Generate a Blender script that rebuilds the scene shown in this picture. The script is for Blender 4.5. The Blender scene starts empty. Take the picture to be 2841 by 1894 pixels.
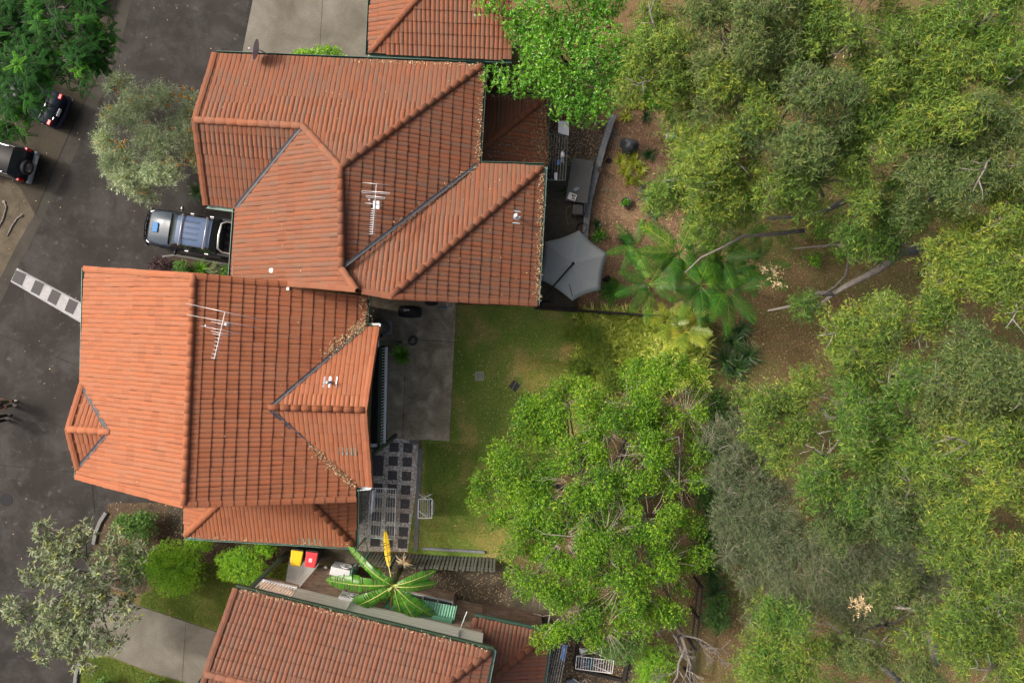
import bpy, bmesh, math, random
import numpy as np
from mathutils import Vector, Matrix

random.seed(7)
rng = np.random.default_rng(7)
sc = bpy.context.scene
COL = sc.collection

# ------------------------------------------------------------------ camera, sky, sun
CAM_H, FPX, CX, CY = 30.0, 1894.0, 1420.5, 947.0      # drone height and lens, in the photograph's pixels
cam = bpy.data.cameras.new('camera')
cam.sensor_fit = 'HORIZONTAL'; cam.sensor_width = 36.0; cam.lens = 24.0
cam.clip_start = 0.1; cam.clip_end = 500.0
cam_o = bpy.data.objects.new('camera', cam); COL.objects.link(cam_o)
cam_o.location = (0, 0, CAM_H); cam_o.rotation_euler = (0, 0, 0)
sc.camera = cam_o

SUN_DIR = Vector((1.03, -0.42, -1.0)).normalized()     # the way the light travels
SUN_EL = math.asin(-SUN_DIR.z); SUN_AZ = math.atan2(-SUN_DIR.x, -SUN_DIR.y)
world = bpy.data.worlds.new('World'); sc.world = world; world.use_nodes = True
wn = world.node_tree; wn.nodes.clear()
sky = wn.nodes.new('ShaderNodeTexSky'); sky.sky_type = 'NISHITA'; sky.sun_disc = False
sky.sun_elevation = SUN_EL; sky.sun_rotation = SUN_AZ
sky.air_density = 0.45; sky.dust_density = 9.0; sky.ozone_density = 0.0
bg = wn.nodes.new('ShaderNodeBackground'); bg.inputs['Strength'].default_value = 0.15
wo = wn.nodes.new('ShaderNodeOutputWorld')
wn.links.new(sky.outputs[0], bg.inputs[0]); wn.links.new(bg.outputs[0], wo.inputs[0])
sun = bpy.data.lights.new('sun', 'SUN'); sun.energy = 1.5; sun.angle = math.radians(5.0); sun.color = (1.0, 0.95, 0.87)
sun_o = bpy.data.objects.new('sun', sun); COL.objects.link(sun_o)
sun_o.location = (-25, 13, 40); sun_o.rotation_euler = SUN_DIR.to_track_quat('-Z', 'Y').to_euler()
vs = sc.view_settings
vs.view_transform = 'Standard'; vs.look = 'None'; vs.gamma = 1.0; vs.use_curve_mapping = False
vs.exposure = 0.9
sc.cycles.max_bounces = 6; sc.cycles.transparent_max_bounces = 6
sc.cycles.use_denoising = True

# ------------------------------------------------------------------ helpers
def P(x, y, z=0.0):
    """the point that stands at photograph pixel (x, y) at height z"""
    return Vector(((x-CX)*(CAM_H-z)/FPX, (CY-y)*(CAM_H-z)/FPX, z))

WM = {}
def world_m(o):
    return WM.get(o.name, Matrix.Identity(4))
def put(o, parent=None, M=None):
    COL.objects.link(o)
    M = M if M is not None else Matrix.Identity(4)
    if parent is not None:
        o.parent = parent
        o.matrix_parent_inverse = world_m(parent).inverted()
    o.matrix_basis = M
    WM[o.name] = M.copy()
    return o
def tag(o, label, cat, group=None, kind=None):
    o['label'] = label
    if cat: o['category'] = cat
    if group: o['group'] = group
    if kind: o['kind'] = kind
    return o
def thing(name, label, cat, loc, group=None):
    o = bpy.data.objects.new(name, None); o.empty_display_size = 0.2
    put(o, None, Matrix.Translation(Vector(loc)))
    return tag(o, label, cat, group)
def structure(o):
    o['kind'] = 'structure'; return o
def stuff(o):
    o['kind'] = 'stuff'; return o
def raw_mesh(name, v, f, mat=None, smooth=False):
    me = bpy.data.meshes.new(name)
    me.from_pydata([tuple(p) for p in v], [], f)
    if mat: me.materials.append(mat)
    if smooth: me.shade_smooth()
    return me
def frame_of(d, up=Vector((0, 0, 1))):
    d = d.normalized()
    a = up.cross(d)
    if a.length < 1e-4: a = Vector((1, 0, 0)).cross(d)
    a.normalize(); b = d.cross(a)
    return a, b
def rotz(a): return Matrix.Rotation(a, 4, 'Z')

class MB:
    """collects simple shapes; build() links them as one mesh object"""
    def __init__(s): s.v = []; s.f = []
    def add(s, v, f):
        n = len(s.v); s.v += [Vector(p) for p in v]; s.f += [tuple(i+n for i in q) for q in f]; return s
    def box(s, c, size, M=None):
        x, y, z = [k/2 for k in size]; c = Vector(c)
        v = [Vector(p) for p in ((-x,-y,-z),(x,-y,-z),(x,y,-z),(-x,y,-z),(-x,-y,z),(x,-y,z),(x,y,z),(-x,y,z))]
        v = [((M @ p) if M else p)+c for p in v]
        return s.add(v, [(0,3,2,1),(4,5,6,7),(0,1,5,4),(1,2,6,5),(2,3,7,6),(3,0,4,7)])
    def bar(s, a, b, w, h, up=Vector((0,0,1))):
        a = Vector(a); b = Vector(b); x, y = frame_of(b-a, up)
        o = [x*w/2+y*h/2, -x*w/2+y*h/2, -x*w/2-y*h/2, x*w/2-y*h/2]
        return s.add([a+k for k in o]+[b+k for k in o], [(0,1,2,3),(7,6,5,4),(0,4,5,1),(1,5,6,2),(2,6,7,3),(3,7,4,0)])
    def tube(s, pts, r, n=6, cap=True):
        pts = [Vector(p) for p in pts]
        rs = r if isinstance(r, (list, tuple)) else [r]*len(pts)
        v = []; f = []
        for i, p in enumerate(pts):
            d = pts[min(i+1, len(pts)-1)]-pts[max(i-1, 0)]
            a, b = frame_of(d, Vector((0.01, 0.02, 1)))
            for k in range(n):
                t = 2*math.pi*k/n
                v.append(p+(a*math.cos(t)+b*math.sin(t))*rs[i])
        for i in range(len(pts)-1):
            for k in range(n):
                k2 = (k+1) % n
                f.append((i*n+k, i*n+k2, (i+1)*n+k2, (i+1)*n+k))
        if cap:
            f.append(tuple(range(n-1, -1, -1))); f.append(tuple(range((len(pts)-1)*n, len(pts)*n)))
        return s.add(v, f)
    def lathe(s, c, prof, n=16, M=None):
        c = Vector(c); v = []; f = []
        for r, z in prof:
            for k in range(n):
                t = 2*math.pi*k/n; p = Vector((r*math.cos(t), r*math.sin(t), z))
                v.append(((M @ p) if M else p)+c)
        for i in range(len(prof)-1):
            for k in range(n):
                k2 = (k+1) % n
                f.append((i*n+k, i*n+k2, (i+1)*n+k2, (i+1)*n+k))
        f.append(tuple(range(n-1, -1, -1))); f.append(tuple(range((len(prof)-1)*n, len(prof)*n)))
        return s.add(v, f)
    def prism(s, pts, z0, z1):
        """closed outline (list of x,y) from z0 to z1"""
        pts = [Vector((p[0], p[1], 0)) for p in pts]; n = len(pts)
        ar = sum(pts[i].x*pts[(i+1) % n].y-pts[(i+1) % n].x*pts[i].y for i in range(n))
        if ar < 0: pts = pts[::-1]
        v = [Vector((p.x, p.y, z0)) for p in pts]+[Vector((p.x, p.y, z1)) for p in pts]
        f = [tuple(range(n-1, -1, -1)), tuple(range(n, 2*n))]
        f += [(i, (i+1) % n, n+(i+1) % n, n+i) for i in range(n)]
        return s.add(v, f)
    def quad(s, a, b, c, d): return s.add([a, b, c, d], [(0, 1, 2, 3)])
    def build(s, name, mat, parent=None, smooth=False, bevel=0.0, M=None, sub=0):
        o = bpy.data.objects.new(name, raw_mesh(name, s.v, s.f, mat, smooth))
        if bevel:
            m = o.modifiers.new('bevel', 'BEVEL'); m.width = bevel; m.segments = 2; m.limit_method = 'ANGLE'; m.angle_limit = 0.6
        if sub:
            m = o.modifiers.new('sub', 'SUBSURF'); m.levels = sub; m.render_levels = sub
        return put(o, parent, M)

def sheet(name, pts, z, mat, parent=None):
    """flat ground sheet from photograph pixels"""
    v = [P(x, y, z) for x, y in pts]; n = len(v)
    ar = sum(v[i].x*v[(i+1) % n].y-v[(i+1) % n].x*v[i].y for i in range(n))
    if ar < 0: v = v[::-1]
    bm = bmesh.new()
    fc = bm.faces.new([bm.verts.new(p) for p in v])
    bmesh.ops.triangulate(bm, faces=[fc])
    me = bpy.data.meshes.new(name); bm.to_mesh(me); bm.free()
    me.materials.append(mat)
    o = bpy.data.objects.new(name, me)
    put(o, parent)
    return o if parent else structure(o)
def slab(name, pts, z0, z1, mat, parent=None, bevel=0.0):
    mb = MB(); mb.prism([P(x, y, z1) for x, y in pts], z0, z1)
    return mb.build(name, mat, parent, bevel=bevel)

# ------------------------------------------------------------------ materials
MATS = {}
ALB = {'road_concrete': (.45, .44, .42), 'gutter_concrete': (.45, .44, .42), 'pad_concrete': (.40, .39, .36), 'drive_concrete': (.66, .66, .63), 'patio_concrete': (2.9, 2.7, 2.3), 'lawn_soil': (3.2, 2.5, 2.2), 'front_lawn': (1.7, 1.5, 1.3),
       'lime_leaf': (1.25, 1.22, .62), 'mid_green_leaf': (1.4, 1.75, .85), 'eucalypt_leaf': (1.35, 1.45, .85), 'eucalypt_leaf_green': (1.35, 1.4, .85), 'bush_soil': (1.0, .98, .78), 'mulch': (1.15, 1.1, 1.05), 'feathery_leaf': (.8, 1.1, .5),
       'grevillea_leaf': (3.0, 3.2, 2.9), 'grey_leaf': (1.25, 1.36, 1.12), 'hedge_leaf': (2.1, 2.2, 1.1), 'shrub_leaf': (1.7, 1.8, 1.2), 'palm_leaflet': (.62, .85, .4), 'grass_blade': (2.5, 2.1, 1.7), 'strap_leaf': (2.5, 2.5, 1.6), 'banana_leaf': (1.1, 1.25, .8), 'yellow_strap_leaf': (1.0, 1.05, .8)}
def tone(name, c):
    k = ALB.get(name, (1, 1, 1)); return tuple(min(.9, a*b) for a, b in zip(c, k))
def nt_new(name):
    m = bpy.data.materials.new(name); m.use_nodes = True
    t = m.node_tree; b = t.nodes['Principled BSDF']
    MATS[name] = m
    return m, t, b
def ramp(t, fac, stops):
    r = t.nodes.new('ShaderNodeValToRGB'); e = r.color_ramp.elements
    while len(e) < len(stops): e.new(0.5)
    for i, (p, c) in enumerate(stops):
        e[i].position = p; e[i].color = (c[0], c[1], c[2], 1)
    t.links.new(fac, r.inputs[0]); return r.outputs[0]
def noise(t, vec, scale, detail=4, rough=0.55, dist=0.0):
    n = t.nodes.new('ShaderNodeTexNoise')
    n.inputs['Scale'].default_value = scale; n.inputs['Detail'].default_value = detail
    n.inputs['Roughness'].default_value = rough; n.inputs['Distortion'].default_value = dist
    t.links.new(vec, n.inputs['Vector']); return n.outputs[0]
def mix(t, fac, a, b, mode='MIX'):
    m = t.nodes.new('ShaderNodeMix'); m.data_type = 'RGBA'; m.blend_type = mode
    for s, k in ((fac, 0), (a, 6), (b, 7)):
        if hasattr(s, 'links') or hasattr(s, 'is_linked'): t.links.new(s, m.inputs[k])
        elif k == 0: m.inputs[0].default_value = s
        else: m.inputs[k].default_value = (s[0], s[1], s[2], 1)
    return m.outputs[2]
def math_n(t, op, a, b=None):
    m = t.nodes.new('ShaderNodeMath'); m.operation = op
    for i, s in enumerate((a, b)):
        if s is None: continue
        if hasattr(s, 'is_linked'): t.links.new(s, m.inputs[i])
        else: m.inputs[i].default_value = s
    return m.outputs[0]
def bump(t, b, h, strength, dist=0.02):
    n = t.nodes.new('ShaderNodeBump'); n.inputs['Strength'].default_value = strength; n.inputs['Distance'].default_value = dist
    t.links.new(h, n.inputs['Height']); t.links.new(n.outputs[0], b.inputs['Normal'])
def pos(t):
    return t.nodes.new('ShaderNodeNewGeometry').outputs['Position']
def scaled(t, vec, s, rot=0.0):
    m = t.nodes.new('ShaderNodeMapping'); m.inputs['Scale'].default_value = s; m.inputs['Rotation'].default_value = (0, 0, rot)
    t.links.new(vec, m.inputs[0]); return m.outputs[0]

def m_ground(name, stops, scale, fine, fine_amt=0.5, rough=0.95, bmp=0.4, extra=None):
    """ground: large patches from a ramp, fine grain on top"""
    stops = [(a, tone(name, c)) for a, c in stops]
    m, t, b = nt_new(name); p = pos(t)
    big = noise(t, p, scale, 6, 0.6, 0.4)
    c = ramp(t, big, stops)
    fn = noise(t, p, fine, 5, 0.7)
    g = ramp(t, fn, [(0.28, (1-fine_amt,)*3), (0.5, (1, 1, 1)), (0.75, (1+fine_amt*0.9,)*3)])
    c = mix(t, 1.0, c, g, 'MULTIPLY')
    if extra: c = extra(t, p, c)
    t.links.new(c, b.inputs['Base Color']); b.inputs['Roughness'].default_value = rough
    b.inputs['Specular IOR Level'].default_value = 0.05
    bump(t, b, fn, bmp, 0.03)
    return m
def m_plain(name, col, rough=0.5, metal=0.0, var=0.15, scale=9.0, spec=0.5, bmp=0.0, coat=0.0):
    m, t, b = nt_new(name); p = pos(t)
    n = noise(t, p, scale, 5, 0.65)
    g = ramp(t, n, [(0.25, (1-var,)*3), (0.75, (1+var,)*3)])
    c = mix(t, 1.0, col, g, 'MULTIPLY')
    t.links.new(c, b.inputs['Base Color'])
    rr = math_n(t, 'ADD', math_n(t, 'MULTIPLY', n, 0.25*(1 if rough > 0.2 else 0.15)), rough-0.12*(1 if rough > 0.2 else 0.15))
    t.links.new(rr, b.inputs['Roughness'])
    b.inputs['Metallic'].default_value = metal; b.inputs['Specular IOR Level'].default_value = spec
    b.inputs['Coat Weight'].default_value = coat
    if bmp: bump(t, b, n, bmp, 0.01)
    return m
def m_leaf(name, stops, rough=0.45, transl=0.3, spec=0.4):
    """leaves: every leaf picks its own colour through the point attribute var"""
    stops = [(a, tone(name, c)) for a, c in stops]
    m, t, b = nt_new(name)
    a = t.nodes.new('ShaderNodeAttribute'); a.attribute_name = 'var'
    c = ramp(t, a.outputs['Fac'], stops)
    t.links.new(c, b.inputs['Base Color']); b.inputs['Roughness'].default_value = rough
    b.inputs['Specular IOR Level'].default_value = spec
    tr = t.nodes.new('ShaderNodeBsdfTranslucent')
    c2 = mix(t, 1.0, c, (1.25, 1.3, 0.55), 'MULTIPLY'); t.links.new(c2, tr.inputs[0])
    mx = t.nodes.new('ShaderNodeMixShader'); mx.inputs[0].default_value = transl
    t.links.new(b.outputs[0], mx.inputs[1]); t.links.new(tr.outputs[0], mx.inputs[2])
    t.links.new(mx.outputs[0], t.nodes['Material Output'].inputs[0])
    return m
def m_tile(name, base, grey, amt, streak):
    """concrete roof tile: each tile its own tone, lichen and bleached streaks"""
    m, t, b = nt_new(name); p = pos(t)
    g = t.nodes.new('ShaderNodeNewGeometry'); oi = t.nodes.new('ShaderNodeObjectInfo')
    r = math_n(t, 'FRACT', math_n(t, 'ADD', g.outputs['Random Per Island'], oi.outputs['Random']))
    tone = ramp(t, r, [(0.0, [k*0.88 for k in base]), (0.35, base), (0.7, [base[0]*1.03, base[1]*1.06, base[2]*1.05]), (1.0, [base[0]*1.06, base[1]*0.98, base[2]*0.92])])
    patch = noise(t, p, 0.8, 5, 0.65, 0.8)
    tone = mix(t, ramp(t, patch, [(0.42, (0, 0, 0)), (0.72, (amt,)*3)]), tone, grey)
    px = t.nodes.new('ShaderNodeAttribute'); px.attribute_name = 'px'       # across the tile: the second roll carries most lichen
    side = ramp(t, px.outputs['Fac'], [(0.47, (0, 0, 0)), (0.53, (1, 1, 1))])
    st = noise(t, p, 1.7, 5, 0.7, 0.5)
    st = math_n(t, 'MULTIPLY', side, ramp(t, math_n(t, 'ADD', st, math_n(t, 'MULTIPLY', r, 0.22)), [(0.42, (0, 0, 0)), (0.78, (streak,)*3)]))
    tone = mix(t, st, tone, grey)
    py = t.nodes.new('ShaderNodeAttribute'); py.attribute_name = 'py'       # shade of the gap under the lap, painted in as a dark line
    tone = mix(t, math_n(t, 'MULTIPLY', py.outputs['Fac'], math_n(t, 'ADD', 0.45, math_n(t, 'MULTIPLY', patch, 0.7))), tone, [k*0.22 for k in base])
    fine = noise(t, p, 55, 4, 0.75)
    sp = ramp(t, fine, [(0.3, (0.66,)*3), (0.5, (1, 1, 1)), (0.72, (1.28,)*3)])
    tone = mix(t, 1.0, tone, sp, 'MULTIPLY')
    blot = noise(t, p, 7, 6, 0.7)
    tone = mix(t, ramp(t, blot, [(0.62, (0, 0, 0)), (0.74, (0.45,)*3)]), tone, [k*0.5 for k in grey])
    t.links.new(tone, b.inputs['Base Color']); b.inputs['Roughness'].default_value = 0.85
    b.inputs['Specular IOR Level'].default_value = 0.3
    bump(t, b, fine, 0.35, 0.01)
    return m
def m_brick(name, c1, c2, mortar, wall_axis='X', sx=0.24, sy=0.086):
    m, t, b = nt_new(name)
    p = pos(t); sep = t.nodes.new('ShaderNodeSeparateXYZ'); t.links.new(p, sep.inputs[0])
    cmb = t.nodes.new('ShaderNodeCombineXYZ')
    t.links.new(math_n(t, 'ADD', sep.outputs[0], sep.outputs[1]), cmb.inputs[0]); t.links.new(sep.outputs[2], cmb.inputs[1])
    br = t.nodes.new('ShaderNodeTexBrick'); t.links.new(cmb.outputs[0], br.inputs[0])
    br.inputs['Color1'].default_value = (*c1, 1); br.inputs['Color2'].default_value = (*c2, 1); br.inputs['Mortar'].default_value = (*mortar, 1)
    br.inputs['Scale'].default_value = 1.0; br.inputs['Brick Width'].default_value = sx; br.inputs['Row Height'].default_value = sy
    br.inputs['Mortar Size'].default_value = 0.008; br.inputs['Bias'].default_value = -0.1
    n = noise(t, p, 6, 4)
    c = mix(t, 1.0, br.outputs[0], ramp(t, n, [(0.3, (0.75,)*3), (0.7, (1.2,)*3)]), 'MULTIPLY')
    t.links.new(c, b.inputs['Base Color']); b.inputs['Roughness'].default_value = 0.9
    bump(t, b, br.outputs[1], -0.4, 0.01)
    return m

# ground surfaces
def road_stains(t, p, c):
    s = noise(t, p, 0.6, 9, 0.74, 0.25)
    c = mix(t, ramp(t, s, [(0.46, (0, 0, 0)), (0.80, (0.8,)*3)]), c, (0.075, 0.075, 0.074))
    s2 = noise(t, p, 2.2, 7, 0.75, 0.2)
    c = mix(t, ramp(t, s2, [(0.58, (0, 0, 0)), (0.80, (0.7,)*3)]), c, (0.15, 0.15, 0.15))
    s3 = noise(t, p, 0.3, 4, 0.6)
    return mix(t, ramp(t, s3, [(0.45, (0, 0, 0)), (0.7, (0.35,)*3)]), c, (0.034, 0.029, 0.024))
M_ROAD = m_ground('road_concrete', [(0.3, (0.050, 0.048, 0.047)), (0.55, (0.066, 0.063, 0.061)), (0.75, (0.085, 0.081, 0.077))], 0.5, 70, 0.22, 0.85, 0.15, road_stains)
M_GUTTER = m_ground('gutter_concrete', [(0.3, (0.075, 0.073, 0.066)), (0.7, (0.12, 0.116, 0.104))], 1.1, 60, 0.25, 0.9, 0.2)
M_PAD = m_ground('pad_concrete', [(0.3, (0.085, 0.078, 0.063)), (0.7, (0.14, 0.13, 0.108))], 0.9, 50, 0.35, 0.9, 0.3)
M_DRIVE = m_ground('drive_concrete', [(0.3, (0.13, 0.122, 0.10)), (0.5, (0.19, 0.18, 0.155)), (0.72, (0.26, 0.25, 0.22))], 0.55, 34, 0.4, 0.9, 0.4)
M_PATIO = m_ground('patio_concrete', [(0.25, (0.056, 0.050, 0.038)), (0.5, (0.100, 0.093, 0.076)), (0.75, (0.175, 0.168, 0.146))], 1.5, 30, 0.45, 0.9, 0.25)
M_PATH = m_ground('path_concrete', [(0.3, (0.22, 0.22, 0.21)), (0.7, (0.36, 0.36, 0.34))], 1.6, 40, 0.15, 0.9, 0.2)
M_SOIL = m_ground('bush_soil', [(0.25, (0.075, 0.052, 0.034)), (0.5, (0.14, 0.10, 0.065)), (0.62, (0.10, 0.095, 0.045)), (0.8, (0.21, 0.155, 0.10))], 0.6, 26, 0.75, 1.0, 0.8)
M_DIRT = m_ground('dry_dirt', [(0.3, (0.055, 0.047, 0.034)), (0.7, (0.11, 0.094, 0.068))], 1.4, 30, 0.6, 1.0, 0.7)
M_BED = m_ground('garden_soil', [(0.3, (0.045, 0.034, 0.024)), (0.7, (0.10, 0.075, 0.052))], 2.0, 40, 0.6, 1.0, 0.8)
M_MULCH = m_ground('mulch', [(0.3, (0.12, 0.075, 0.048)), (0.55, (0.19, 0.125, 0.08)), (0.75, (0.27, 0.19, 0.125))], 1.0, 24, 0.85, 1.0, 1.0)
M_LAWN = m_ground('lawn_soil', [(0.28, (0.026, 0.060, 0.012)), (0.48, (0.042, 0.078, 0.018)), (0.62, (0.078, 0.092, 0.034)), (0.78, (0.14, 0.125, 0.062))], 0.6, 30, 0.8, 1.0, 0.8)
M_LAWN2 = m_ground('front_lawn', [(0.3, (0.028, 0.05, 0.012)), (0.5, (0.05, 0.07, 0.02)), (0.7, (0.10, 0.095, 0.042))], 0.8, 42, 0.6, 1.0, 0.8)
def pebble_mat():
    m, t, b = nt_new('pebbles'); p = pos(t)
    v = t.nodes.new('ShaderNodeTexVoronoi'); v.inputs['Scale'].default_value = 26; t.links.new(p, v.inputs['Vector'])
    sep = t.nodes.new('ShaderNodeSeparateColor'); t.links.new(v.outputs['Color'], sep.inputs[0])
    c = ramp(t, sep.outputs[0], [(0.0, (0.12, 0.10, 0.085)), (0.3, (0.38, 0.34, 0.29)), (0.65, (0.62, 0.58, 0.52)), (1.0, (0.85, 0.83, 0.78))])
    c = mix(t, ramp(t, noise(t, p, 0.9, 4), [(0.45, (0, 0, 0)), (0.6, (0.5,)*3)]), c, (0.30, 0.21, 0.14))
    t.links.new(c, b.inputs['Base Color']); b.inputs['Roughness'].default_value = 0.8
    bump(t, b, v.outputs['Distance'], -0.8, 0.03)
    return m
M_PEBBLE = pebble_mat()
M_PAVER = m_plain('paver_concrete', (0.085, 0.083, 0.085), 0.85, 0, 0.25, 8, 0.3, 0.2)
M_EDGE = m_plain('edging_concrete', (0.15, 0.148, 0.15), 0.85, 0, 0.25, 6, 0.3, 0.2)
M_KERB = m_plain('kerb_concrete', (0.13, 0.13, 0.127), 0.9, 0, 0.3, 4, 0.3, 0.3)
M_JOINT = m_plain('joint_filler', (0.008, 0.008, 0.008), 0.95, 0, 0.2)
M_PAINTW = m_plain('road_paint_white', (0.25, 0.255, 0.26), 0.8, 0, 0.28, 5)
M_PAINTD = m_plain('road_paint_dark', (0.035, 0.034, 0.036), 0.8, 0, 0.3, 6)
# buildings
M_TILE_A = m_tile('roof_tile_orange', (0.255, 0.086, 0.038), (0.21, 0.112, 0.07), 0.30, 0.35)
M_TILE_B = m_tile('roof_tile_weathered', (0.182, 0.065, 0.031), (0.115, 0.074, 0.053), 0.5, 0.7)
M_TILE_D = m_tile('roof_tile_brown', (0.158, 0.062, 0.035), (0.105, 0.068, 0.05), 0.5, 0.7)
M_DECK = m_plain('roof_underlay', (0.06, 0.03, 0.02), 0.9)
M_GUT = m_plain('gutter_green', (0.035, 0.085, 0.062), 0.45, 0, 0.15)
M_GUTL = m_plain('gutter_pale_green', (0.12, 0.21, 0.17), 0.45, 0, 0.15)
M_FASCIA = m_plain('fascia_sage', (0.22, 0.26, 0.17), 0.6)
M_DGREEN = m_plain('trim_dark_green', (0.030, 0.062, 0.036), 0.5, 0, 0.15)
M_WHITE = m_plain('white_paint', (0.72, 0.73, 0.73), 0.5, 0, 0.08, 5)
M_CREAM = m_plain('cream_cladding', (0.66, 0.66, 0.58), 0.6, 0, 0.06, 4)
M_BRICK = m_brick('brown_brick', (0.20, 0.125, 0.082), (0.085, 0.048, 0.035), (0.16, 0.135, 0.11))
M_BRICK2 = m_brick('tan_brick', (0.42, 0.30, 0.20), (0.20, 0.11, 0.07), (0.34, 0.29, 0.23))
M_VALLEY = m_plain('valley_metal', (0.045, 0.047, 0.055), 0.6, 0.2, 0.5, 14)
M_LEAD = m_plain('flashing_lead', (0.50, 0.53, 0.55), 0.45, 0.3, 0.25, 10)
M_GLASS, _t, _b = nt_new('window_glass')
_b.inputs['Base Color'].default_value = (0.03, 0.04, 0.045, 1); _b.inputs['Roughness'].default_value = 0.06; _b.inputs['Specular IOR Level'].default_value = 0.7
M_GREENROOF = m_plain('green_steel', (0.085, 0.24, 0.155), 0.45, 0.1, 0.12, 6)
M_TINTTILE = m_plain('skylight_green', (0.15, 0.19, 0.15), 0.3, 0, 0.2, 8)
M_PALING = m_plain('paling_timber', (0.16, 0.17, 0.14), 0.9, 0, 0.45, 12, 0.2, 0.4)
M_SLEEPER = m_plain('sleeper_grey', (0.155, 0.165, 0.17), 0.9, 0, 0.35, 9, 0.2, 0.4)
M_DARKWOOD = m_plain('dark_timber', (0.030, 0.027, 0.024), 0.9, 0, 0.4, 12, 0.2, 0.4)
M_ALU = m_plain('aluminium', (0.42, 0.43, 0.44), 0.35, 0.6, 0.12, 20)
M_STEELW = m_plain('galvanised', (0.55, 0.60, 0.60), 0.5, 0.2, 0.12, 14)
M_GREY = m_plain('grey_metal', (0.30, 0.31, 0.32), 0.5, 0.1, 0.12, 8)
M_DGREY = m_plain('dark_grey_plastic', (0.038, 0.038, 0.042), 0.6, 0, 0.2, 8, 0.15)
M_BLACK = m_plain('black_plastic', (0.013, 0.013, 0.015), 0.6, 0, 0.2, 8, 0.12)
# foliage
M_EUC = m_leaf('eucalypt_leaf', [(0.0, (0.034, 0.064, 0.020)), (0.35, (0.070, 0.118, 0.034)), (0.65, (0.112, 0.160, 0.038)), (0.9, (0.165, 0.185, 0.042)), (1.0, (0.235, 0.215, 0.05))], 0.6, 0.3, 0.2)
M_EUC2 = m_leaf('eucalypt_leaf_green', [(0.0, (0.026, 0.064, 0.020)), (0.4, (0.060, 0.125, 0.032)), (0.75, (0.105, 0.165, 0.036)), (1.0, (0.17, 0.19, 0.045))], 0.6, 0.3, 0.2)
M_EUC3 = m_leaf('eucalypt_leaf_grey', [(0.0, (0.040, 0.076, 0.024)), (0.4, (0.082, 0.135, 0.040)), (0.8, (0.14, 0.19, 0.052)), (1.0, (0.20, 0.20, 0.06))], 0.6, 0.3, 0.2)
M_SHEOAK = m_leaf('grey_green_needle', [(0.0, (0.030, 0.056, 0.020)), (0.5, (0.066, 0.108, 0.040)), (0.88, (0.110, 0.142, 0.062)), (1.0, (0.18, 0.165, 0.095))], 0.6, 0.15)
M_LIME = m_leaf('lime_leaf', [(0.0, (0.020, 0.075, 0.020)), (0.35, (0.060, 0.155, 0.020)), (0.7, (0.135, 0.265, 0.026)), (0.97, (0.20, 0.31, 0.036)), (1.0, (0.50, 0.42, 0.09))], 0.45, 0.35, 0.3)
M_BROAD = m_leaf('mid_green_leaf', [(0.0, (0.020, 0.070, 0.014)), (0.45, (0.052, 0.135, 0.020)), (0.8, (0.11, 0.205, 0.030)), (1.0, (0.20, 0.28, 0.06))], 0.32, 0.3)
M_FERNY = m_leaf('feathery_leaf', [(0.0, (0.006, 0.032, 0.008)), (0.5, (0.016, 0.066, 0.014)), (0.85, (0.036, 0.115, 0.018)), (1.0, (0.11, 0.24, 0.02))], 0.6, 0.3, 0.08)
M_GREVL = m_leaf('grevillea_leaf', [(0.0, (0.055, 0.075, 0.045)), (0.5, (0.12, 0.145, 0.088)), (1.0, (0.24, 0.26, 0.18))], 0.6, 0.15)
M_MAGN = m_leaf('grey_leaf', [(0.0, (0.085, 0.105, 0.07)), (0.5, (0.165, 0.185, 0.135)), (0.8, (0.21, 0.225, 0.16)), (1.0, (0.25, 0.25, 0.06))], 0.65, 0.2, 0.15)
M_HEDGE = m_leaf('hedge_leaf', [(0.0, (0.020, 0.070, 0.014)), (0.4, (0.060, 0.150, 0.018)), (0.75, (0.125, 0.225, 0.022)), (1.0, (0.24, 0.29, 0.025))], 0.35, 0.3)
M_HEDGE2 = m_leaf('shrub_leaf', [(0.0, (0.022, 0.056, 0.018)), (0.5, (0.052, 0.115, 0.034)), (1.0, (0.105, 0.17, 0.04))], 0.4, 0.3)
M_PURPLE = m_leaf('purple_leaf', [(0.0, (0.022, 0.010, 0.014)), (0.6, (0.055, 0.024, 0.034)), (1.0, (0.10, 0.05, 0.05))], 0.5, 0.2)
M_PALM = m_leaf('palm_leaflet', [(0.0, (0.020, 0.075, 0.020)), (0.5, (0.050, 0.135, 0.028)), (0.8, (0.15, 0.235, 0.034)), (1.0, (0.40, 0.38, 0.10))], 0.45, 0.2, 0.2)
M_GOLD = m_leaf('golden_palm_leaflet', [(0.0, (0.08, 0.17, 0.02)), (0.5, (0.22, 0.29, 0.03)), (0.9, (0.42, 0.41, 0.05)), (1.0, (0.50, 0.30, 0.10))], 0.35, 0.35)
M_STRAP = m_leaf('strap_leaf', [(0.0, (0.040, 0.080, 0.018)), (0.5, (0.125, 0.175, 0.042)), (0.8, (0.26, 0.28, 0.085)), (1.0, (0.48, 0.42, 0.20))], 0.4, 0.25)
M_STRAPD = m_leaf('dark_strap_leaf', [(0.0, (0.016, 0.050, 0.014)), (0.6, (0.034, 0.090, 0.024)), (1.0, (0.075, 0.14, 0.035))], 0.35, 0.25)
M_LIMESTRAP = m_leaf('yellow_strap_leaf', [(0.0, (0.10, 0.15, 0.018)), (0.5, (0.26, 0.29, 0.025)), (1.0, (0.42, 0.40, 0.05))], 0.35, 0.3)
M_AGAVE = m_leaf('agave_leaf', [(0.0, (0.040, 0.080, 0.055)), (1.0, (0.10, 0.16, 0.10))], 0.4, 0.1)
M_CORDY = m_leaf('cordyline_leaf', [(0.0, (0.10, 0.045, 0.042)), (0.5, (0.22, 0.11, 0.095)), (1.0, (0.38, 0.24, 0.19))], 0.35, 0.2)
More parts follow.
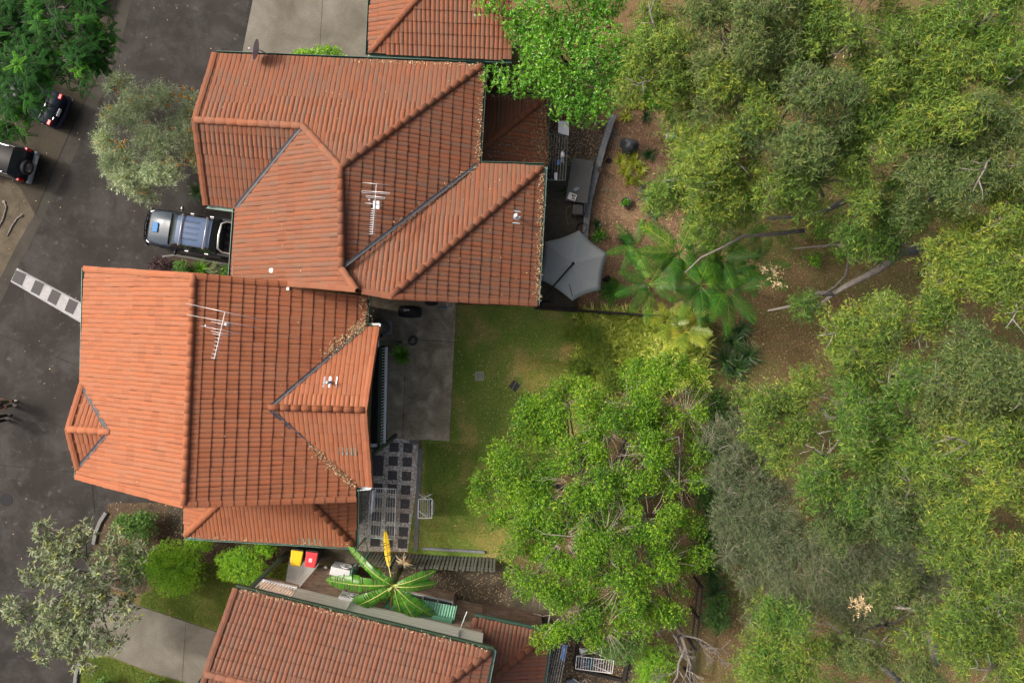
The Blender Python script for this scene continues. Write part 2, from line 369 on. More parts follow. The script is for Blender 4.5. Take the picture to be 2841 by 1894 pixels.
M_BANANA = m_leaf('banana_leaf', [(0.0, (0.035, 0.120, 0.022)), (0.6, (0.075, 0.205, 0.030)), (1.0, (0.16, 0.30, 0.035))], 0.32, 0.4)
M_BANYEL = m_leaf('banana_leaf_yellow', [(0.0, (0.42, 0.24, 0.03)), (0.5, (0.72, 0.48, 0.02)), (1.0, (0.80, 0.56, 0.03))], 0.4, 0.3)
M_DRY = m_leaf('dry_leaf', [(0.0, (0.10, 0.055, 0.025)), (0.4, (0.26, 0.165, 0.085)), (0.75, (0.46, 0.34, 0.19)), (1.0, (0.62, 0.52, 0.34))], 0.8, 0.15)
M_GRASS = m_leaf('grass_blade', [(0.0, (0.030, 0.080, 0.010)), (0.5, (0.070, 0.130, 0.022)), (0.8, (0.14, 0.16, 0.045)), (1.0, (0.30, 0.25, 0.12))], 0.6, 0.3)
M_FLOWER = m_plain('orange_flower', (0.62, 0.27, 0.03), 0.7, 0, 0.3, 30)
M_BARK = m_plain('grey_bark', (0.155, 0.142, 0.128), 0.95, 0, 0.4, 9, 0.2, 0.6)
M_BARKD = m_plain('dark_bark', (0.085, 0.07, 0.058), 0.95, 0, 0.4, 9, 0.2, 0.6)
M_BARKR = m_plain('red_bark', (0.24, 0.12, 0.075), 0.9, 0, 0.35, 6, 0.2, 0.6)
M_TWIG = m_plain('pale_twig', (0.26, 0.225, 0.185), 0.9, 0, 0.25, 12)
# ------------------------------------------------------------------ roofs
from mathutils.geometry import tessellate_polygon
TW, TG = 0.325, 0.385            # tile cover width and gauge
PROF = [(0, -.005), (.03, .011), (.25, .024), (.47, .011), (.5, -.005), (.53, .011), (.75, .024), (.97, .011), (1, -.005)]
PXS = [min(1, max(0, p)) for p, _ in PROF]
def tile_rows(w=TW, g=TG):
    rows = []
    for y, lift in ((-0.030, 0.0), (-0.034, 0.034), (g-0.065, 0.010), (g+0.0, 0.004)):
        rows.append([Vector((p*w, y, h+lift)) for p, h in PROF])
    return rows
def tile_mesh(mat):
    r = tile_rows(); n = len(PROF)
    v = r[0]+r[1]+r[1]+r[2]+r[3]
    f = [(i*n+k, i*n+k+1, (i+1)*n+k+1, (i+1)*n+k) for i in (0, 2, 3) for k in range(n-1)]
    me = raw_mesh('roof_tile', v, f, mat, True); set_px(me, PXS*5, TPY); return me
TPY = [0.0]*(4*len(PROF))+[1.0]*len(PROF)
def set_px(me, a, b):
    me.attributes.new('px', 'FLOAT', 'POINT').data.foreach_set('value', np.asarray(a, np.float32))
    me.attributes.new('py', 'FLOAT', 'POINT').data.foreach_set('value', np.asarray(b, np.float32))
def cap_mesh(mat, r=0.135, L=0.385):
    v = []; f = []; n = 9
    for y, rr in ((0.0, r-0.028), (0.0, r), (L+0.03, r*0.90)):
        for k in range(n):
            a = math.radians(-84+168*k/(n-1))
            v.append(Vector((rr*math.sin(a), y, rr*0.72*math.cos(a)-r*0.22+(0.018 if y == 0 else 0))))
    for i in range(2):
        for k in range(n-1): f.append((i*n+k, i*n+k+1, (i+1)*n+k+1, (i+1)*n+k))
    me = raw_mesh('ridge_tile', v, f, mat)
    for p in me.polygons: p.use_smooth = p.index >= n-1
    return me
def verge_mesh(mat, L=0.385):
    sec = [(-.11, .035), (-.02, .058), (.085, .05), (.10, .035), (.10, -.15), (.078, -.15), (.07, .02), (-.11, .015)]
    v = [Vector((x, -0.01, z+0.02)) for x, z in sec]+[Vector((x*0.96, L+0.03, z)) for x, z in sec]; n = len(sec)
    f = [(k, (k+1) % n, n+(k+1) % n, n+k) for k in range(n)]+[tuple(range(n-1, -1, -1)), tuple(range(n, 2*n))]
    return raw_mesh('verge_tile', v, f, mat)

class RPlane:
    def __init__(s, a, b, c):
        A, B, C = [k if isinstance(k, Vector) else P(*k) for k in (a, b, c)]
        n = (B-A).cross(C-A).normalized()
        if n.z < 0: n = -n
        s.n = n; s.o = A
        s.v = (Vector((0, 0, 1))-n*n.z).normalized(); s.u = s.v.cross(n)
    def on(s, x, y):
        c = Vector((0, 0, CAM_H)); d = P(x, y, 0)-c
        return c+d*((s.o-c).dot(s.n)/d.dot(s.n))
    def uv(s, p): q = p-s.o; return Vector((q.dot(s.u), q.dot(s.v)))
    def at(s, u, v, h=0.0): return s.o+s.u*u+s.v*v+s.n*h
def inside(poly, p):
    c = False; n = len(poly)
    for i in range(n):
        a = poly[i]; b = poly[(i+1) % n]
        if (a.y > p.y) != (b.y > p.y) and p.x < (b.x-a.x)*(p.y-a.y)/(b.y-a.y)+a.x: c = not c
    return c
def clip_convex(pts, tri):
    out = pts
    for i in range(3):
        a = tri[i]; b = tri[(i+1) % 3]; res = []
        ex, ey = b.x-a.x, b.y-a.y
        for k in range(len(out)):
            p = out[k]; q = out[(k+1) % len(out)]
            sp = ex*(p.y-a.y)-ey*(p.x-a.x); sq = ex*(q.y-a.y)-ey*(q.x-a.x)
            if sp >= 0: res.append(p)
            if (sp >= 0) != (sq >= 0): res.append(p.lerp(q, sp/(sp-sq)))
        out = res
        if len(out) < 3: return []
    return out

class House:
    def __init__(s, name, label, base, tile_mat, max_single=300):
        s.root = thing(name, label, 'house', base)
        s.tm = tile_mat; s.full = []; s.part = MB(); s.ppx = []; s.ppy = []; s.deck = MB(); s.max_single = max_single; s.caps = []; s.verges = []
    def face(s, pl, px, hide=()):
        """tile one roof plane inside the outline given in photograph pixels"""
        pts3 = [p if isinstance(p, Vector) else pl.on(*p) for p in px]
        poly = [pl.uv(p) for p in pts3]
        n = len(poly)
        if sum(poly[i].x*poly[(i+1) % n].y-poly[(i+1) % n].x*poly[i].y for i in range(n)) < 0: poly = poly[::-1]; pts3 = pts3[::-1]
        tris = [[poly[i] for i in t] for t in tessellate_polygon([[Vector((p.x, p.y, 0)) for p in poly]])]
        for t in tris:
            if (t[1].x-t[0].x)*(t[2].y-t[0].y)-(t[1].y-t[0].y)*(t[2].x-t[0].x) < 0: t[1], t[2] = t[2], t[1]
        s.deck.add([p-pl.n*0.03 for p in pts3], [tuple(range(n))])
        s.deck.add([p-pl.n*0.14 for p in pts3], [tuple(range(n-1, -1, -1))])
        hides = [[pl.uv(pl.on(*p)) for p in h] for h in hide]
        u0 = min(p.x for p in poly); u1 = max(p.x for p in poly); v0 = min(p.y for p in poly); v1 = max(p.y for p in poly)
        rows = tile_rows(); npf = len(PROF)
        for j in range(int((v1-v0)/TG)+1):
            for i in range(int((u1-u0)/TW)+1):
                a = u0+i*TW; b = v0+j*TG
                cs = [Vector((a+du*TW, b+dv*TG)) for du in (0.02, .5, .98) for dv in (0.02, .5, .98)]
                ins = [inside(poly, c) for c in cs]
                if not any(ins) and not any(a <= p.x <= a+TW and b <= p.y <= b+TG for p in poly): continue
                if any(all(inside(h, c) for c in cs) for h in hides): continue
                if all(ins):
                    M = Matrix((( pl.u.x, pl.v.x, pl.n.x, 0), (pl.u.y, pl.v.y, pl.n.y, 0), (pl.u.z, pl.v.z, pl.n.z, 0), (0, 0, 0, 1)))
                    M.translation = pl.at(a, b)
                    s.full.append((M, any(any(inside(h, c) for c in cs) for h in hides)))
                else:
                    for r in range(3):
                        for k in range(npf-1):
                            q = [rows[r][k], rows[r][k+1], rows[r+1][k+1], rows[r+1][k]]
                            q = [Vector((p.x+a, p.y+b, p.z)) for p in q]
                            for t in tris:
                                c = clip_convex(q, t)
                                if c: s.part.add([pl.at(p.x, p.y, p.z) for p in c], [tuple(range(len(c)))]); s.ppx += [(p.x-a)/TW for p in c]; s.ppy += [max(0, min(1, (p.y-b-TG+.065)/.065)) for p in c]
    def cap_line(s, a, b, r=0.135, lift=0.035):
        d = b-a; L = d.length; d.normalize(); n = max(1, round(L/TG)); k = L/n
        x = d.cross(Vector((0, 0, 1))).normalized(); z = x.cross(d)
        for i in range(n):
            M = Matrix(((x.x, d.x, z.x, 0), (x.y, d.y, z.y, 0), (x.z, d.z, z.z, 0), (0, 0, 0, 1)))
            M = M @ Matrix.Rotation(random.uniform(-.02, .02), 4, 'Z') @ Matrix.Diagonal((r/0.135, k/0.385, 1, 1))
            M.translation = a+d*(k*i)+z*(lift+random.uniform(0, .006)); s.caps.append(M)
    def verge_line(s, a, b, out):
        """a is the low end; out points away from the roof"""
        d = b-a; L = d.length; d.normalize(); n = max(1, round(L/TG)); k = L/n
        x = (out-d*out.dot(d)); x.z = 0; x = (x-d*x.dot(d)).normalized(); z = x.cross(d)
        if z.z < 0: z = -z
        for i in range(n):
            M = Matrix(((x.x, d.x, z.x, 0), (x.y, d.y, z.y, 0), (x.z, d.z, z.z, 0), (0, 0, 0, 1))) @ Matrix.Diagonal((1, k/0.385, 1, 1))
            M.translation = a+d*(k*i)+z*0.03+x*random.uniform(-.008, .008); s.verges.append(M)
    def gutter(s, a, b, out, mat=None):
        a = Vector(a); b = Vector(b); out = Vector(out); d = (b-a).normalized()
        out = (out-d*out.dot(d)); out.z = 0; out.normalize(); up = Vector((0, 0, 1))
        sec = [(-.03, .005), (-.03, -.12), (.10, -.12), (.10, .012), (.115, .012), (.115, -.135), (-.045, -.135), (-.045, .005)]
        v = [p+out*x+up*z for p in (a, b) for x, z in sec]; n = len(sec)
        f = [(k, (k+1) % n, n+(k+1) % n, n+k) for k in range(n)]+[tuple(range(n)), tuple(range(2*n-1, n-1, -1))]
        mb = MB(); mb.add(v, f); mb.build('gutter', mat or M_GUT, s.root)
        mb = MB(); mb.bar(a+up*-.24-out*.06, b+up*-.24-out*.06, .02, .22); mb.build('fascia_board', M_FASCIA, s.root)
    def valley(s, a, b, w=0.14, lift=0.075):
        d = (b-a).normalized(); x = d.cross(Vector((0, 0, 1))).normalized(); mb = MB(); N = 14
        v = []
        for i in range(N+1):
            p = a.lerp(b, i/N)+Vector((0, 0, lift)); w1 = w*random.uniform(.40, .52); w2 = w*random.uniform(.40, .52)
            v += [p-x*w1+Vector((0, 0, .012)), p-Vector((0, 0, .012)), p+x*w2+Vector((0, 0, .012))]
        mb.add(v, [(3*i+k, 3*i+k+1, 3*i+k+4, 3*i+k+3) for i in range(N) for k in range(2)])
        mb.build('valley_flashing', M_VALLEY, s.roof)
    def finish(s):
        s.roof = s.deck.build('roof', M_DECK, s.root)
        tm = tile_mesh(s.tm); cm = cap_mesh(s.tm); vm = verge_mesh(s.tm)
        def shown(M):
            p = M.translation; k = FPX/(CAM_H-p.z); x = CX+p.x*k; y = CY-p.y*k
            return 15 < x < 2826 and 15 < y < 1879
        order = sorted(range(len(s.full)), key=lambda i: (s.full[i][1] or not shown(s.full[i][0]), CAM_H-s.full[i][0].translation.z))
        single = set(order[:s.max_single]); rest = MB(); rpx = []; rpy = []
        for i, (M, _) in enumerate(s.full):
            M = M @ Matrix.Translation((random.uniform(-.008, .008), random.uniform(-.010, .010), random.uniform(0, .007))) @ Matrix.Rotation(random.uniform(-.008, .008), 4, 'Z')
            if i in single and shown(M) and not s.full[i][1]:
                put(bpy.data.objects.new('roof_tile', tm), s.roof, M)
            else:
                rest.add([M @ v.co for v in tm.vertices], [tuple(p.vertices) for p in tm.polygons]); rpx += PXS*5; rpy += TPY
        rest.add(s.part.v, s.part.f)
        me = raw_mesh('tile_field', rest.v, rest.f, s.tm)
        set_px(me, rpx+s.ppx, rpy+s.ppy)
        bm = bmesh.new(); bm.from_mesh(me); bmesh.ops.remove_doubles(bm, verts=bm.verts, dist=0.0004); bm.to_mesh(me); bm.free()
        me.shade_smooth(); me.set_sharp_from_angle(angle=math.radians(35))
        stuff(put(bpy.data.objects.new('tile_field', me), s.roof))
        for M in s.caps: put(bpy.data.objects.new('ridge_tile', cm), s.roof, M)
        for M in s.verges: put(bpy.data.objects.new('verge_tile', vm), s.roof, M)

ZL = 2.35                        # eaves of the single storey parts
ZE = 5.2                          # eaves of the two storey houses
V3 = Vector
def window(root, a, b, z0, z1, out, mull=1, frame=None):
    """glazed window between ground points a and b"""
    a = V3((a.x, a.y, 0)); b = V3((b.x, b.y, 0)); out = V3(out).normalized(); fr = frame or M_WHITE
    up = V3((0, 0, 1)); f = MB()
    o = out*0.03
    f.bar(a+up*z0+o, b+up*z0+o, .07, .06); f.bar(a+up*z1+o, b+up*z1+o, .07, .06)
    for i in range(mull+2):
        p = a.lerp(b, i/(mull+1))+o; f.bar(p+up*(z0+.03), p+up*(z1-.03), .06, .06, out)
    w = f.build('window', fr, root)
    g = MB(); g.quad(a+up*z0+out*.02, b+up*z0+out*.02, b+up*z1+out*.02, a+up*z1+out*.02); g.build('pane', M_GLASS, w)

# ---- the house in the middle
hm = House('townhouse', 'bright orange tiled townhouse in the centre with a white balustraded balcony', P(620, 1080), M_TILE_A)
ML = RPlane((238, 746, ZE), (215, 1322, ZE), (524, 1082, 7.5))
R0 = ML.on(538, 765); R1 = ML.on(511, 1400)
MR = RPlane(R0, R1, (1018, 823, ZE))
ME0 = MR.on(1018, 823); ME1 = MR.on(986, 1384)
J = MR.on(748, 1130); GA = P(1012, 1137, J.z); GE1 = P(1047, 908, ZE); GE2 = P(1028, 1346, ZE)
GU = RPlane(J, GA, GE1); GL = RPlane(J, GA, GE2)
J2 = ML.on(304, 1198); DA = P(190, 1190, J2.z); DE1 = P(229, 1068, ZE); DE2 = P(217, 1298, ZE)
DU = RPlane(J2, DA, DE1); DL = RPlane(J2, DA, DE2)
hm.face(ML, [(238, 746), (215, 1322), R1, R0], [[(236, 1085), (222, 1280), (295, 1198)]])
hm.face(MR, [R0, (1018, 823), (986, 1384), R1], [[(765, 1130), (1015, 925), (1010, 1130), (992, 1335)], [(810, 760), (1040, 790), (1030, 842), (830, 812)]])
hm.face(GU, [J, GA, GE1, (1011, 906)]); hm.face(GL, [J, GA, GE2, (990, 1350)])
hm.face(DU, [J2, DA, DE1]); hm.face(DL, [J2, DA, DE2])
LS = RPlane((512, 1487, ZL), (985, 1515, ZL), (732, 1398, 3.1))
LW = RPlane((512, 1487, ZL), (514, 1380, ZL), LS.on(606, 1398)); LE = RPlane((985, 1515, ZL), (988, 1370, ZL), LS.on(862, 1394))
hm.face(LS, [(512, 1487), (985, 1515), (862, 1394), (606, 1398)])
hm.face(LW, [(512, 1487), (514, 1378), (606, 1378), (606, 1398)]); hm.face(LE, [(985, 1515), (988, 1362), (862, 1362), (862, 1394)])
hm.cap_line(R1, R0, .122); hm.cap_line(GA, J, .122); hm.cap_line(DA, J2, .122)
hm.cap_line(LS.on(515, 1484), LS.on(606, 1398)); hm.cap_line(LS.on(982, 1512), LS.on(862, 1394))
N_, S_, E_, W_ = V3((0.1, 1, 0)), V3((-0.04, -1, 0)), V3((1, 0, 0)), V3((-1, 0, 0))
hm.verge_line(ML.on(238, 746), R0, N_); hm.verge_line(ML.on(215, 1322), R1, S_)
hm.verge_line(MR.on(986, 1384), R1, S_); hm.verge_line(MR.on(802, 789), R0, N_)
hm.verge_line(GE1, GA, E_); hm.verge_line(GE2, GA, E_); hm.verge_line(DE1, DA, W_); hm.verge_line(DE2, DA, W_)
hm.finish()
hm.valley(J, GU.on(1008, 910)); hm.valley(J, GL.on(988, 1352)); hm.valley(J2, DE1); hm.valley(J2, DE2)
hm.gutter(ML.on(236, 742), DE1, W_, M_GUTL); hm.gutter(DE2, ML.on(214, 1324), W_, M_GUTL)
hm.gutter(MR.on(1018, 823), MR.on(1012, 903), E_); hm.gutter(MR.on(988, 1354), MR.on(986, 1384), E_)
hm.gutter(P(1010, 905, ZE), P(1046, 907, ZE), N_, M_GUTL); hm.gutter(P(990, 1352, ZE), P(1028, 1349, ZE), S_, M_STEELW)
hm.gutter(P(512, 1488, ZL), P(985, 1516, ZL), S_, M_GUTL); hm.gutter(P(512, 1488, ZL), P(514, 1378, ZL), W_, M_GUT); hm.gutter(P(986, 1516, ZL), P(989, 1362, ZL), E_, M_GUTL)
# walls: pentagon section run along the ridge, then the balcony gable and the lean-to
def pent(a0, a1, top, b0, b1, topb, mat, root):
    mb = MB(); d = V3((0, 0, 1))
    v = [V3((a0.x, a0.y, 0)), V3((a1.x, a1.y, 0)), a1, top, a0, V3((b0.x, b0.y, 0)), V3((b1.x, b1.y, 0)), b1, topb, b0]
    mb.add(v, [(0, 1, 2, 3, 4), (9, 8, 7, 6, 5), (0, 5, 6, 1), (1, 6, 7, 2), (2, 7, 8, 3), (3, 8, 9, 4), (4, 9, 5, 0)])
    return mb.build('wall', mat, root)
dn = V3((0, 0, -0.2)); so = V3((-.02, -1, 0)).normalized()
pent(ML.on(238, 746)+V3((.55, -.15, -.0))+dn, ME0+V3((-.6, -.15, 0))+dn, R0+so*.15+dn, ML.on(215, 1322)+V3((.55, .15, 0))+dn, ME1+V3((-.6, .15, 0))+dn, R1-so*.15+dn, M_BRICK2, hm.root)
mb = MB(); mb.prism([P(512, 1487, ZL)+V3((.4, .4, 0)), P(985, 1515, ZL)+V3((-.22, .4, 0)), P(985, 1515, ZL)+V3((-.22, 2.9, 0)), P(512, 1487, ZL)+V3((.4, 2.9, 0))], 0, ZL-.12); mb.build('wall', M_BRICK2, hm.root)
gx = V3((-.32, 0, 0)); mb = MB(); a, b, c = GE1+gx+dn*.4, GE2+gx+dn*.4, GA+gx+dn*.7
mb.add([a, b, c, a-V3((.1, 0, 0)), b-V3((.1, 0, 0)), c-V3((.1, 0, 0))], [(0, 2, 1), (3, 4, 5), (0, 1, 4, 3), (1, 2, 5, 4), (2, 0, 3, 5)]); mb.build('gable_cladding', M_FASCIA, hm.root)
mid = (a+b)/2
for p, q in ((a.lerp(c, .45), b.lerp(c, .0)), (b.lerp(c, .45), a.lerp(c, .0)), (mid, c)):
    mb = MB(); mb.bar(p.lerp(q, .03)+V3((.03, 0, .05)), p.lerp(q, .97)+V3((.03, 0, .05)), .09, .04, V3((1, 0, 0))); mb.build('gable_batten', M_DGREEN, hm.root)
mb = MB(); mb.bar(a+V3((.1, -.1, -.1)), b+V3((.1, .1, -.1)), .12, .26); mb.build('balcony_beam', M_DGREEN, hm.root)
for p in (P(1115, 949), P(1100, 1207)):
    mb = MB(); mb.bar(p+V3((-.02, 0, 0)), p+V3((-.02, 0, 5.0)), .13, .13, V3((1, 0, 0))); mb.build('post', M_DGREEN, hm.root)
bx = -5.03; y0, y1 = -.22, -4.12
mb = MB(); mb.box((bx-.65, (y0+y1)/2, 2.62), (1.3, y0-y1+.1, .14)); mb.build('balcony_deck', M_DARKWOOD, hm.root)
mb = MB(); mb.bar(V3((bx+.02, y0, 2.78)), V3((bx-.06, y1, 2.78)), .10, .09); mb.build('bottom_rail', M_WHITE, hm.root)
mb = MB(); mb.bar(V3((bx-.02, y0, 3.72)), V3((bx-.10, y1, 3.72)), .12, .07); mb.build('top_rail', M_DGREEN, hm.root)
bal = MB(); bal.bar(V3((0, 0, 2.82)), V3((0, 0, 3.69)), .03, .03, V3((1, 0, 0))); bme = raw_mesh('baluster', bal.v, bal.f, M_WHITE)
for i in range(34):
    k = (i+.5)/34; put(bpy.data.objects.new('baluster', bme), hm.root, Matrix.Translation((bx-.08*k, y0+(y1-y0)*k, 0)))
for i in range(6):
    put(bpy.data.objects.new('baluster', bme), hm.root, Matrix.Translation((bx-.15-.18*i, y1, 0)))
mb = MB(); mb.bar(V3((bx-.08, y1, 3.72)), V3((bx-1.25, y1, 3.72)), .1, .07); mb.build('top_rail', M_DGREEN, hm.root)
mb = MB(); mb.bar(V3((bx-.08, y1, 2.78)), V3((bx-1.25, y1, 2.78)), .1, .09); mb.build('bottom_rail', M_WHITE, hm.root)
mb = MB(); mb.tube([P(1050, 913, ZE-.1), P(1048, 962, ZE-.15)], .045, 8); mb.build('downpipe', M_WHITE, hm.root)
mb = MB(); q = [P(1034, 899, ZE), P(1055, 899, ZE), P(1053, 911, ZE)]
mb.bar(q[0], q[1], .05, .1); mb.bar(q[1], q[2], .05, .1); mb.build('gutter_end', M_WHITE, hm.root)
mb = MB(); mb.tube([P(1026, 1290, ZE-.1), P(1024, 1340, ZE-.1)], .045, 8); mb.build('downpipe', M_GUTL, hm.root)
ew = V3((-5.93, 0, 0))
for ya, yb, z0, z1 in ((-.5, -3.8, .05, 2.15), (-.5, -3.6, 2.75, 4.8)):
    window(hm.root, V3((ew.x-.02, ya, 0)), V3((ew.x-.12, yb, 0)), z0, z1, E_, 2)
# rafters' soffit window and small lattice window on the shaded back wall
window(hm.root, P(1049, 850), P(1047, 880), 3.4, 4.4, E_, 1, M_GUTL)
# roof vents and translucent tiles
def roof_patch(h, pl, px, mat, name, nw=3, lift=.04):
    """sheet of roll-profiled metal or clear tile lying in the roof"""
    poly = [pl.uv(pl.on(*p)) for p in px]
    u0, u1 = min(p.x for p in poly), max(p.x for p in poly); v0, v1 = min(p.y for p in poly), max(p.y for p in poly)
    mb = MB(); N = nw*8
    for i in range(N+1):
        u = u0+(u1-u0)*i/N; hh = lift+.022*math.cos(i/8*2*math.pi)
        mb.v += [pl.at(u, v0, hh), pl.at(u, v1, hh-.01)]
        if i: mb.f.append((2*i-2, 2*i, 2*i+1, 2*i-1))
    o = mb.build(name, mat, h.roof, True); return pl.at((u0+u1)/2, (v0+v1)/2, lift)
c = roof_patch(hm, GU, [(900, 1046), (934, 1046), (934, 1075), (900, 1075)], M_LEAD, 'vent_flashing', 2)
mb = MB(); mb.tube([c, c+V3((0, 0, .32))], .05, 10); mb.lathe(c+V3((0, 0, .32)), [(.05, 0), (.08, .02), (.05, .07), (.01, .09)], 10); mb.build('vent_pipe', M_GREY, hm.roof, True)
roof_patch(hm, GL, [(941, 1238), (988, 1240), (988, 1260), (941, 1258)], M_TINTTILE, 'clear_tile', 4)
roof_patch(hm, LS, [(829, 1490), (890, 1494), (892, 1511), (829, 1506)], M_TINTTILE, 'clear_tile', 4)

# ---- the house above it
hn = House('townhouse', 'weathered terracotta tiled townhouse above the centre one with a ute at its garage', P(1000, 480), M_TILE_B)
N1 = RPlane((597, 152, ZE), (1342, 182, ZE), (945, 465, 7.25))
PK = N1.on(945, 465); W0 = N1.on(541, 333); W1 = N1.on(840, 350)
N2 = RPlane(PK, W1, (655, 578, ZE)); N3 = RPlane(PK, (1342, 182, ZE), (1326, 456, ZE))
NSW = RPlane(W0, W1, (572, 567, ZE)); N4 = RPlane((1326, 456, ZE), (1508, 462, ZE), (1085, 822, 7.45))
HE = N4.on(1085, 822); N5 = RPlane((1508, 462, ZE), (1487, 843, ZE), HE)
R2 = N2.on(948, 745); R3 = N2.on(988, 803)
hn.face(N1, [(597, 152), (1342, 182), PK, W1, W0])
hn.face(N2, [W1, PK, R2, R3, (640, 772), (654, 578)])
hn.face(NSW, [W0, W1, (655, 578), (572, 567)])
hn.face(N3, [PK, (1342, 182), (1326, 456), (950, 744)])
hn.face(N4, [(1326, 456), (1508, 462), HE, (988, 804), (950, 744)])
hn.face(N5, [(1508, 462), (1487, 843), HE])
N6 = RPlane((1342, 262, ZL), (1515, 270, ZL), (1338, 412, 3.43)); N7 = RPlane((1515, 270, ZL), (1512, 460, ZL), N6.on(1338, 412))
hn.face(N6, [(1325, 262), (1515, 270), (1338, 412), (1325, 420)]); hn.face(N7, [(1515, 270), (1512, 480), (1325, 480), (1325, 420)])
hn.cap_line(W0, W1, .122); hn.cap_line(W1, PK, .122); hn.cap_line(R2, PK, .122); hn.cap_line(R2, R3, .12)
hn.cap_line(N1.on(1338, 184), PK, .122); hn.cap_line(N4.on(1504, 466), HE, .122); hn.cap_line(N6.on(1512, 273), N6.on(1330, 418), .14)
hn.verge_line(N1.on(597, 152), W0, W_); hn.verge_line(NSW.on(572, 567), W0, W_)
hn.verge_line(N2.on(800, 787), R3, S_); hn.verge_line(N4.on(1006, 809), HE, S_); hn.verge_line(N5.on(1487, 843), HE, S_)
hn.finish()
hn.valley(W1, N2.on(655, 577)); hn.valley(R2, P(1326, 456, ZE))
hn.gutter(P(599, 150, ZE), P(1344, 180, ZE), N_); hn.gutter(P(1343, 182, ZE), P(1327, 454, ZE), E_); hn.gutter(P(1327, 456, ZE), P(1510, 461, ZE), N_)
hn.gutter(P(1510, 462, ZE), P(1488, 846, ZE), E_, M_GUTL); hn.gutter(P(572, 569, ZE), P(655, 580, ZE), S_, M_GUTL); hn.gutter(P(654, 580, ZE), P(641, 770, ZE), W_, M_GUTL)
hn.gutter(P(1345, 260, ZL), P(1517, 268, ZL), N_); hn.gutter(P(1517, 270, ZL), P(1514, 460, ZL), E_)
mb = MB(); mb.prism([P(x, y, 5.1) for x, y in ((612, 172), (1320, 200), (1306, 478), (1490, 482), (1472, 826), (668, 752), (674, 596), (592, 548), (566, 340))], 0, 5.06); mb.build('wall', M_BRICK, hn.root)
mb = MB(); a, b, c = P(600, 160, ZE), P(574, 562, ZE), W0+V3((.12, 0, -.15)); a += V3((.15, 0, -.12)); b += V3((.15, 0, -.12))
mb.add([a, b, c, a+V3((.1, 0, 0)), b+V3((.1, 0, 0)), c+V3((.1, 0, 0))], [(0, 1, 2), (3, 5, 4), (0, 3, 4, 1), (1, 4, 5, 2), (2, 5, 3, 0)]); mb.build('gable_cladding', M_FASCIA, hn.root)
mb = MB(); mb.prism([P(x, y, ZL) for x, y in ((1330, 275), (1500, 285), (1498, 478), (1330, 478))], 0, ZL-.12); mb.build('wall', M_BRICK, hn.root)
mb = MB(); q = [P(674, 600), P(664, 745)]; mb.quad(V3((q[0].x-.62, q[0].y-.1, .02)), V3((q[1].x-.62, q[1].y+.4, .02)), V3((q[1].x-.62, q[1].y+.4, 2.2)), V3((q[0].x-.62, q[0].y-.1, 2.2)))
mb = MB(); a = P(674, 600, 2.5); mb.bar(V3((-10.35, 5.2, 1.15)), V3((-10.45, 2.9, 1.15)), .05, 2.2); mb.build('garage_door', M_CREAM, hn.root)
c = roof_patch(hn, N5, [(1421, 586), (1441, 586), (1441, 620), (1421, 620)], M_LEAD, 'vent_flashing', 2)
mb = MB(); mb.tube([c, c+V3((0, 0, .3))], .05, 10); mb.lathe(c+V3((0, 0, .3)), [(.05, 0), (.09, .02), (.05, .07), (.01, .09)], 10); mb.build('vent_pipe', M_STEELW, hn.roof, True)
mb = MB(); p = N2.on(756, 751); mb.lathe(p+N2.n*.05, [(.09, 0), (.085, .02), (.02, .03)], 9); mb.build('mortar_patch', M_WHITE, hn.roof)
mb = MB(); a = N2.on(799, 785); mb.box(a+V3((.02, -.10, .04)), (.09, .30, .10)); mb.box(a+V3((-.06, -.36, .0)), (.10, .24, .10)); mb.build('step_flashing', M_LEAD, hn.roof)

# ---- the house at the top edge
ht = House('townhouse', 'terracotta tiled house cut off by the top edge beside a pale driveway', P(1200, 20), M_TILE_B, 200)
T1 = RPlane((1023, 147, ZE), (1372, 163, ZE), (1155, 0, 5.9)); T2 = RPlane((1023, 147, ZE), (1030, -10, ZE), T1.on(1155, 0))
ht.face(T1, [(1023, 147), (1420, 165), (1420, -60), (1208, -60)]); ht.face(T2, [(1023, 147), (1033, -60), (1208, -60)])
ht.cap_line(T1.on(1030, 142), T1.on(1208, -60), .122)
ht.finish()
ht.gutter(P(1022, 149, ZE), P(1420, 167, ZE), S_); ht.gutter(P(1022, 149, ZE), P(1032, -60, ZE), W_)
mb = MB(); mb.prism([P(x, y, 5.1) for x, y in ((1050, 118), (1410, 134), (1415, -60), (1056, -60))], 0, 5.06); mb.build('wall', M_BRICK, ht.root)
mb = MB(); a = P(1062, 150, 2.0); mb.box(V3((-4.35, 10.55, 2.6)), (1.5, .25, .9)); mb.build('meter_box', M_DGREEN, ht.root, bevel=.02)
mb = MB(); mb.tube([V3((-2.2, 10.72, .1)), V3((-2.2, 10.72, 4.9))], .05, 8); mb.build('downpipe', M_DGREEN, ht.root)

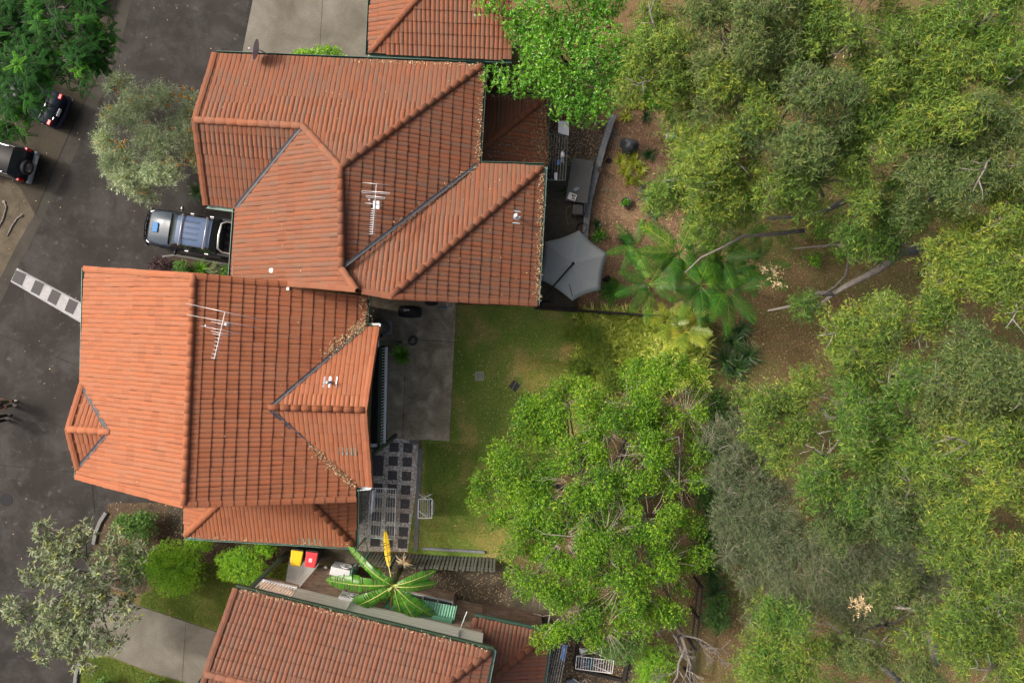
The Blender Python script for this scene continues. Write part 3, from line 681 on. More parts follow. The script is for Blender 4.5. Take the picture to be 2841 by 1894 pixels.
# ---- the house at the bottom edge
hb = House('townhouse', 'brown tiled house at the bottom edge with cream cladding and a green lean-to', P(900, 1800), M_TILE_D)
B1 = RPlane((654, 1632, ZE), (1367, 1806, ZE), (571, 1868, 6.4))
BR0 = B1.on(571, 1868); BR1 = B1.on(1100, 1997); BR2 = B1.on(1160, 1955)
BE = RPlane((1367, 1806, ZE), (1347, 1900, ZE), B1.on(1239, 1896)); BS = RPlane(BR0, BR1, V3((BR0.x-.6, BR0.y-2.3, BR0.z-1.05)))
hb.face(B1, [(654, 1632), (1367, 1806), (1239, 1896), BR2, BR1, BR0]); hb.face(BE, [(1367, 1806), (1330, 1990), (1160, 1955), (1239, 1896)])
hb.face(BS, [BR0, BR1, (1060, 2120), (535, 2000)])
hb.cap_line(B1.on(1362, 1808), BR2, .122); hb.cap_line(BR0, BR1, .122)
hb.verge_line(B1.on(654, 1632), BR0, W_); hb.verge_line(BS.on(538, 1990), BR0, W_)
BW1 = RPlane((1318, 1712, ZL), (1524, 1757, ZL), (1350, 1894, 3.2)); BW2 = RPlane((1524, 1757, ZL), (1505, 1894, ZL), BW1.on(1350, 1894))
hb.face(BW1, [(1318, 1712), (1524, 1757), (1350, 1894), (1280, 1880)]); hb.face(BW2, [(1524, 1757), (1492, 1990), (1270, 1960), (1350, 1894)])
hb.cap_line(BW1.on(1518, 1762), BW1.on(1330, 1910), .14); hb.verge_line(BW1.on(1319, 1713), BW1.on(1300, 1800), W_)
hb.finish()
NB = V3((.236, .97, 0))
hb.gutter(P(652, 1630, ZE), P(1369, 1804, ZE), NB, M_DGREEN); hb.gutter(P(1368, 1805, ZE), P(1335, 1975, ZE), E_, M_GUTL); hb.gutter(P(1318, 1710, ZL), P(1526, 1755, ZL), NB); hb.gutter(P(1526, 1757, ZL), P(1500, 1950, ZL), E_, M_GUTL)
hb.gutter(P(553, 1900, ZE), P(570, 1874, ZE-.05), V3((-1, .4, 0)), M_DGREEN)
def along(t, off, z):            # a point on the north wall line of this house: t along the eave, off metres out of the wall
    a = P(654, 1632, ZE); b = P(1367, 1806, ZE); d = (b-a).normalized(); p = a+d*t-NB.normalized()*(.45-off); return V3((p.x, p.y, z))
LEN = (P(1367, 1806, ZE)-P(654, 1632, ZE)).length
mb = MB(); mb.prism([along(1.7, 0, 0), along(LEN-.4, 0, 0), along(LEN-.4, -7, 0), along(.35, -7, 0), along(.35, -1.6, 0), along(1.7, -1.6, 0)], 0, 2.95); mb.build('wall', M_BRICK2, hb.root)
mb = MB(); mb.prism([along(1.7, .06, 0), along(LEN-.35, .06, 0), along(LEN-.35, -7, 0), along(1.7, -7, 0)], 2.95, 5.08); mb.build('wall', M_CREAM, hb.root)
mb = MB(); mb.prism([along(.4, -1.2, 0), along(1.69, -1.2, 0), along(1.69, -7, 0), along(.4, -7, 0)], 2.95, 5.06); mb.build('wall', M_BRICK, hb.root)
for i in range(8):
    z = 3.2+i*.24; mb = MB(); mb.bar(along(1.72, .0625, z), along(LEN-.37, .0625, z), .006, .010); mb.build('weatherboard_lap', M_CREAM, hb.root)
mb = MB(); mb.prism([along(.2, .12, 0), along(1.69, .12, 0), along(1.69, -1.6, 0), along(.2, -1.6, 0)], 2.78, 2.94); mb.build('balcony_deck', M_BRICK2, hb.root)
mb = MB(); mb.bar(along(.22, .06, 3.0), along(1.68, .06, 3.0), .1, .1); mb.build('bottom_rail', M_WHITE, hb.root)
mb = MB(); mb.bar(along(.22, .06, 3.95), along(1.68, .06, 3.95), .1, .07); mb.build('top_rail', M_WHITE, hb.root)
bal = MB(); bal.bar(V3((0, 0, 3.05)), V3((0, 0, 3.92)), .03, .03, V3((1, 0, 0))); bme = raw_mesh('baluster', bal.v, bal.f, M_WHITE)
for i in range(13): put(bpy.data.objects.new('baluster', bme), hb.root, Matrix.Translation(along(.3+i*.112, .06, 0)))
mb = MB(); p = along(.25, .2, 0); mb.bar(p, p+V3((0, 0, 5.05)), .13, .13, V3((1, 0, 0))); mb.build('post', M_DGREEN, hb.root)
mb = MB(); p = along(3.9, .12, 0); mb.tube([along(3.9, .12, 3.2), along(3.9, .12, 5.0)], .04, 8); mb.build('downpipe', M_CREAM, hb.root)
mb = MB(); mb.tube([along(LEN-1.3, .1, 3.3), along(LEN-1.3, .14, 5.0)], .035, 8); mb.build('downpipe', M_GREY, hb.root)
mb = MB(); mb.bar(along(LEN-1.3, .14, 3.3), along(LEN-1.2, .9, 3.35), .03, .03); mb.build('bracket_arm', M_STEELW, hb.root)
mb = MB(); mb.prism([P(x, y, ZL) for x, y in ((1335, 1728), (1508, 1766), (1478, 1960), (1300, 1930))], 0, ZL-.14); mb.build('wall', M_BRICK, hb.root)
# sunroom under the green steel roof
a, b = P(1084, 1643, 2.35), P(1263, 1681, 2.35); c, d = P(1254, 1722, 2.62), P(1066, 1681, 2.62)
mb = MB(); N = 25*6
for i in range(N+1):
    k = i/N; hh = .018*math.cos(i/6*2*math.pi)
    mb.v += [a.lerp(b, k)+V3((0, 0, hh)), d.lerp(c, k)+V3((0, 0, hh))]
    if i: mb.f.append((2*i-2, 2*i, 2*i+1, 2*i-1))
sr = mb.build('sunroom_roof', M_GREENROOF, hb.root, True)
mb = MB(); mb.bar(d+V3((0, -.05, .05)), c+V3((0, -.05, .05)), .32, .06); mb.build('ridge_flashing', M_GREENROOF, sr)
mb = MB(); mb.bar(b+V3((.05, 0, -.05)), c+V3((.05, 0, -.05)), .05, .2); mb.build('side_flashing', M_GREENROOF, sr)
n0 = V3((.1, .42, 0)); wa, wb = P(1084, 1643, 2.35)-n0, P(1255, 1680, 2.35)-n0
mb = MB(); mb.bar(V3((wa.x, wa.y, .45)), V3((wb.x, wb.y, .45)), .2, .9); mb.bar(V3((wb.x, wb.y, .45)), V3((wb.x-.3, wb.y-.75, .45)), .2, .9); mb.build('sunroom_wall', M_BRICK2, hb.root)
window(hb.root, wa, wb, .95, 2.25, NB, 3, M_STEELW)
window(hb.root, wb, wb+V3((-.25, -.7, 0)), .95, 2.25, E_, 0, M_STEELW)
# ------------------------------------------------------------------ ground, road, paving
mb = MB(); mb.quad(V3((-70, -60, -.012)), V3((70, -60, -.012)), V3((70, 60, -.012)), V3((-70, 60, -.012)))
structure(mb.build('ground', M_SOIL))
road = sheet('road', [(-900, -700), (705, -700), (700, 0), (668, 160), (660, 300), (700, 600), (690, 770), (500, 1390), (330, 1402), (293, 1422), (262, 1480), (250, 1560), (256, 1700), (230, 1820), (205, 1900), (190, 2500), (-900, 2500)], 0.0, M_ROAD)
GO = [(366, 0), (341, 100), (321, 163), (302, 223), (279, 275), (235, 374), (193, 462), (145, 555), (118, 610), (83, 680), (48, 743), (0, 845), (-120, 1080)]
GI = [(325, 0), (314, 54), (287, 181), (257, 238), (225, 302), (181, 395), (151, 465), (120, 540), (97, 594), (54, 666), (0, 772), (-150, 1060)]
gut = sheet('road_gutter', [(372, -300)]+GO+GI[::-1]+[(330, -300)], 0.004, M_GUTTER)
sheet('parking_pad', [(-900, -300), (330, -300)]+GI[:9]+[(55, 520), (0, 470), (-900, 300)], 0.006, M_PAD)
sheet('dirt_verge', [(-900, 300), (0, 470), (55, 520)]+GI[8:]+[(-900, 2000)], 0.005, M_DIRT)
drv = sheet('driveway', [(705, -500), (1090, -500), (1070, 190), (640, 175), (668, 160), (700, 0)], 0.006, M_DRIVE)
drv2 = sheet('driveway', [(256, 1690), (300, 1640), (381, 1678), (609, 1754), (720, 1790), (690, 2000), (560, 1905), (429, 1867), (302, 1819), (230, 1820)], 0.006, M_DRIVE)
def joint(parent, pts, w=.018, z=.011, wob=0.0, mat=None):
    v = [P(x, y, z) for x, y in pts]; q = []
    for i in range(len(v)-1):
        n = max(1, int((v[i+1]-v[i]).length/.12)) if wob else 1
        q += [v[i].lerp(v[i+1], k/n) for k in range(n)]
    q.append(v[-1]); mb = MB()
    if wob: q = [p+V3((random.uniform(-wob, wob), random.uniform(-wob, wob), 0)) for p in q]
    for i, p in enumerate(q):
        d = (q[min(i+1, len(q)-1)]-q[max(i-1, 0)]).normalized(); n = V3((-d.y, d.x, 0))*w*(random.uniform(.4, .7) if wob else .5)
        mb.v += [p+n, p-n]
        if i: mb.f.append((2*i-2, 2*i-1, 2*i+1, 2*i))
    return mb.build('joint', mat or M_JOINT, parent)
joint(road, [(119, 610), (329, 728)], .03); joint(road, [(279, 277), (380, 334)]); joint(road, [(-20, 920), (48, 946), (215, 1014)], .025)
joint(road, [(-10, 1128), (30, 1138), (80, 1158), (160, 1178), (170, 1186)], .02, .004, .018); joint(road, [(-20, 1288), (215, 1310)], .022); joint(road, [(-20, 1632), (92, 1646)], .025)
joint(road, [(-20, 1814), (40, 1818), (90, 1838), (150, 1850)], .022, .004, .02); joint(road, [(253, 1320), (262, 1420)], .022)
joint(gut, [(254, 256), (280, 276)], .015, .008); joint(gut, [(165, 438), (193, 462)], .015, .008); joint(gut, [(97, 594), (119, 610)], .02, .008); joint(gut, [(310, 80), (341, 100)], .015, .008)
joint(drv, [(895, -5), (888, 120), (884, 160)], .012); joint(drv, [(700, 0), (668, 160)], .03); joint(drv2, [(381, 1678), (609, 1754)], .03); joint(drv2, [(516, 1718), (505, 1890)], .010)
GI2 = [(0.5*a[0]+.5*b[0], .5*a[1]+.5*b[1]) for a, b in zip(GI[:9], GI[:9])]
joint(gut, GI[:9], .03, .012)
# kerbs
def kerb(name_pts, label, w=.17, h=.12):
    pts = [P(x, y, h) for x, y in name_pts]; mb = MB(); v = []
    for i, p in enumerate(pts):
        d = (pts[min(i+1, len(pts)-1)]-pts[max(i-1, 0)]); d.z = 0; d.normalize(); n = V3((-d.y, d.x, 0))
        for a, z in ((-w/2, -.02), (-w/2, h-.03), (-w/2+.03, h), (w/2-.02, h), (w/2, h-.02), (w/2, -.02)): v.append(V3((p.x, p.y, z))+n*a)
    m = 6; f = [(i*m+k, i*m+k+1, (i+1)*m+k+1, (i+1)*m+k) for i in range(len(pts)-1) for k in range(m-1)]
    f += [tuple(range(m)), tuple(range(len(v)-1, len(v)-m-1, -1))]
    mb.add(v, f); o = mb.build('kerb', M_KERB); tag(o, label, 'kerb', 'kerbs along the road'); return o
kerb([(293, 1422), (276, 1448), (263, 1480), (258, 1510)], 'short grey concrete kerb beside the round shrubs')
kerb([(226, 1826), (214, 1850), (208, 1880), (206, 1920), (202, 1990)], 'grey concrete kerb along the lower left lawn')
kerb([(450, 712), (485, 708), (530, 715), (575, 724), (645, 736)], 'low concrete edging between the parked ute and the shrubs', .1, .08)
# beds, lawns, paths
sheet('garden_bed', [(300, 1395), (480, 1392), (515, 1400), (1000, 1515), (1000, 1545), (800, 1560), (640, 1570), (400, 1645), (300, 1640), (256, 1690), (250, 1560), (262, 1480), (293, 1422)], .004, M_BED)
sheet('garden_bed', [(405, 770), (420, 735), (450, 714), (485, 710), (575, 727), (660, 742), (660, 775)], .006, M_BED)
sheet('garden_bed', [(540, 470), (600, 470), (640, 545), (565, 550)], .006, M_BED)
sheet('side_path', [(470, 1404), (540, 1404), (540, 1500), (462, 1484)], .009, M_PAD)
flawn = sheet('front_lawn', [(381, 1677), (396, 1645), (560, 1560), (650, 1552), (705, 1632), (725, 1790), (609, 1753)], .008, M_LAWN2)
flawn2 = sheet('front_lawn', [(230, 1821), (302, 1820), (429, 1868), (560, 1906), (640, 2040), (200, 2040), (208, 1890)], .004, M_LAWN2)
sheet('side_yard', [(726, 1600), (800, 1545), (792, 1640), (690, 1660)], .004, M_LAWN2)
sheet('side_path', [(803, 1545), (885, 1560), (880, 1578), (828, 1662), (788, 1640)], .009, M_PATH)
sheet('gravel_strip', [(878, 1515), (1010, 1528), (1010, 1572), (890, 1560)], .009, M_DIRT)
sheet('rear_yard', [(1010, 1565), (1420, 1570), (1600, 1760), (1760, 1780), (1760, 2000), (1480, 2000), (1330, 1720), (1000, 1660)], .002, M_DIRT)
patio = slab('patio_slab', [(1020, 800), (1268, 812), (1247, 1223), (1046, 1213)], -.02, .06, M_PATIO, None, .01); structure(patio)
joint(patio, [(1262, 948), (1130, 942)], .014, .064); joint(patio, [(1125, 985), (1117, 1216)], .014, .064)
lawn = sheet('lawn', [(1262, 845), (1490, 850), (1600, 862), (1640, 920), (1600, 1010), (1680, 1100), (1560, 1300), (1420, 1560), (1130, 1532), (1172, 1230), (1163, 1219), (1245, 1222)], .012, M_LAWN)
peb = sheet('pebble_path', [(1010, 1212), (1163, 1219), (1160, 1240), (1148, 1530), (990, 1528)], .008, M_PEBBLE)
pv = MB(); s = .2; pv.prism([(-s, -s), (s, -s), (s, s), (-s, s)], 0, .045); pme = raw_mesh('paver', pv.v, pv.f, M_PAVER)
for x, y in ([(1132, 1242), (1130, 1281), (1128, 1320), (1126, 1358.6), (1124, 1397), (1122, 1436), (1119.4, 1474), (1117, 1507)]+[(1093.5, 1240), (1091, 1278), (1089, 1318), (1088, 1355), (1084.6, 1393), (1082.7, 1433), (1081, 1471), (1077, 1504)]+[(1049, 1353), (1047, 1393), (1045.7, 1431.6), (1042.5, 1470), (1040.6, 1502)]):
    put(bpy.data.objects.new('paver', pme), peb, Matrix.Translation(P(x, y)+V3((0, 0, -.012+random.uniform(0, .006)))) @ rotz(-.055+random.uniform(-.02, .02)))
slab('paver', [(1029, 1263), (1065, 1264), (1062, 1321), (1027, 1319)], 0, .035, M_PAVER, peb); slab('paver', [(1136, 1220), (1162, 1221), (1160, 1233), (1136, 1232)], 0, .04, M_EDGE, peb)
for i in range(6):
    y0 = 1243+i*47.5; y1 = y0+46.6; f = lambda y: 1159.5-(y-1243)*.046
    slab('edging_stone', [(f(y0), y0), (f(y0)+12.5, y0), (f(y1)+12.5, y1), (f(y1), y1)], 0, .05+random.uniform(0, .01), M_EDGE, peb, .006)
yard = sheet('paved_yard', [(1490, 330), (1690, 340), (1655, 500), (1630, 560), (1625, 650), (1600, 862), (1480, 855)], .020, m_ground('yard_base', [(0.3, (.05, .044, .034)), (.7, (.09, .08, .062))], 1.4, 40, .4))
yp = MB(); s = .118; yp.prism([(-s, -s), (s, -s), (s, s), (-s, s)], 0, .03); ypme = raw_mesh('paver', yp.v, yp.f, m_plain('yard_paver', (.066, .06, .046), .9, 0, .35, 4, .3, .2))
for i in range(8):
    for j in range(17):
        x, y = 1506+i*15.6-j*.5, 448+j*15.6
        if x > 1640-(y-448)*.07: continue
        put(bpy.data.objects.new('paver', ypme), yard, Matrix.Translation(P(x, y)+V3((0, 0, .008+random.uniform(0, .008)))) @ rotz(-.03+random.uniform(-.015, .015)))
mulch = sheet('mulch_bed', [(1700, 310), (1900, 300), (1990, 420), (1990, 640), (1780, 862), (1602, 862), (1625, 650), (1632, 560), (1660, 490)], .016, M_MULCH)

# speed hump painted across the road
hump = thing('speed_hump', 'white painted speed hump with dark squares across the road', 'speed hump', P(140, 815))
mb = MB(); mb.add([P(29, 781, .001), P(300, 940, .001), P(320, 890, .001), P(48, 743, .001), P(33, 778, .05), P(300, 934, .05), P(317, 894, .05), P(49, 748, .05)], [(4, 5, 6, 7), (0, 1, 5, 4), (1, 2, 6, 5), (2, 3, 7, 6), (3, 0, 4, 7)])
mb.build('hump_body', M_PAINTW, hump)
for q in ([(150, 915), (245, 955), (200, 1060), (105, 1010)], [(325, 1005), (408, 1045), (360, 1152), (280, 1110)], [(480, 1088), (563, 1130), (515, 1240), (432, 1195)], [(635, 1175), (720, 1215), (670, 1325), (592, 1285)], [(795, 1262), (880, 1302), (830, 1412), (752, 1370)]):
    mb = MB(); mb.add([P(x/3.3127, 473+y/3.3127, .055) for x, y in q][::-1], [(0, 1, 2, 3)]); mb.build('painted_square', M_PAINTD, hump)
mh = thing('manhole_cover', 'round dark manhole cover set in the road at the left edge', 'manhole', P(18, 1385))
mb = MB(); mb.lathe(P(18, 1385), [(.36, 0), (.36, .006), (.30, .007), (.30, .003)], 28); mb.build('rim', M_GUTTER, mh)
mb = MB(); mb.lathe(P(18, 1385), [(.295, 0), (.295, .012), (.28, .015)], 28); mb.build('lid', M_BLACK, mh)
# tree roots in the dirt
for i, pts in enumerate([[(-10, 640), (8, 610), (18, 575), (12, 560)], [(20, 655), (32, 630), (48, 605), (62, 598)]]):
    mb = MB(); mb.tube([P(x, y, .03) for x, y in pts], [.02, .04, .03, .05], 7); mb.lathe(P(pts[-1][0], pts[-1][1], 0), [(.08, 0), (.07, .04), (.03, .03)], 9)
    tag(mb.build('tree_root', M_BARK, None, True), ('short grey root stump in the dirt nearest the parked cars', 'grey root with round cut end in the dirt beside the gutter')[i], 'root', 'roots in the dirt verge')

# fences and retaining timber
fence = thing('paling_fence', 'weathered gapped paling fence between the lawn and the bottom house', 'fence', P(1180, 1540))
fa, fb = P(1012, 1532), P(1372, 1546); pl_me = []
for k in range(3):
    mb = MB(); hh = 1.72+.05*k; mb.box((0, 0, hh/2), (.10, .02, hh)); pl_me.append(raw_mesh('paling', mb.v, mb.f, M_PALING))
n = 38
for i in range(n):
    p = fa.lerp(fb, i/(n-1)); put(bpy.data.objects.new('paling', random.choice(pl_me)), fence, Matrix.Translation(p) @ rotz(-.04+random.uniform(-.05, .05)) @ Matrix.Rotation(random.uniform(-.015, .015), 4, 'Y'))
for z in (.3, 1.35):
    mb = MB(); mb.bar(fa+V3((0, -.04, z)), fb+V3((0, -.04, z)), .04, .08); mb.build('rail', M_PALING, fence)
for i in range(5):
    p = fa.lerp(fb, i/4)+V3((0, -.1, 0)); mb = MB(); mb.bar(p, p+V3((0, 0, 1.75)), .09, .09, V3((1, 0, 0))); mb.build('post', M_DARKWOOD, fence)
mb = MB(); mb.bar(P(1172, 1520, .06), P(1345, 1530, .06), .10, .14); tag(mb.build('timber_edging', M_SLEEPER), 'pale timber edging at the foot of the paling fence', 'edging')
df = thing('boundary_fence', 'dark stained fence between the two back yards', 'fence', P(1600, 865))
a, b = P(1486, 858), P(1960, 890)
for k in range(3):
    mb = MB(); hh = 1.15+.03*k; mb.box((0, 0, hh/2), (.1, .02, hh)); pl_me[k] = raw_mesh('paling', mb.v, mb.f, M_DARKWOOD)
for i in range(66):
    p = a.lerp(b, i/65); put(bpy.data.objects.new('paling', random.choice(pl_me)), df, Matrix.Translation(p) @ rotz(-.07+random.uniform(-.04, .04)))
for z in (.3, .95):
    mb = MB(); mb.bar(a+V3((0, .05, z)), b+V3((0, .05, z)), .06, .1); mb.build('rail', M_DARKWOOD, df)
bf = thing('boundary_fence', 'thin dark post and rail fence along the bush edge', 'fence', P(1912, 1740))
a, b = P(1925, 1600), P(1898, 1850)
for i in range(4):
    p = a.lerp(b, i/3); mb = MB(); mb.bar(p, p+V3((0, 0, 1.3)), .1, .1, V3((1, 0, 0))); mb.build('post', M_DARKWOOD, bf)
for z in (.5, 1.15):
    mb = MB(); mb.bar(a+V3((.07, 0, z)), b+V3((.07, 0, z)), .05, .1); mb.build('rail', M_DARKWOOD, bf)
tw = thing('retaining_wall', 'grey weathered timber retaining wall beside the mulch bed', 'retaining wall', P(1660, 480))
for q in ([(1702, 318), (1676, 400), (1647, 505), (1634, 561)], [(1634, 562), (1629, 600), (1624, 645), (1622, 690)]):
    v = [P(x, y, .42) for x, y in q]; mb = MB()
    for i in range(len(v)-1): mb.bar(v[i]-V3((0, 0, .21)), v[i+1]-V3((0, 0, .21)), .25, .42)
    mb.build('sleeper', M_SLEEPER, tw)
for i, q in enumerate(([(1606, 1765), (1594, 1850)], [(1594, 1855), (1660, 1872), (1728, 1888)], [(1746, 1822), (1728, 1894)])):
    v = [P(x, y, .2) for x, y in q]; mb = MB()
    for k in range(len(v)-1): mb.bar(v[k]-V3((0, 0, .1)), v[k+1]-V3((0, 0, .1)), .13, .2)
    tag(mb.build('timber_edging', M_DARKWOOD), ('dark timber edging left of the clothes airer at the bottom', 'long dark timber edging below the clothes airer at the bottom', 'dark timber edging right of the clothes airer at the bottom')[i], 'edging', 'garden edging at the bottom yard')
# green tube gate beside the lean-to
gate = thing('side_gate', 'green tube framed side gate at the corner of the lean-to', 'gate', P(1012, 1530))
a, b = P(1014, 1490), P(1026, 1532); mb = MB()
for p in (a, b): mb.tube([p, p+V3((0, 0, 1.7))], .03, 7)
for z in (.15, 1.68): mb.tube([a+V3((0, 0, z)), b+V3((0, 0, z))], .025, 7)
mb.build('frame', M_GREENROOF, gate)
for i in range(7):
    p = a.lerp(b, (i+1)/8); mb = MB(); mb.tube([p+V3((0, 0, .15)), p+V3((0, 0, 1.68))], .009, 5); mb.build('bar', M_GREENROOF, gate)
gate = thing('side_gate', 'green wire panel standing between the wall and the white box unit', 'gate', P(1005, 1590))
a, b = P(1000, 1548), P(988, 1610); mb = MB()
for p in (a, b): mb.tube([p, p+V3((0, 0, 1.6))], .03, 7)
for z in (.15, 1.58): mb.tube([a+V3((0, 0, z)), b+V3((0, 0, z))], .025, 7)
mb.build('frame', M_GREENROOF, gate)
for i in range(10):
    p = a.lerp(b, (i+1)/11); mb = MB(); mb.tube([p+V3((0, 0, .15)), p+V3((0, 0, 1.58))], .009, 5); mb.build('bar', M_GREENROOF, gate)
# ------------------------------------------------------------------ vehicles
def paint(name, col, rough=.25, metal=.3): return m_plain(name, col, rough, 0.0, .06, 3, .12, 0, .02)
M_TYRE = m_plain('tyre_rubber', (.012, .012, .012), .85); M_RED = m_plain('tail_light', (.35, .012, .012), .2); M_CHROME = m_plain('chrome', (.55, .56, .58), .2, .9, .08)
M_PLATE = m_plain('number_plate', (.55, .56, .55), .5, 0, .3, 60)
def loft(secs, closed_ends=True):
    """secs: (x, half profile [(y,z)...] from the sill up to the centre line)"""
    mb = MB(); n = len(secs[0][1])*2-1; v = []
    for x, pr in secs:
        pts = [(y, z) for y, z in pr]+[(-y, z) for y, z in pr[-2::-1]]
        v += [V3((x, y, z)) for y, z in pts]
    f = [(i*n+k, (i+1)*n+k, (i+1)*n+k+1, i*n+k+1) for i in range(len(secs)-1) for k in range(n-1)]
    if closed_ends: f += [tuple(range(n)), tuple(range(len(v)-1, len(v)-n-1, -1))]
    return mb.add(v, f)
def wheel_at(root, M, x, y, r=.33, w=.2):
    s = 1 if y > 0 else -1
    Mr = M @ Matrix.Translation((x, y, r)) @ Matrix.Rotation(-math.pi/2*s, 4, 'X')
    mb = MB(); mb.lathe((0, 0, 0), [(r*.6, -w/2), (r*.92, -w/2), (r, -w*.3), (r, w*.3), (r*.92, w/2), (r*.62, w/2), (r*.6, w*.3)], 22)
    wh = mb.build('wheel', M_TYRE, root, True, M=Mr)
    mb = MB(); mb.lathe((0, 0, w*.3), [(r*.6, -.02), (r*.58, .02), (r*.2, .01), (r*.1, .03)], 22)
    for i in range(5):
        a = i*2*math.pi/5; mb.bar(V3((math.cos(a)*r*.15, math.sin(a)*r*.15, w*.3+.03)), V3((math.cos(a)*r*.55, math.sin(a)*r*.55, w*.3+.03)), .05, .02)
    put(bpy.data.objects.new('rim', raw_mesh('rim', mb.v, mb.f, M_CHROME)), wh, Mr)
def body_prof(w, zb, zs, zt, crown):
    return [(w*.93, zb), (w*.985, zb+.12), (w, (zb+zs)/2), (w*.985, zs-.06), (w*.93, zs), (w*.80, zt-crown*.25), (w*.4, zt), (0, zt+crown*.2)]

# ---- ute with hood scoop, roof bars and sports bar
hd = V3((-182, 29, 0)).normalized(); front = P(404, 626, .8); ctr = front-hd*2.32; ctr.z = 0
MU = Matrix.Translation(ctr) @ rotz(math.atan2(hd.y, hd.x))
ute = thing('parked_ute', 'dark blue grey ute with hood scoop and roof bars parked at the garage', 'ute', ctr)
PU = paint('ute_paint', (.05, .066, .085), .25, .4); PB = paint('ute_paint_dark', (.018, .022, .03), .25, .3)
W = .80
secs = [(2.18, body_prof(.70, .45, .80, .84, .03)), (2.12, body_prof(.745, .35, .88, .93, .04)), (1.85, body_prof(.79, .32, .94, 1.0, .05)), (1.3, body_prof(W, .32, .97, 1.05, .05)), (1.05, body_prof(W, .32, .98, 1.07, .05)),
        (.4, body_prof(W, .32, .98, 1.07, .03)), (-.85, body_prof(W, .32, .98, 1.07, .03)), (-.95, body_prof(W, .34, .99, 1.07, .03))]
loft(secs).build('body', PB, ute, True, M=MU)
hs = [(2.06, [(.66, .88), (.58, .945), (.3, .97), (0, .98)]), (1.8, [(.69, .95), (.6, 1.02), (.3, 1.045), (0, 1.055)]), (1.4, [(.70, 1.0), (.62, 1.075), (.3, 1.10), (0, 1.11)]), (1.12, [(.69, 1.03), (.62, 1.11), (.3, 1.14), (0, 1.15)])]
hood = loft(hs, False).build('hood', PU, ute, True, M=MU)
mb = MB(); mb.box((1.74, .02, 1.09), (.24, .42, .08)); mb.build('hood_scoop', paint('scoop_blue', (.07, .20, .42), .2, .3), hood, bevel=.02, M=MU)
mb = MB(); mb.box((1.865, .02, 1.09), (.015, .36, .05)); mb.build('scoop_mouth', M_BLACK, hood, M=MU)
def cab(zb, zt, xf0, xf1, xr0, xr1, wb, wt):
    return [(xf0, [(wb, zb), (wb*.98, zb+.01), (wb*.5, zb+.02), (0, zb+.02)]), (xf1, [(wb*1.0, zb), (wt, zt-.05), (wt*.6, zt), (0, zt+.015)]),
            (xr1, [(wb*1.0, zb), (wt, zt-.05), (wt*.6, zt), (0, zt+.015)]), (xr0, [(wb, zb), (wb*.98, zb+.01), (wb*.5, zb+.02), (0, zb+.02)])]
loft(cab(1.02, 1.58, 1.10, .56, -.94, -.83, .75, .62)).build('cabin_glass', M_GLASS, ute, False, M=MU)
mb = loft([(.60, [(.60, 1.555), (.56, 1.60), (.3, 1.62), (0, 1.625)]), (.35, [(.62, 1.57), (.58, 1.625), (.3, 1.645), (0, 1.65)]), (-.6, [(.62, 1.57), (.58, 1.62), (.3, 1.64), (0, 1.645)]), (-.84, [(.60, 1.54), (.56, 1.585), (.3, 1.60), (0, 1.605)])], False)
roof = mb.build('cab_roof', paint('ute_roof', (.085, .125, .21), .2, .4), ute, True, M=MU)
for y in (-.37, -.13, .11, .35):
    mb = MB(); mb.tube([(.22, y-.025, 1.648), (.28, y, 1.65), (.22, y+.025, 1.648)], .008, 5)
    for s in (-.028, .028): mb.tube([(.2, y+s, 1.648), (-.38, y+s, 1.643)], .008, 5)
    mb.build('roof_rib', PB, roof, M=MU)
for x in (.36, -.66):
    mb = MB(); mb.tube([(x, -.68, 1.70), (x, .68, 1.70)], .028, 8); mb.box((x, -.62, 1.63), (.08, .06, .12)); mb.box((x, .62, 1.63), (.08, .06, .12)); mb.build('roof_bar', M_ALU, ute, True, M=MU)
for s in (-1, 1):
    mb = MB(); mb.bar(V3((1.12, s*.72, 1.05)), V3((.56, s*.60, 1.58)), .06, .05); mb.bar(V3((.56, s*.60, 1.575)), V3((-.83, s*.60, 1.575)), .07, .05); mb.bar(V3((-.1, s*.745, 1.04)), V3((-.1, s*.61, 1.57)), .07, .04); mb.build('pillar', PB, ute, M=MU)
    mb = MB(); mb.lathe((0, 0, 0), [(.02, -.06), (.07, -.04), (.08, 0), (.06, .05), (.02, .06)], 10, Matrix.Diagonal((.7, 1.5, 1.3))); mb.v = [v+V3((.72, s*.95, 1.12)) for v in mb.v]; mb.bar(V3((.75, s*.78, 1.06)), V3((.74, s*.9, 1.08)), .04, .04); mb.build('mirror', PB if s > 0 else M_CHROME, ute, True, M=MU)
    mb = MB(); mb.box((2.03, s*.60, .86), (.2, .2, .12), Matrix.Rotation(-s*.35, 3, 'Z')); mb.build('headlight', M_CHROME, ute, bevel=.03, M=MU)
    for x in (.35, -.5): mb = MB(); mb.box((x, s*.80, .93), (.16, .05, .04)); mb.build('door_handle', M_CHROME, ute, bevel=.01, M=MU)
    mb = MB(); mb.bar(V3((.9, s*.83, .38)), V3((-.9, s*.83, .38)), .1, .05); mb.build('side_step', M_DGREY, ute, M=MU)
mb = MB(); mb.tube([(2.16, -.78, .62), (2.30, -.60, .64), (2.36, 0, .66), (2.30, .60, .64), (2.16, .78, .62)], .07, 8); mb.tube([(2.12, -.72, .86), (2.27, -.55, .88), (2.32, 0, .9), (2.27, .55, .88), (2.12, .72, .86)], .03, 8)
for y in (-.45, -.2, .2, .45): mb.tube([(2.32, y, .64), (2.29, y, .89)], .025, 6)
mb.build('bull_bar', M_BLACK, ute, True, M=MU)
mb = MB(); mb.tube([(1.10, -.55, 1.12), (1.02, 0, 1.16), (1.05, .5, 1.13)], .012, 5); mb.build('wiper', M_BLACK, ute, M=MU)
tub = [(-1.0, .05), (-2.3, .05)]
mb = MB()
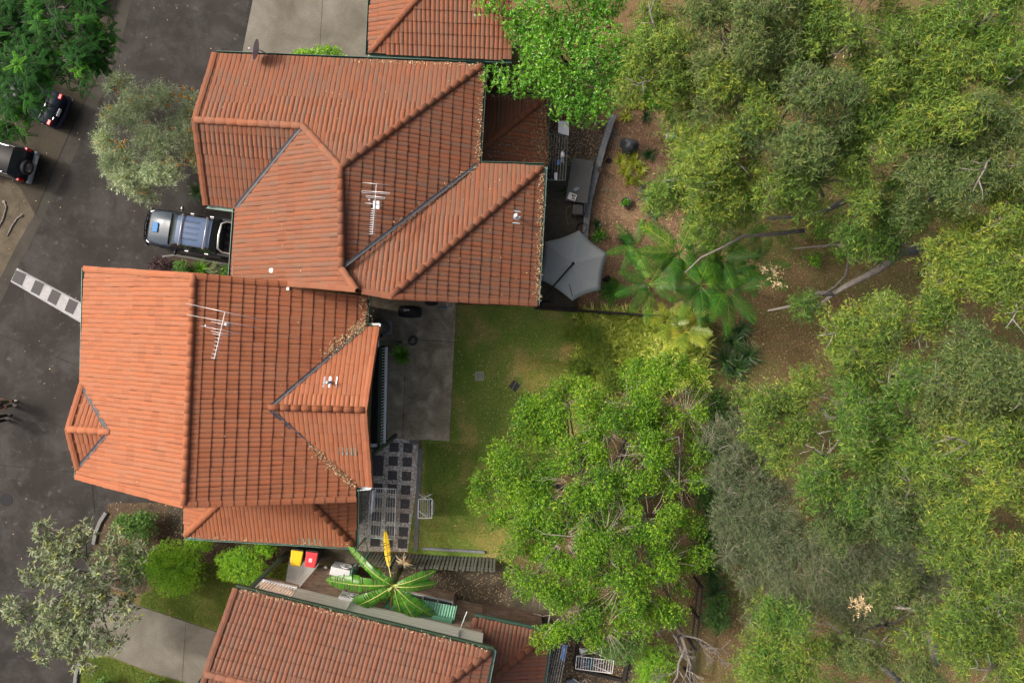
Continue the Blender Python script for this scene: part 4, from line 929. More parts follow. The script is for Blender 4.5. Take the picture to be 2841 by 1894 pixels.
for s in (-1, 1): mb.box((-1.65, s*.72, .78), (1.3, .14, .52)); mb.box((-1.65, s*.74, 1.06), (1.3, .12, .05))
mb.box((-2.28, 0, .78), (.06, 1.5, .54)); mb.box((-1.65, 0, .55), (1.3, 1.4, .06)); mb.box((-1.02, 0, .8), (.05, 1.4, .5)); mb.build('tray', PB, ute, bevel=.015, M=MU)
mb = MB()
for y in (-.5, -.17, .17, .5): mb.box((-1.65, y, .595), (1.24, .16, .03))
mb.build('tray_liner', M_DGREY, ute, M=MU)
mb = MB(); mb.tube([(-1.9, -.68, 1.08), (-1.35, -.64, 1.40), (-1.18, -.52, 1.50), (-1.15, 0, 1.52), (-1.18, .52, 1.50), (-1.35, .64, 1.40), (-1.9, .68, 1.08)], .04, 10); mb.build('sports_bar', M_CHROME, ute, True, M=MU)
for x in (1.45, -1.55):
    for y in (-.70, .70): wheel_at(ute, MU, x, y, .36, .22)

# ---- parked cars at the left
def car(label, rear_px, rear_dir, col, suv):
    d = V3((rear_dir[0], -rear_dir[1], 0)).normalized(); rp = P(rear_px[0], rear_px[1], .55); rp.z = 0
    c = rp-d*1.98; h = -d; M = Matrix.Translation(c) @ rotz(math.atan2(h.y, h.x))
    o = thing('parked_car', label, 'car', c, 'cars on the parking pad')
    PA = paint('car_paint_'+label[:12], col, .2, .2); W = .76; zt = 1.0 if suv else .92
    loft([(1.95, body_prof(.62, .35, .55, .6, .02)), (1.8, body_prof(.72, .25, .68, .74, .04)), (1.2, body_prof(W, .22, .80, .86, .05)), (.8, body_prof(W, .22, .86, .92, .04)), (-1.0, body_prof(W, .22, .88, zt, .03)),
          (-1.55, body_prof(.75, .24, .88, zt, .03)), (-1.84, body_prof(.70, .28, .84, zt-.04, .03)), (-1.92, body_prof(.62, .32, .72, zt-.14, .02))]).build('body', PA, o, True, M=M)
    if suv:
        loft(cab(.95, 1.48, .85, .3, -1.86, -1.66, .72, .60)).build('cabin_glass', M_GLASS, o, M=M)
        rf = loft([(.34, [(.58, 1.46), (.5, 1.50), (0, 1.52)]), (-.6, [(.60, 1.47), (.52, 1.52), (0, 1.545)]), (-1.66, [(.58, 1.45), (.5, 1.49), (0, 1.505)])], False).build('car_roof', PA, o, True, M=M)
        for s in (-1, 1): mb = MB(); mb.tube([(.1, s*.55, 1.56), (-1.5, s*.55, 1.55)], .02, 6); mb.build('roof_rail', M_CHROME, rf, M=M)
        mb = MB(); mb.box((-1.93, 0, .50), (.16, 1.42, .24)); mb.build('bumper', paint('bumper_grey', (.22, .28, .30), .4, .1), o, bevel=.06, M=M)
        Ms = M @ Matrix.Translation((-2.0, .08, .92)) @ Matrix.Rotation(-math.pi/2, 4, 'Y')
        mb = MB(); mb.lathe((0, 0, 0), [(.16, -.09), (.28, -.09), (.32, -.05), (.32, .05), (.28, .09), (.2, .09), (.18, .05)], 24); sw = mb.build('spare_wheel', M_TYRE, o, True, M=Ms)
        mb = MB(); mb.lathe((0, 0, .06), [(.2, -.02), (.2, .02), (.06, .0), (.04, .03)], 20)
        for i in range(5):
            a = i*2*math.pi/5; mb.bar(V3((math.cos(a)*.04, math.sin(a)*.04, .09)), V3((math.cos(a)*.18, math.sin(a)*.18, .09)), .06, .02)
        put(bpy.data.objects.new('rim', raw_mesh('rim', mb.v, mb.f, M_CHROME)), sw, Ms)
        mb = MB(); mb.box((-2.02, -.36, .52), (.02, .36, .1)); mb.build('number_plate', M_PLATE, o, M=M)
        for s in (-1, 1): mb = MB(); mb.box((-1.86, s*.66, .93), (.14, .14, .3)); mb.build('tail_light', M_RED, o, bevel=.03, M=M)
        mb = MB(); mb.box((-1.4, 0, 1.02), (.5, .9, .02)); mb.build('parcel_shelf', M_DGREY, o, M=M)
    else:
        loft(cab(.90, 1.30, .85, .3, -1.35, -.75, .70, .56)).build('cabin_glass', M_GLASS, o, M=M)
        loft([(.34, [(.54, 1.285), (.46, 1.32), (0, 1.335)]), (-.3, [(.56, 1.30), (.48, 1.335), (0, 1.35)]), (-.78, [(.54, 1.28), (.46, 1.31), (0, 1.325)])], False).build('car_roof', PA, o, True, M=M)
        mb = MB(); mb.tube([(-1.78, -.70, .46), (-1.96, -.55, .48), (-2.02, 0, .5), (-1.96, .55, .48), (-1.78, .70, .46)], .10, 10); mb.build('bumper', PA, o, True, M=M)
        mb = MB(); mb.tube([(-1.36, -.6, .95), (-1.42, 0, .985), (-1.36, .6, .95)], .02, 6); mb.build('window_trim', M_CHROME, o, True, M=M)
        mb = MB(); mb.box((-1.94, .05, .78), (.03, .34, .1), Matrix.Rotation(.4, 3, 'Y')); mb.build('number_plate', M_PLATE, o, M=M)
        for s in (-1, 1): mb = MB(); mb.box((-1.80, s*.60, .86), (.16, .24, .1)); mb.build('tail_light', M_RED, o, bevel=.03, M=M)
        mb = MB(); mb.box((-1.88, .38, .86), (.02, .12, .04)); mb.build('badge', M_CHROME, o, M=M)
    for s in (-1, 1): mb = MB(); mb.box((.62, s*.82, .95), (.12, .16, .11)); mb.build('mirror', PA, o, bevel=.03, M=M)
    for s in (-1, 1): mb = MB(); mb.box((1.84, s*.5, .66), (.12, .26, .1)); mb.build('headlight', M_CHROME, o, bevel=.03, M=M)
    for x in (1.25, -1.25):
        for y in (-.67, .67): wheel_at(o, M, x, y, .30, .18)
car('black sedan tail showing red light from under the feathery tree', (177, 316), (92, 40), (.012, .016, .026), False)
car('black hatchback four wheel drive with spare wheel on its tailgate', (92, 466), (95, 27), (.008, .009, .011), True)
car('dark car corner peeping out at the top behind the feathery tree', (262, -28), (92, 30), (.014, .02, .03), False)

# ------------------------------------------------------------------ people at the left edge
SK = m_plain('skin', (.42, .26, .19), .6, 0, .08)
def person(label, base, face, top_c, leg_c, shoe_c, stride, hair):
    """standing figure grown with a skin modifier; base is the point between the feet"""
    o = thing('person', label, 'person', base, 'people walking on the road')
    M = Matrix.Translation(base) @ rotz(face) @ Matrix.Scale(.92, 4)
    V = [(0, 0, .95), (0, 0, 1.15), (0, 0, 1.38), (0, 0, 1.50), (.02, 0, 1.60)]; R = [(.15, .12), (.14, .105), (.17, .11), (.06, .06), (.055, .06)]; E = [(0, 1), (1, 2), (2, 3), (3, 4)]
    def ch(par, pts, rad):
        for p, r in zip(pts, rad):
            V.append(p); R.append((r, r)); E.append((par, len(V)-1)); par = len(V)-1
    for s in (-1, 1):
        st = stride*s
        ch(0, [(0, .10*s, .90), (st*.5+.03, .11*s, .50), (st, .11*s, .09)], [.10, .068, .045])
        ch(2, [(0, .21*s, 1.40), (-.04-st*.3, .27*s, 1.13), (.10-st*.6, .26*s, .90)], [.065, .048, .036])
    def skin(name, V, E, R, mat, sub=2):
        me = bpy.data.meshes.new(name); me.from_pydata(V, E, []); me.materials.append(mat)
        ob = bpy.data.objects.new(name, me); put(ob, o, M)
        sk = ob.modifiers.new('skin', 'SKIN')
        if not me.skin_vertices: 
            bpy.context.view_layer.objects.active = ob
        for i, r in enumerate(R): me.skin_vertices[0].data[i].radius = r
        me.skin_vertices[0].data[0].use_root = True
        sb = ob.modifiers.new('sub', 'SUBSURF'); sb.levels = sub; sb.render_levels = sub
        return ob
    try:
        body = skin('body', V, E, R, SK)
    except Exception:
        mb = MB()
        for a, b in E: mb.tube([V[a], V[b]], [R[a][0], R[b][0]], 10)
        body = mb.build('body', SK, o, True, M=M)
    mb = MB(); mb.tube([(0, 0, .88), (0, 0, 1.0), (0, 0, 1.2), (0, 0, 1.40), (0, 0, 1.47)], [.175, .165, .165, .185, .09], 14)
    for s in (-1, 1): mb.tube([(0, .15*s, 1.41), (-.02, .235*s, 1.36), (-.05-stride*s*.25, .275*s, 1.16)], [.10, .085, .068], 10)
    mb.v = [V3((p.x*.78, p.y, p.z)) for p in mb.v]; mb.build('shirt', top_c, o, True, M=M)
    mb = MB()
    for s in (-1, 1):
        st = stride*s; mb.tube([(0, .08*s, .95), (.01, .10*s, .80), (st*.5+.03, .11*s, .50), (st, .11*s, .12)], [.125, .115, .088, .07], 12)
    mb.build('trousers', leg_c, o, True, M=M)
    for s in (-1, 1):
        st = stride*s; mb = MB(); mb.tube([(st-.08, .11*s, .045), (st, .11*s, .055), (st+.10, .12*s, .045), (st+.19, .125*s, .035)], [.035, .048, .045, .028], 10); mb.build('shoe', shoe_c, o, True, M=M)
        hx = .10-stride*s*.6; mb = MB(); hand = V3((hx, .26*s, .86)); mb.tube([hand+V3((0, 0, .05)), hand, hand+V3((.01, 0, -.06))], [.03, .04, .036], 8)
        for k in range(4): mb.tube([hand+V3((-.03+.02*k, 0, -.06)), hand+V3((-.03+.022*k+.01, -.008*s, -.11)), hand+V3((-.02+.022*k+.02, -.02*s, -.14+abs(k-1.5)*.008))], [.010, .009, .007], 6)
        mb.tube([hand+V3((.03, 0, -.01)), hand+V3((.055, -.01*s, -.05)), hand+V3((.06, -.015*s, -.08))], [.012, .010, .008], 6); mb.build('hand', SK, o, True, M=M)
    mb = MB(); mb.lathe((.03, 0, 1.68), [(.02, -.13), (.055, -.115), (.075, -.06), (.085, .01), (.08, .07), (.05, .115), (.01, .125)], 16, Matrix.Diagonal((1.1, .9, 1)))
    mb.tube([(.11, 0, 1.69), (.135, 0, 1.655), (.11, 0, 1.645)], [.012, .018, .012], 6)
    for s in (-1, 1): mb.lathe((.02, .078*s, 1.675), [(.004, -.03), (.016, 0), (.004, .03)], 6)
    mb.build('head', SK, o, True, M=M)
    mb = MB()
    for s in (-1, 1): mb.lathe((.112, .032*s, 1.70), [(.002, -.008), (.010, 0), (.002, .008)], 6)
    mb.build('eye', M_BLACK, o, M=M)
    mb = MB(); mb.tube([(.108, -.025, 1.62), (.116, 0, 1.618), (.108, .025, 1.62)], .006, 5); mb.build('mouth', m_plain('lip'+label[:6], (.32, .12, .10), .5), o, M=M)
    mb = MB(); mb.lathe((.012, 0, 1.70), [(.09, -.03), (.096, .03), (.088, .085), (.05, .13), (.01, .14)], 16, Matrix.Diagonal((1.08, .95, 1))); mb.build('hair', hair, o, True, M=M)
BR_ = m_plain('brown_hair', (.05, .03, .018), .7, 0, .3, 40)
person('person in olive trousers and navy top standing on the road', P(38, 1118), math.radians(0), m_plain('navy_cloth', (.012, .018, .06), .9, 0, .2, 30), m_plain('olive_cloth', (.045, .052, .026), .9, 0, .2, 30), m_plain('pale_shoe', (.42, .38, .35), .7), .03, BR_)
person('person in black trousers walking beside the one in olive', P(20, 1158), math.radians(5), m_plain('grey_cloth', (.06, .06, .065), .9, 0, .2, 30), m_plain('black_cloth', (.010, .010, .011), .9, 0, .2, 30), m_plain('dark_shoe', (.05, .03, .025), .6), .05, M_BLACK)
# ------------------------------------------------------------------ things on roofs
dish = thing('satellite_dish', 'grey satellite dish on the upper house gutter', 'dish', P(730, 150, 5.3))
c = P(716, 139, 5.75); ax = V3((-.96, .22, .17)).normalized(); a, b = frame_of(ax)
mb = MB(); n = 26
for r, dpt in ((.02, .0), (.16, .012), (.28, .045), (.36, .08)):
    for k in range(n):
        t = 2*math.pi*k/n; mb.v.append(c+(a*math.cos(t)+b*math.sin(t))*r+ax*dpt)
for i in range(3):
    for k in range(n): mb.f.append((i*n+k, i*n+(k+1) % n, (i+1)*n+(k+1) % n, (i+1)*n+k))
mb.f.append(tuple(range(n))); d = mb.build('reflector', m_plain('dish_grey', (.36, .34, .38), .5), dish, True)
mb = MB(); mb.tube([c-ax*.01, c-ax*.1, P(740, 150, 5.35)], .025, 7); mb.build('mount', M_GREY, dish)
mb = MB(); mb.tube([c+b*-.3+ax*.03, c+ax*.32-b*.12], .012, 6); mb.lathe(c+ax*.33-b*.12, [(.03, -.04), (.04, 0), (.03, .04)], 8); mb.build('feed_arm', M_GREY, dish)
# antennas
def antenna(label, mast_px, base_pl, h, boom, elems, r=.009):
    base = base_pl.on(*mast_px); top = base+V3((0, 0, h)); z = top.z
    o = thing('tv_antenna', label, 'antenna', base, 'television antennas')
    mb = MB(); mb.tube([base, top+V3((0, 0, .05))], .022, 8); mb.build('mast', M_STEELW, o)
    mb = MB(); mb.tube([P(*boom[0], z), P(*boom[1], z)], .016, 6); mb.build('boom', M_ALU, o)
    for e in elems:
        mb = MB(); mb.tube([P(*q, z+.02) for q in e], r, 6); mb.build('element', M_ALU, o, True)
    return o, z
s = 3.3127
def zp(ox, oy, pts): return [(ox+x/s, oy+y/s) for x, y in pts]
el = [[(1715, 1222), (2352, 1360)], [(1715, 1322), (2352, 1448)], [(1940, 1388), (2150, 1432)], [(1845, 1427), (2212, 1502)], [(1935, 1470), (2120, 1515)], [(1955, 1498), (2085, 1523)], [(1980, 1537), (2045, 1550)]]
el = [zp(0, 473, e) for e in el]; el[0][1] = (733, 889); el[1][1] = (722, 911)
el += [zp(0, 946, e) for e in ([(1970, 0), (2035, 14)], [(1965, 38), (2028, 52)], [(1955, 76), (2018, 90)], [(1945, 114), (2010, 128)], [(1938, 150), (2003, 164)])]
antenna('long bare aluminium antenna lying over the bright orange roof', (612, 905), MR, 1.1, (zp(0, 473, [(2068, 1298)])[0], zp(0, 946, [(1970, 165)])[0]), el)
mb = MB(); p = P(630, 900, MR.on(612, 905).z+1.0); mb.lathe(p, [(.04, -.12), (.05, -.1), (.05, .1), (.04, .12)], 10); tag(mb.build('masthead_amplifier', M_WHITE, None, True), 'small white canister hung beside the long bare antenna', 'amplifier')
el = [[(980, 112), (1243, 136)]]
for y0, x0, x1, g in ((188, 965, 1230, 24), (232, 1008, 1186, 22)):
    el.append([(x0+12, y0), (x1-6, y0+16), (x1, y0+24), (x1-8, y0+32), (x0+16, y0+16), (x0+6, y0+8), (x0+12, y0)])
el += [[(1005, 298), (1172, 316)]]+[[(1056-i*1.6, 350+i*21), (1117-i*1.4, 355+i*21)] for i in range(12)]
ao, az = antenna('antenna with looped elements on the upper weathered roof', (1040, 570), N3, .9, (zp(710, 473, [(1108, 118)])[0], zp(710, 473, [(1070, 585)])[0]), [zp(710, 473, e) for e in el], .010)
mb = MB(); mb.box(P(1044, 569, az-.05), (.2, .26, .05)); mb.build('reflector_plate', M_STEELW, ao)

# ------------------------------------------------------------------ centre yard
o = thing('drain_grate', 'square grey drain grate in the centre lawn', 'grate', P(1330, 1043))
mb = MB(); p = P(1330, 1043, .02)
for a in (-.17, .17): mb.box(p+V3((a, 0, 0)), (.03, .36, .04)); mb.box(p+V3((0, a, 0)), (.34, .03, .04))
mb.build('frame', M_GREY, o)
for i in range(8): mb = MB(); mb.box(p+V3((-.13+i*.037, 0, -.002)), (.015, .32, .03)); mb.build('bar', M_GREY, o)
o = thing('inspection_lid', 'dark square inspection lid turned askew on the lawn', 'lid', P(1427, 1070))
mb = MB(); mb.box((0, 0, .02), (.37, .37, .04)); mb.build('plate', M_DGREY, o, bevel=.01, M=Matrix.Translation(P(1427, 1070)) @ rotz(math.radians(-38)))
mb = MB(); mb.box((0, .02, .042), (.36, .012, .01)); mb.build('seam', M_GREY, o, M=Matrix.Translation(P(1427, 1070)) @ rotz(math.radians(62)))
# covered barbecue
o = thing('covered_barbecue', 'black covered barbecue with small white lettering on the patio', 'barbecue', P(1137, 868, .06))
mb = MB(); L = [(-.40, .62), (-.36, .82), (-.2, .93), (.2, .95), (.36, .84), (.42, .60)]
secs = [(x, [(.20 if abs(x) > .38 else .24, .06), (.23 if abs(x) > .38 else .27, .45), (.22 if abs(x) > .38 else .26, z-.10), (.15, z-.01), (0, z)]) for x, z in ((-.47, .66), (-.42, .86), (-.2, .97), (.2, .98), (.40, .90), (.48, .68))]
mb = loft(secs); mb.v = [v+V3((random.uniform(-.012, .012), random.uniform(-.012, .012), 0)) for v in mb.v]
MBQ = Matrix.Translation(P(1141, 866, .06)) @ rotz(-.06); mb.build('cover', m_plain('black_cover', (.010, .010, .012), .7, 0, .2, 8), o, True, M=MBQ, sub=1)
mb = MB(); mb.tube([(-.14+.045*math.cos(t*math.pi/8), .055+.045*math.sin(t*math.pi/8), .985) for t in range(17)], .009, 6); mb.bar(V3((-.13, .035, .985)), V3((-.09, .0, .985)), .016, .016); mb.build('emblem', M_WHITE, o, M=MBQ)
mb = MB()
for i in range(5): mb.box((-.06+i*.028, .055, .985), (.013, .05 if i % 2 else .065, .008))
mb.box((0, .055, .985), (.13, .014, .008)); mb.build('lettering', M_WHITE, o, M=MBQ)
# hot water unit
o = thing('hot_water_tank', 'round grey hot water tank on a pad behind the balcony', 'tank', P(1066, 908, .06))
mb = MB(); mb.box(P(1070, 908, .09), (.56, .64, .07)); mb.build('pad', M_GREY, o, bevel=.01)
mb = MB(); mb.lathe(P(1064, 908, .12), [(.28, 0), (.28, 1.45), (.27, 1.5), (.2, 1.55), (.02, 1.57)], 26); mb.build('cylinder', m_plain('tank_grey', (.14, .145, .14), .45), o, True)
mb = MB(); mb.tube([P(1056, 925, .1), P(1060, 932, .5), P(1053, 935, .9)], .04, 7); mb.build('pipe', M_BLACK, o)
# hose coil, fern
def ring(c, r, n, thick, mat, label, name='hose_coil', turns=6):
    mb = MB()
    pts = []
    for i in range(turns*20):
        t = i/20*2*math.pi; rr = r*(.78+.22*math.sin(i*.11+1)); pts.append(c+V3((rr*math.cos(t)+.02*math.sin(i*.3), rr*math.sin(t)+.02*math.cos(i*.23), .02+thick*2*(i/20 % 3))))
    mb.tube(pts, thick, 5); return tag(mb.build(name, mat, None, True), label, 'hose')
ring(P(1146, 945, .06), .21, 6, .011, m_plain('teal_hose', (.03, .07, .085), .5), 'dark teal hose coiled on the patio beside the fern')
# scoop net: blue pole and white ring
o = thing('scoop_net', 'blue pole with a white ring lying by the patio corner', 'net', P(1240, 852, .06))
mb = MB(); mb.tube([P(1215, 853, .1), P(1244, 852, .12)], .03, 8); mb.build('handle', m_plain('blue_handle', (.03, .16, .24), .4), o)
mb = MB(); c = P(1250, 847, .3); mb.tube([c+V3((.145*math.cos(t*math.pi/14), .145*math.sin(t*math.pi/14), 0)) for t in range(29)], .013, 6); mb.build('ring', M_WHITE, o, True)
mb = MB(); mb.tube([P(1225, 836, 1.0), P(1230, 849, .12)], .012, 6); tag(mb.build('garden_stake', M_DGREY), 'thin dark stake leaning above the blue pole', 'stake')
mb = MB(); mb.lathe((0, 0, 0), [(.26, 0), (.3, .06), (.2, .12), (.05, .14)], 14, Matrix.Diagonal((1.0, .35, 1))); mb.v = [v+P(1197, 842, .06) for v in mb.v]; tag(mb.build('folded_cover', M_DGREY, None, True), 'flat dark folded cover beside the barbecue', 'cover')
# clotheslines
def wire_frame(o, corners, z, n_w, mat=M_STEELW, wmat=M_STEELW, r=.012, leg=None, skipx=()):
    """rectangular frame a,b,c,d with n_w wires from a-b to d-c"""
    a, b, c, d = [P(x, y, z) for x, y in corners]
    for p, q in ((a, b), (b, c), (c, d), (d, a)): mb = MB(); mb.tube([p, q], r, 6); mb.build('frame_tube', mat, o)
    for i in range(n_w):
        k = (i+1)/(n_w+1); mb = MB(); mb.tube([a.lerp(b, k), d.lerp(c, k)], .006, 5); mb.build('wire', wmat, o)
o = thing('clothesline', 'fold down wall clothesline over the dark pavers with a white cloth', 'clothesline', P(1045, 1430))
wire_frame(o, [(1028, 1353), (1098, 1356), (1094, 1496), (1020, 1490)], 1.85, 9)
for x0, x1, y0, y1 in ((1045, 1030, 1424, 1424),): mb = MB(); mb.tube([P(1094, 1496, 1.85), P(1012, 1492, 1.2)], .015, 6); mb.build('brace', M_GREENROOF, o)
def cloth(pts, z, mat, label, name='cloth', hang=.25, cat='cloth', group=None):
    """cloth over a line: grid between four pixel corners with folds and a hanging edge"""
    a, b, c, d = [P(x, y, z) for x, y in pts]; mb = MB(); n, m = 9, 9
    for j in range(m):
        for i in range(n):
            u, v = i/(n-1), j/(m-1); p = a.lerp(b, u).lerp(d.lerp(c, u), v)
            p.z += .03*math.sin(v*11+u*3)+.02*math.sin(u*9)-hang*abs(2*u-1)**1.5; p.x += .012*math.sin(v*14+u*5); mb.v.append(p)
            if i and j: mb.f.append(((j-1)*n+i-1, (j-1)*n+i, j*n+i, j*n+i-1))
    ob = mb.build(name, mat, None, True); ob.modifiers.new('thick', 'SOLIDIFY').thickness = .012
    return tag(ob, label, cat, group)
M_CLOTHW = m_plain('white_cloth', (.62, .63, .68), .95, 0, .1, 20); M_CLOTHB = m_plain('blue_cloth', (.10, .19, .42), .95, 0, .2, 20); M_CLOTHK = m_plain('dark_cloth', (.012, .012, .02), .95, 0, .3, 20); M_CLOTHG = m_plain('lime_white_cloth', (.5, .56, .42), .95, 0, .2, 20); M_TEAL = m_plain('teal_cloth', (.01, .10, .13), .95, 0, .3, 20); M_GREYC = m_plain('slate_cloth', (.16, .19, .24), .95, 0, .3, 20)
cloth([(1029, 1364), (1040, 1358), (1036, 1420), (1024, 1430)], 1.9, M_CLOTHW, 'white cloth hanging on the wall clothesline over the pavers')
def airer(label, corners, z, n, top=False):
    o = thing('clothes_airer', label, 'airer', P(*corners[0]))
    wire_frame(o, corners, z, n, M_WHITE, M_STEELW, .014)
    q = [P(x, y, z) for x, y in corners]; g = [V3((p.x, p.y, .02)) for p in q]
    for i, k in ((0, 1), (1, 0), (2, 3), (3, 2)): mb = MB(); mb.tube([q[i], g[k].lerp(g[i], .15)], .012, 6); mb.build('leg', M_WHITE, o)
    return o
o = airer('small white clothes airer standing on the lawn edge', [(1161, 1384), (1199, 1384), (1198, 1437), (1160, 1437)], .95, 5)
for pts in ([(1162, 1370), (1186, 1386)], [(1195, 1370), (1176, 1380)], [(1161, 1416), (1186, 1436)]): mb = MB(); mb.tube([P(x, y, 1.0) for x, y in pts], .012, 6); mb.build('wing_tube', M_WHITE, o)
cloth([(1196, 1390), (1203, 1390), (1202, 1429), (1196, 1429)], .95, M_CLOTHG, 'pale lime cloth hanging on the airer by the lawn', hang=.3)
cloth([(1188, 1386), (1193, 1386), (1191, 1434), (1187, 1434)], .95, M_GREYC, 'slate towel on the small white airer by the lawn', hang=.3)
# bins
def bin_(label, lid_px, mat, sticker):
    c = P(lid_px[0], lid_px[1], 1.0); c.z = 0; M = Matrix.Translation(c) @ rotz(math.radians(172)) @ Matrix.Scale(.95, 4)
    o = thing('wheelie_bin', label, 'bin', c, 'wheelie bins beside the shrubs')
    def q(w0, w1, d0, d1, z): return [V3((-w0, -d0, z)), V3((w0, -d0, z)), V3((w1, d1, z)), V3((-w1, d1, z))]
    GB = MATS.get('bin_green') or m_plain('bin_green', (.022, .032, .024), .5)
    mb = MB(); mb.add(q(.21, .2, .24, .22, .05)+q(.27, .26, .34, .32, .95), [(0, 3, 2, 1), (4, 5, 6, 7), (0, 1, 5, 4), (1, 2, 6, 5), (2, 3, 7, 6), (3, 0, 4, 7)]); mb.build('bin_body', GB, o, bevel=.03, M=M)
    mb = MB(); mb.add(q(.285, .26, .35, .36, .955)+q(.27, .22, .33, .33, 1.02), [(0, 3, 2, 1), (4, 5, 6, 7), (0, 1, 5, 4), (1, 2, 6, 5), (2, 3, 7, 6), (3, 0, 4, 7)]); ld = mb.build('lid', mat, o, bevel=.03, M=M)
    for sx in (-.16, .16): mb = MB(); mb.box((sx, .18, 1.022), (.03, .14, .012)); mb.build('lid_rib', mat, ld, bevel=.005, M=M)
    if sticker: mb = MB(); mb.box((.02, .02, 1.024), (.15, .17, .006)); mb.build('sticker', m_plain('sticker', (.55, .42, .44), .6, 0, .35, 60), ld, M=M)
    mb = MB(); mb.tube([(-.24, -.38, .96), (.24, -.38, .96)], .018, 8); mb.bar(V3((-.24, -.33, .96)), V3((-.24, -.39, .96)), .03, .03); mb.bar(V3((.24, -.33, .96)), V3((.24, -.39, .96)), .03, .03); mb.build('handle', GB, o, M=M)
    for sx in (-.24, .24):
        mb = MB(); mb.lathe((0, 0, 0), [(.03, -.03), (.1, -.03), (.1, .03), (.03, .03)], 14, Matrix.Rotation(math.pi/2, 3, 'Y')); mb.v = [v+V3((sx, -.28, .1)) for v in mb.v]; mb.build('wheel', M_TYRE, o, M=M)
bin_('dark green wheelie bin with a yellow lid', (821, 1549), m_plain('bin_yellow', (.72, .47, .01), .4, 0, .06), False)
bin_('dark green wheelie bin with a red lid and pale sticker', (862, 1553), m_plain('bin_red', (.58, .045, .055), .4, 0, .06), True)
o = thing('wheelie_bin', 'yellow lidded bin tucked behind the upper house gutter', 'bin', P(1042, 176, .0)); c = P(1040, 166, 1.0); c.z = 0; M = Matrix.Translation(c)
mb = MB(); mb.add([(-.2, -.22, .05), (.2, -.22, .05), (.2, .22, .05), (-.2, .22, .05), (-.26, -.33, .95), (.26, -.33, .95), (.26, .31, .95), (-.26, .31, .95)], [(0, 3, 2, 1), (4, 5, 6, 7), (0, 1, 5, 4), (1, 2, 6, 5), (2, 3, 7, 6), (3, 0, 4, 7)]); mb.build('bin_body', MATS['bin_green'], o, bevel=.03, M=M)
mb = MB(); mb.box((0, 0, .985), (.54, .70, .07)); mb.build('lid', MATS['bin_yellow'], o, bevel=.03, M=M)
# air conditioners
def aircon(label, top_px, h, ang, ztop, w=.85, d=.36):
    c = P(top_px[0], top_px[1], ztop); M = Matrix.Translation(V3((c.x, c.y, ztop-h))) @ rotz(ang)
    o = thing('air_conditioner', label, 'air conditioner', V3((c.x, c.y, ztop-h)), 'outdoor units by the bottom house')
    mb = MB(); mb.box((0, 0, h/2), (w, d, h)); mb.build('casing', m_plain('unit_white'+str(h), (.58, .59, .60), .45, 0, .06), o, bevel=.02, M=M)
    mb = MB(); mb.lathe((0, 0, 0), [(.25, 0), (.25, .03), (.235, .03), (.235, .0)], 24, Matrix.Rotation(-math.pi/2, 3, 'X')); mb.v = [v+V3((.14, d/2, h*.5)) for v in mb.v]
    for i in range(20):
        a = i*math.pi/10; mb.bar(V3((.14+.05*math.cos(a), d/2+.022, h*.5+.05*math.sin(a))), V3((.14+.24*math.cos(a+.25), d/2+.022, h*.5+.24*math.sin(a+.25))), .012, .012)
    mb.build('fan_grille', M_WHITE, o, M=M)
    mb = MB(); mb.box((.14, d/2+.004, h*.5), (.46, .008, .46)); mb.build('fan_recess', M_DGREY, o, M=M)
    mb = MB()
    for i in range(4): mb.box((-.28, d/2+.006, h*.55+i*.05), (.2, .01, .025))
    mb.build('louvre', M_GREY, o, M=M)
    for sx in (-.3, .3): mb = MB(); mb.box((sx, 0, -.03), (.08, d+.04, .06)); mb.build('foot', M_DGREY, o, M=M)
    return o
aircon('white box unit standing by the green wire panel', (943, 1588), .74, -.22, .82)
o = aircon('white air conditioner with round fan grille against the cream wall', (966, 1672), .62, -.235, 3.05)
mb = MB(); p = P(966, 1672, 2.38); mb.bar(p+V3((-.3, -.3, -.03)), p+V3((-.3, .2, -.03)), .05, .05); mb.bar(p+V3((.3, -.3, -.03)), p+V3((.3, .2, -.03)), .05, .05); mb.build('wall_bracket', M_GREY, o)
o = thing('pergola_frame', 'white steel frame with one post beside the cream wall', 'frame', P(915, 1585))
b0 = P(915, 1585); t0 = b0+V3((0, 0, 2.2))
mb = MB(); mb.bar(b0, t0, .09, .09, V3((1, 0, 0))); mb.build('post', M_WHITE, o)
mb = MB(); mb.bar(t0+V3((-.05, 0, 0)), P(950, 1652, 2.2), .10, .10); mb.build('beam', M_WHITE, o)
mb = MB(); mb.bar(P(883, 1638, 2.25), P(873, 1655, 3.2), .03, .03); mb.build('brace', M_STEELW, o)
o = thing('pipe_stand', 'pair of small white pipes on blocks beside the red lidded bin', 'pipe', P(890, 1585))
mb = MB(); mb.box(P(887, 1590, .08), (.16, .13, .14)); mb.box(P(900, 1577, .08), (.1, .1, .12)); mb.build('block', M_WHITE, o)
mb = MB(); mb.tube([P(888, 1588, .16), P(904, 1570, .16)], .03, 7); mb.tube([P(893, 1590, .16), P(908, 1572, .16)], .025, 7); mb.build('pipe', M_WHITE, o)
mb = MB(); mb.tube([P(892, 1584, .05), P(898, 1592, .4)], .03, 7); mb.build('pipe', M_WHITE, o)

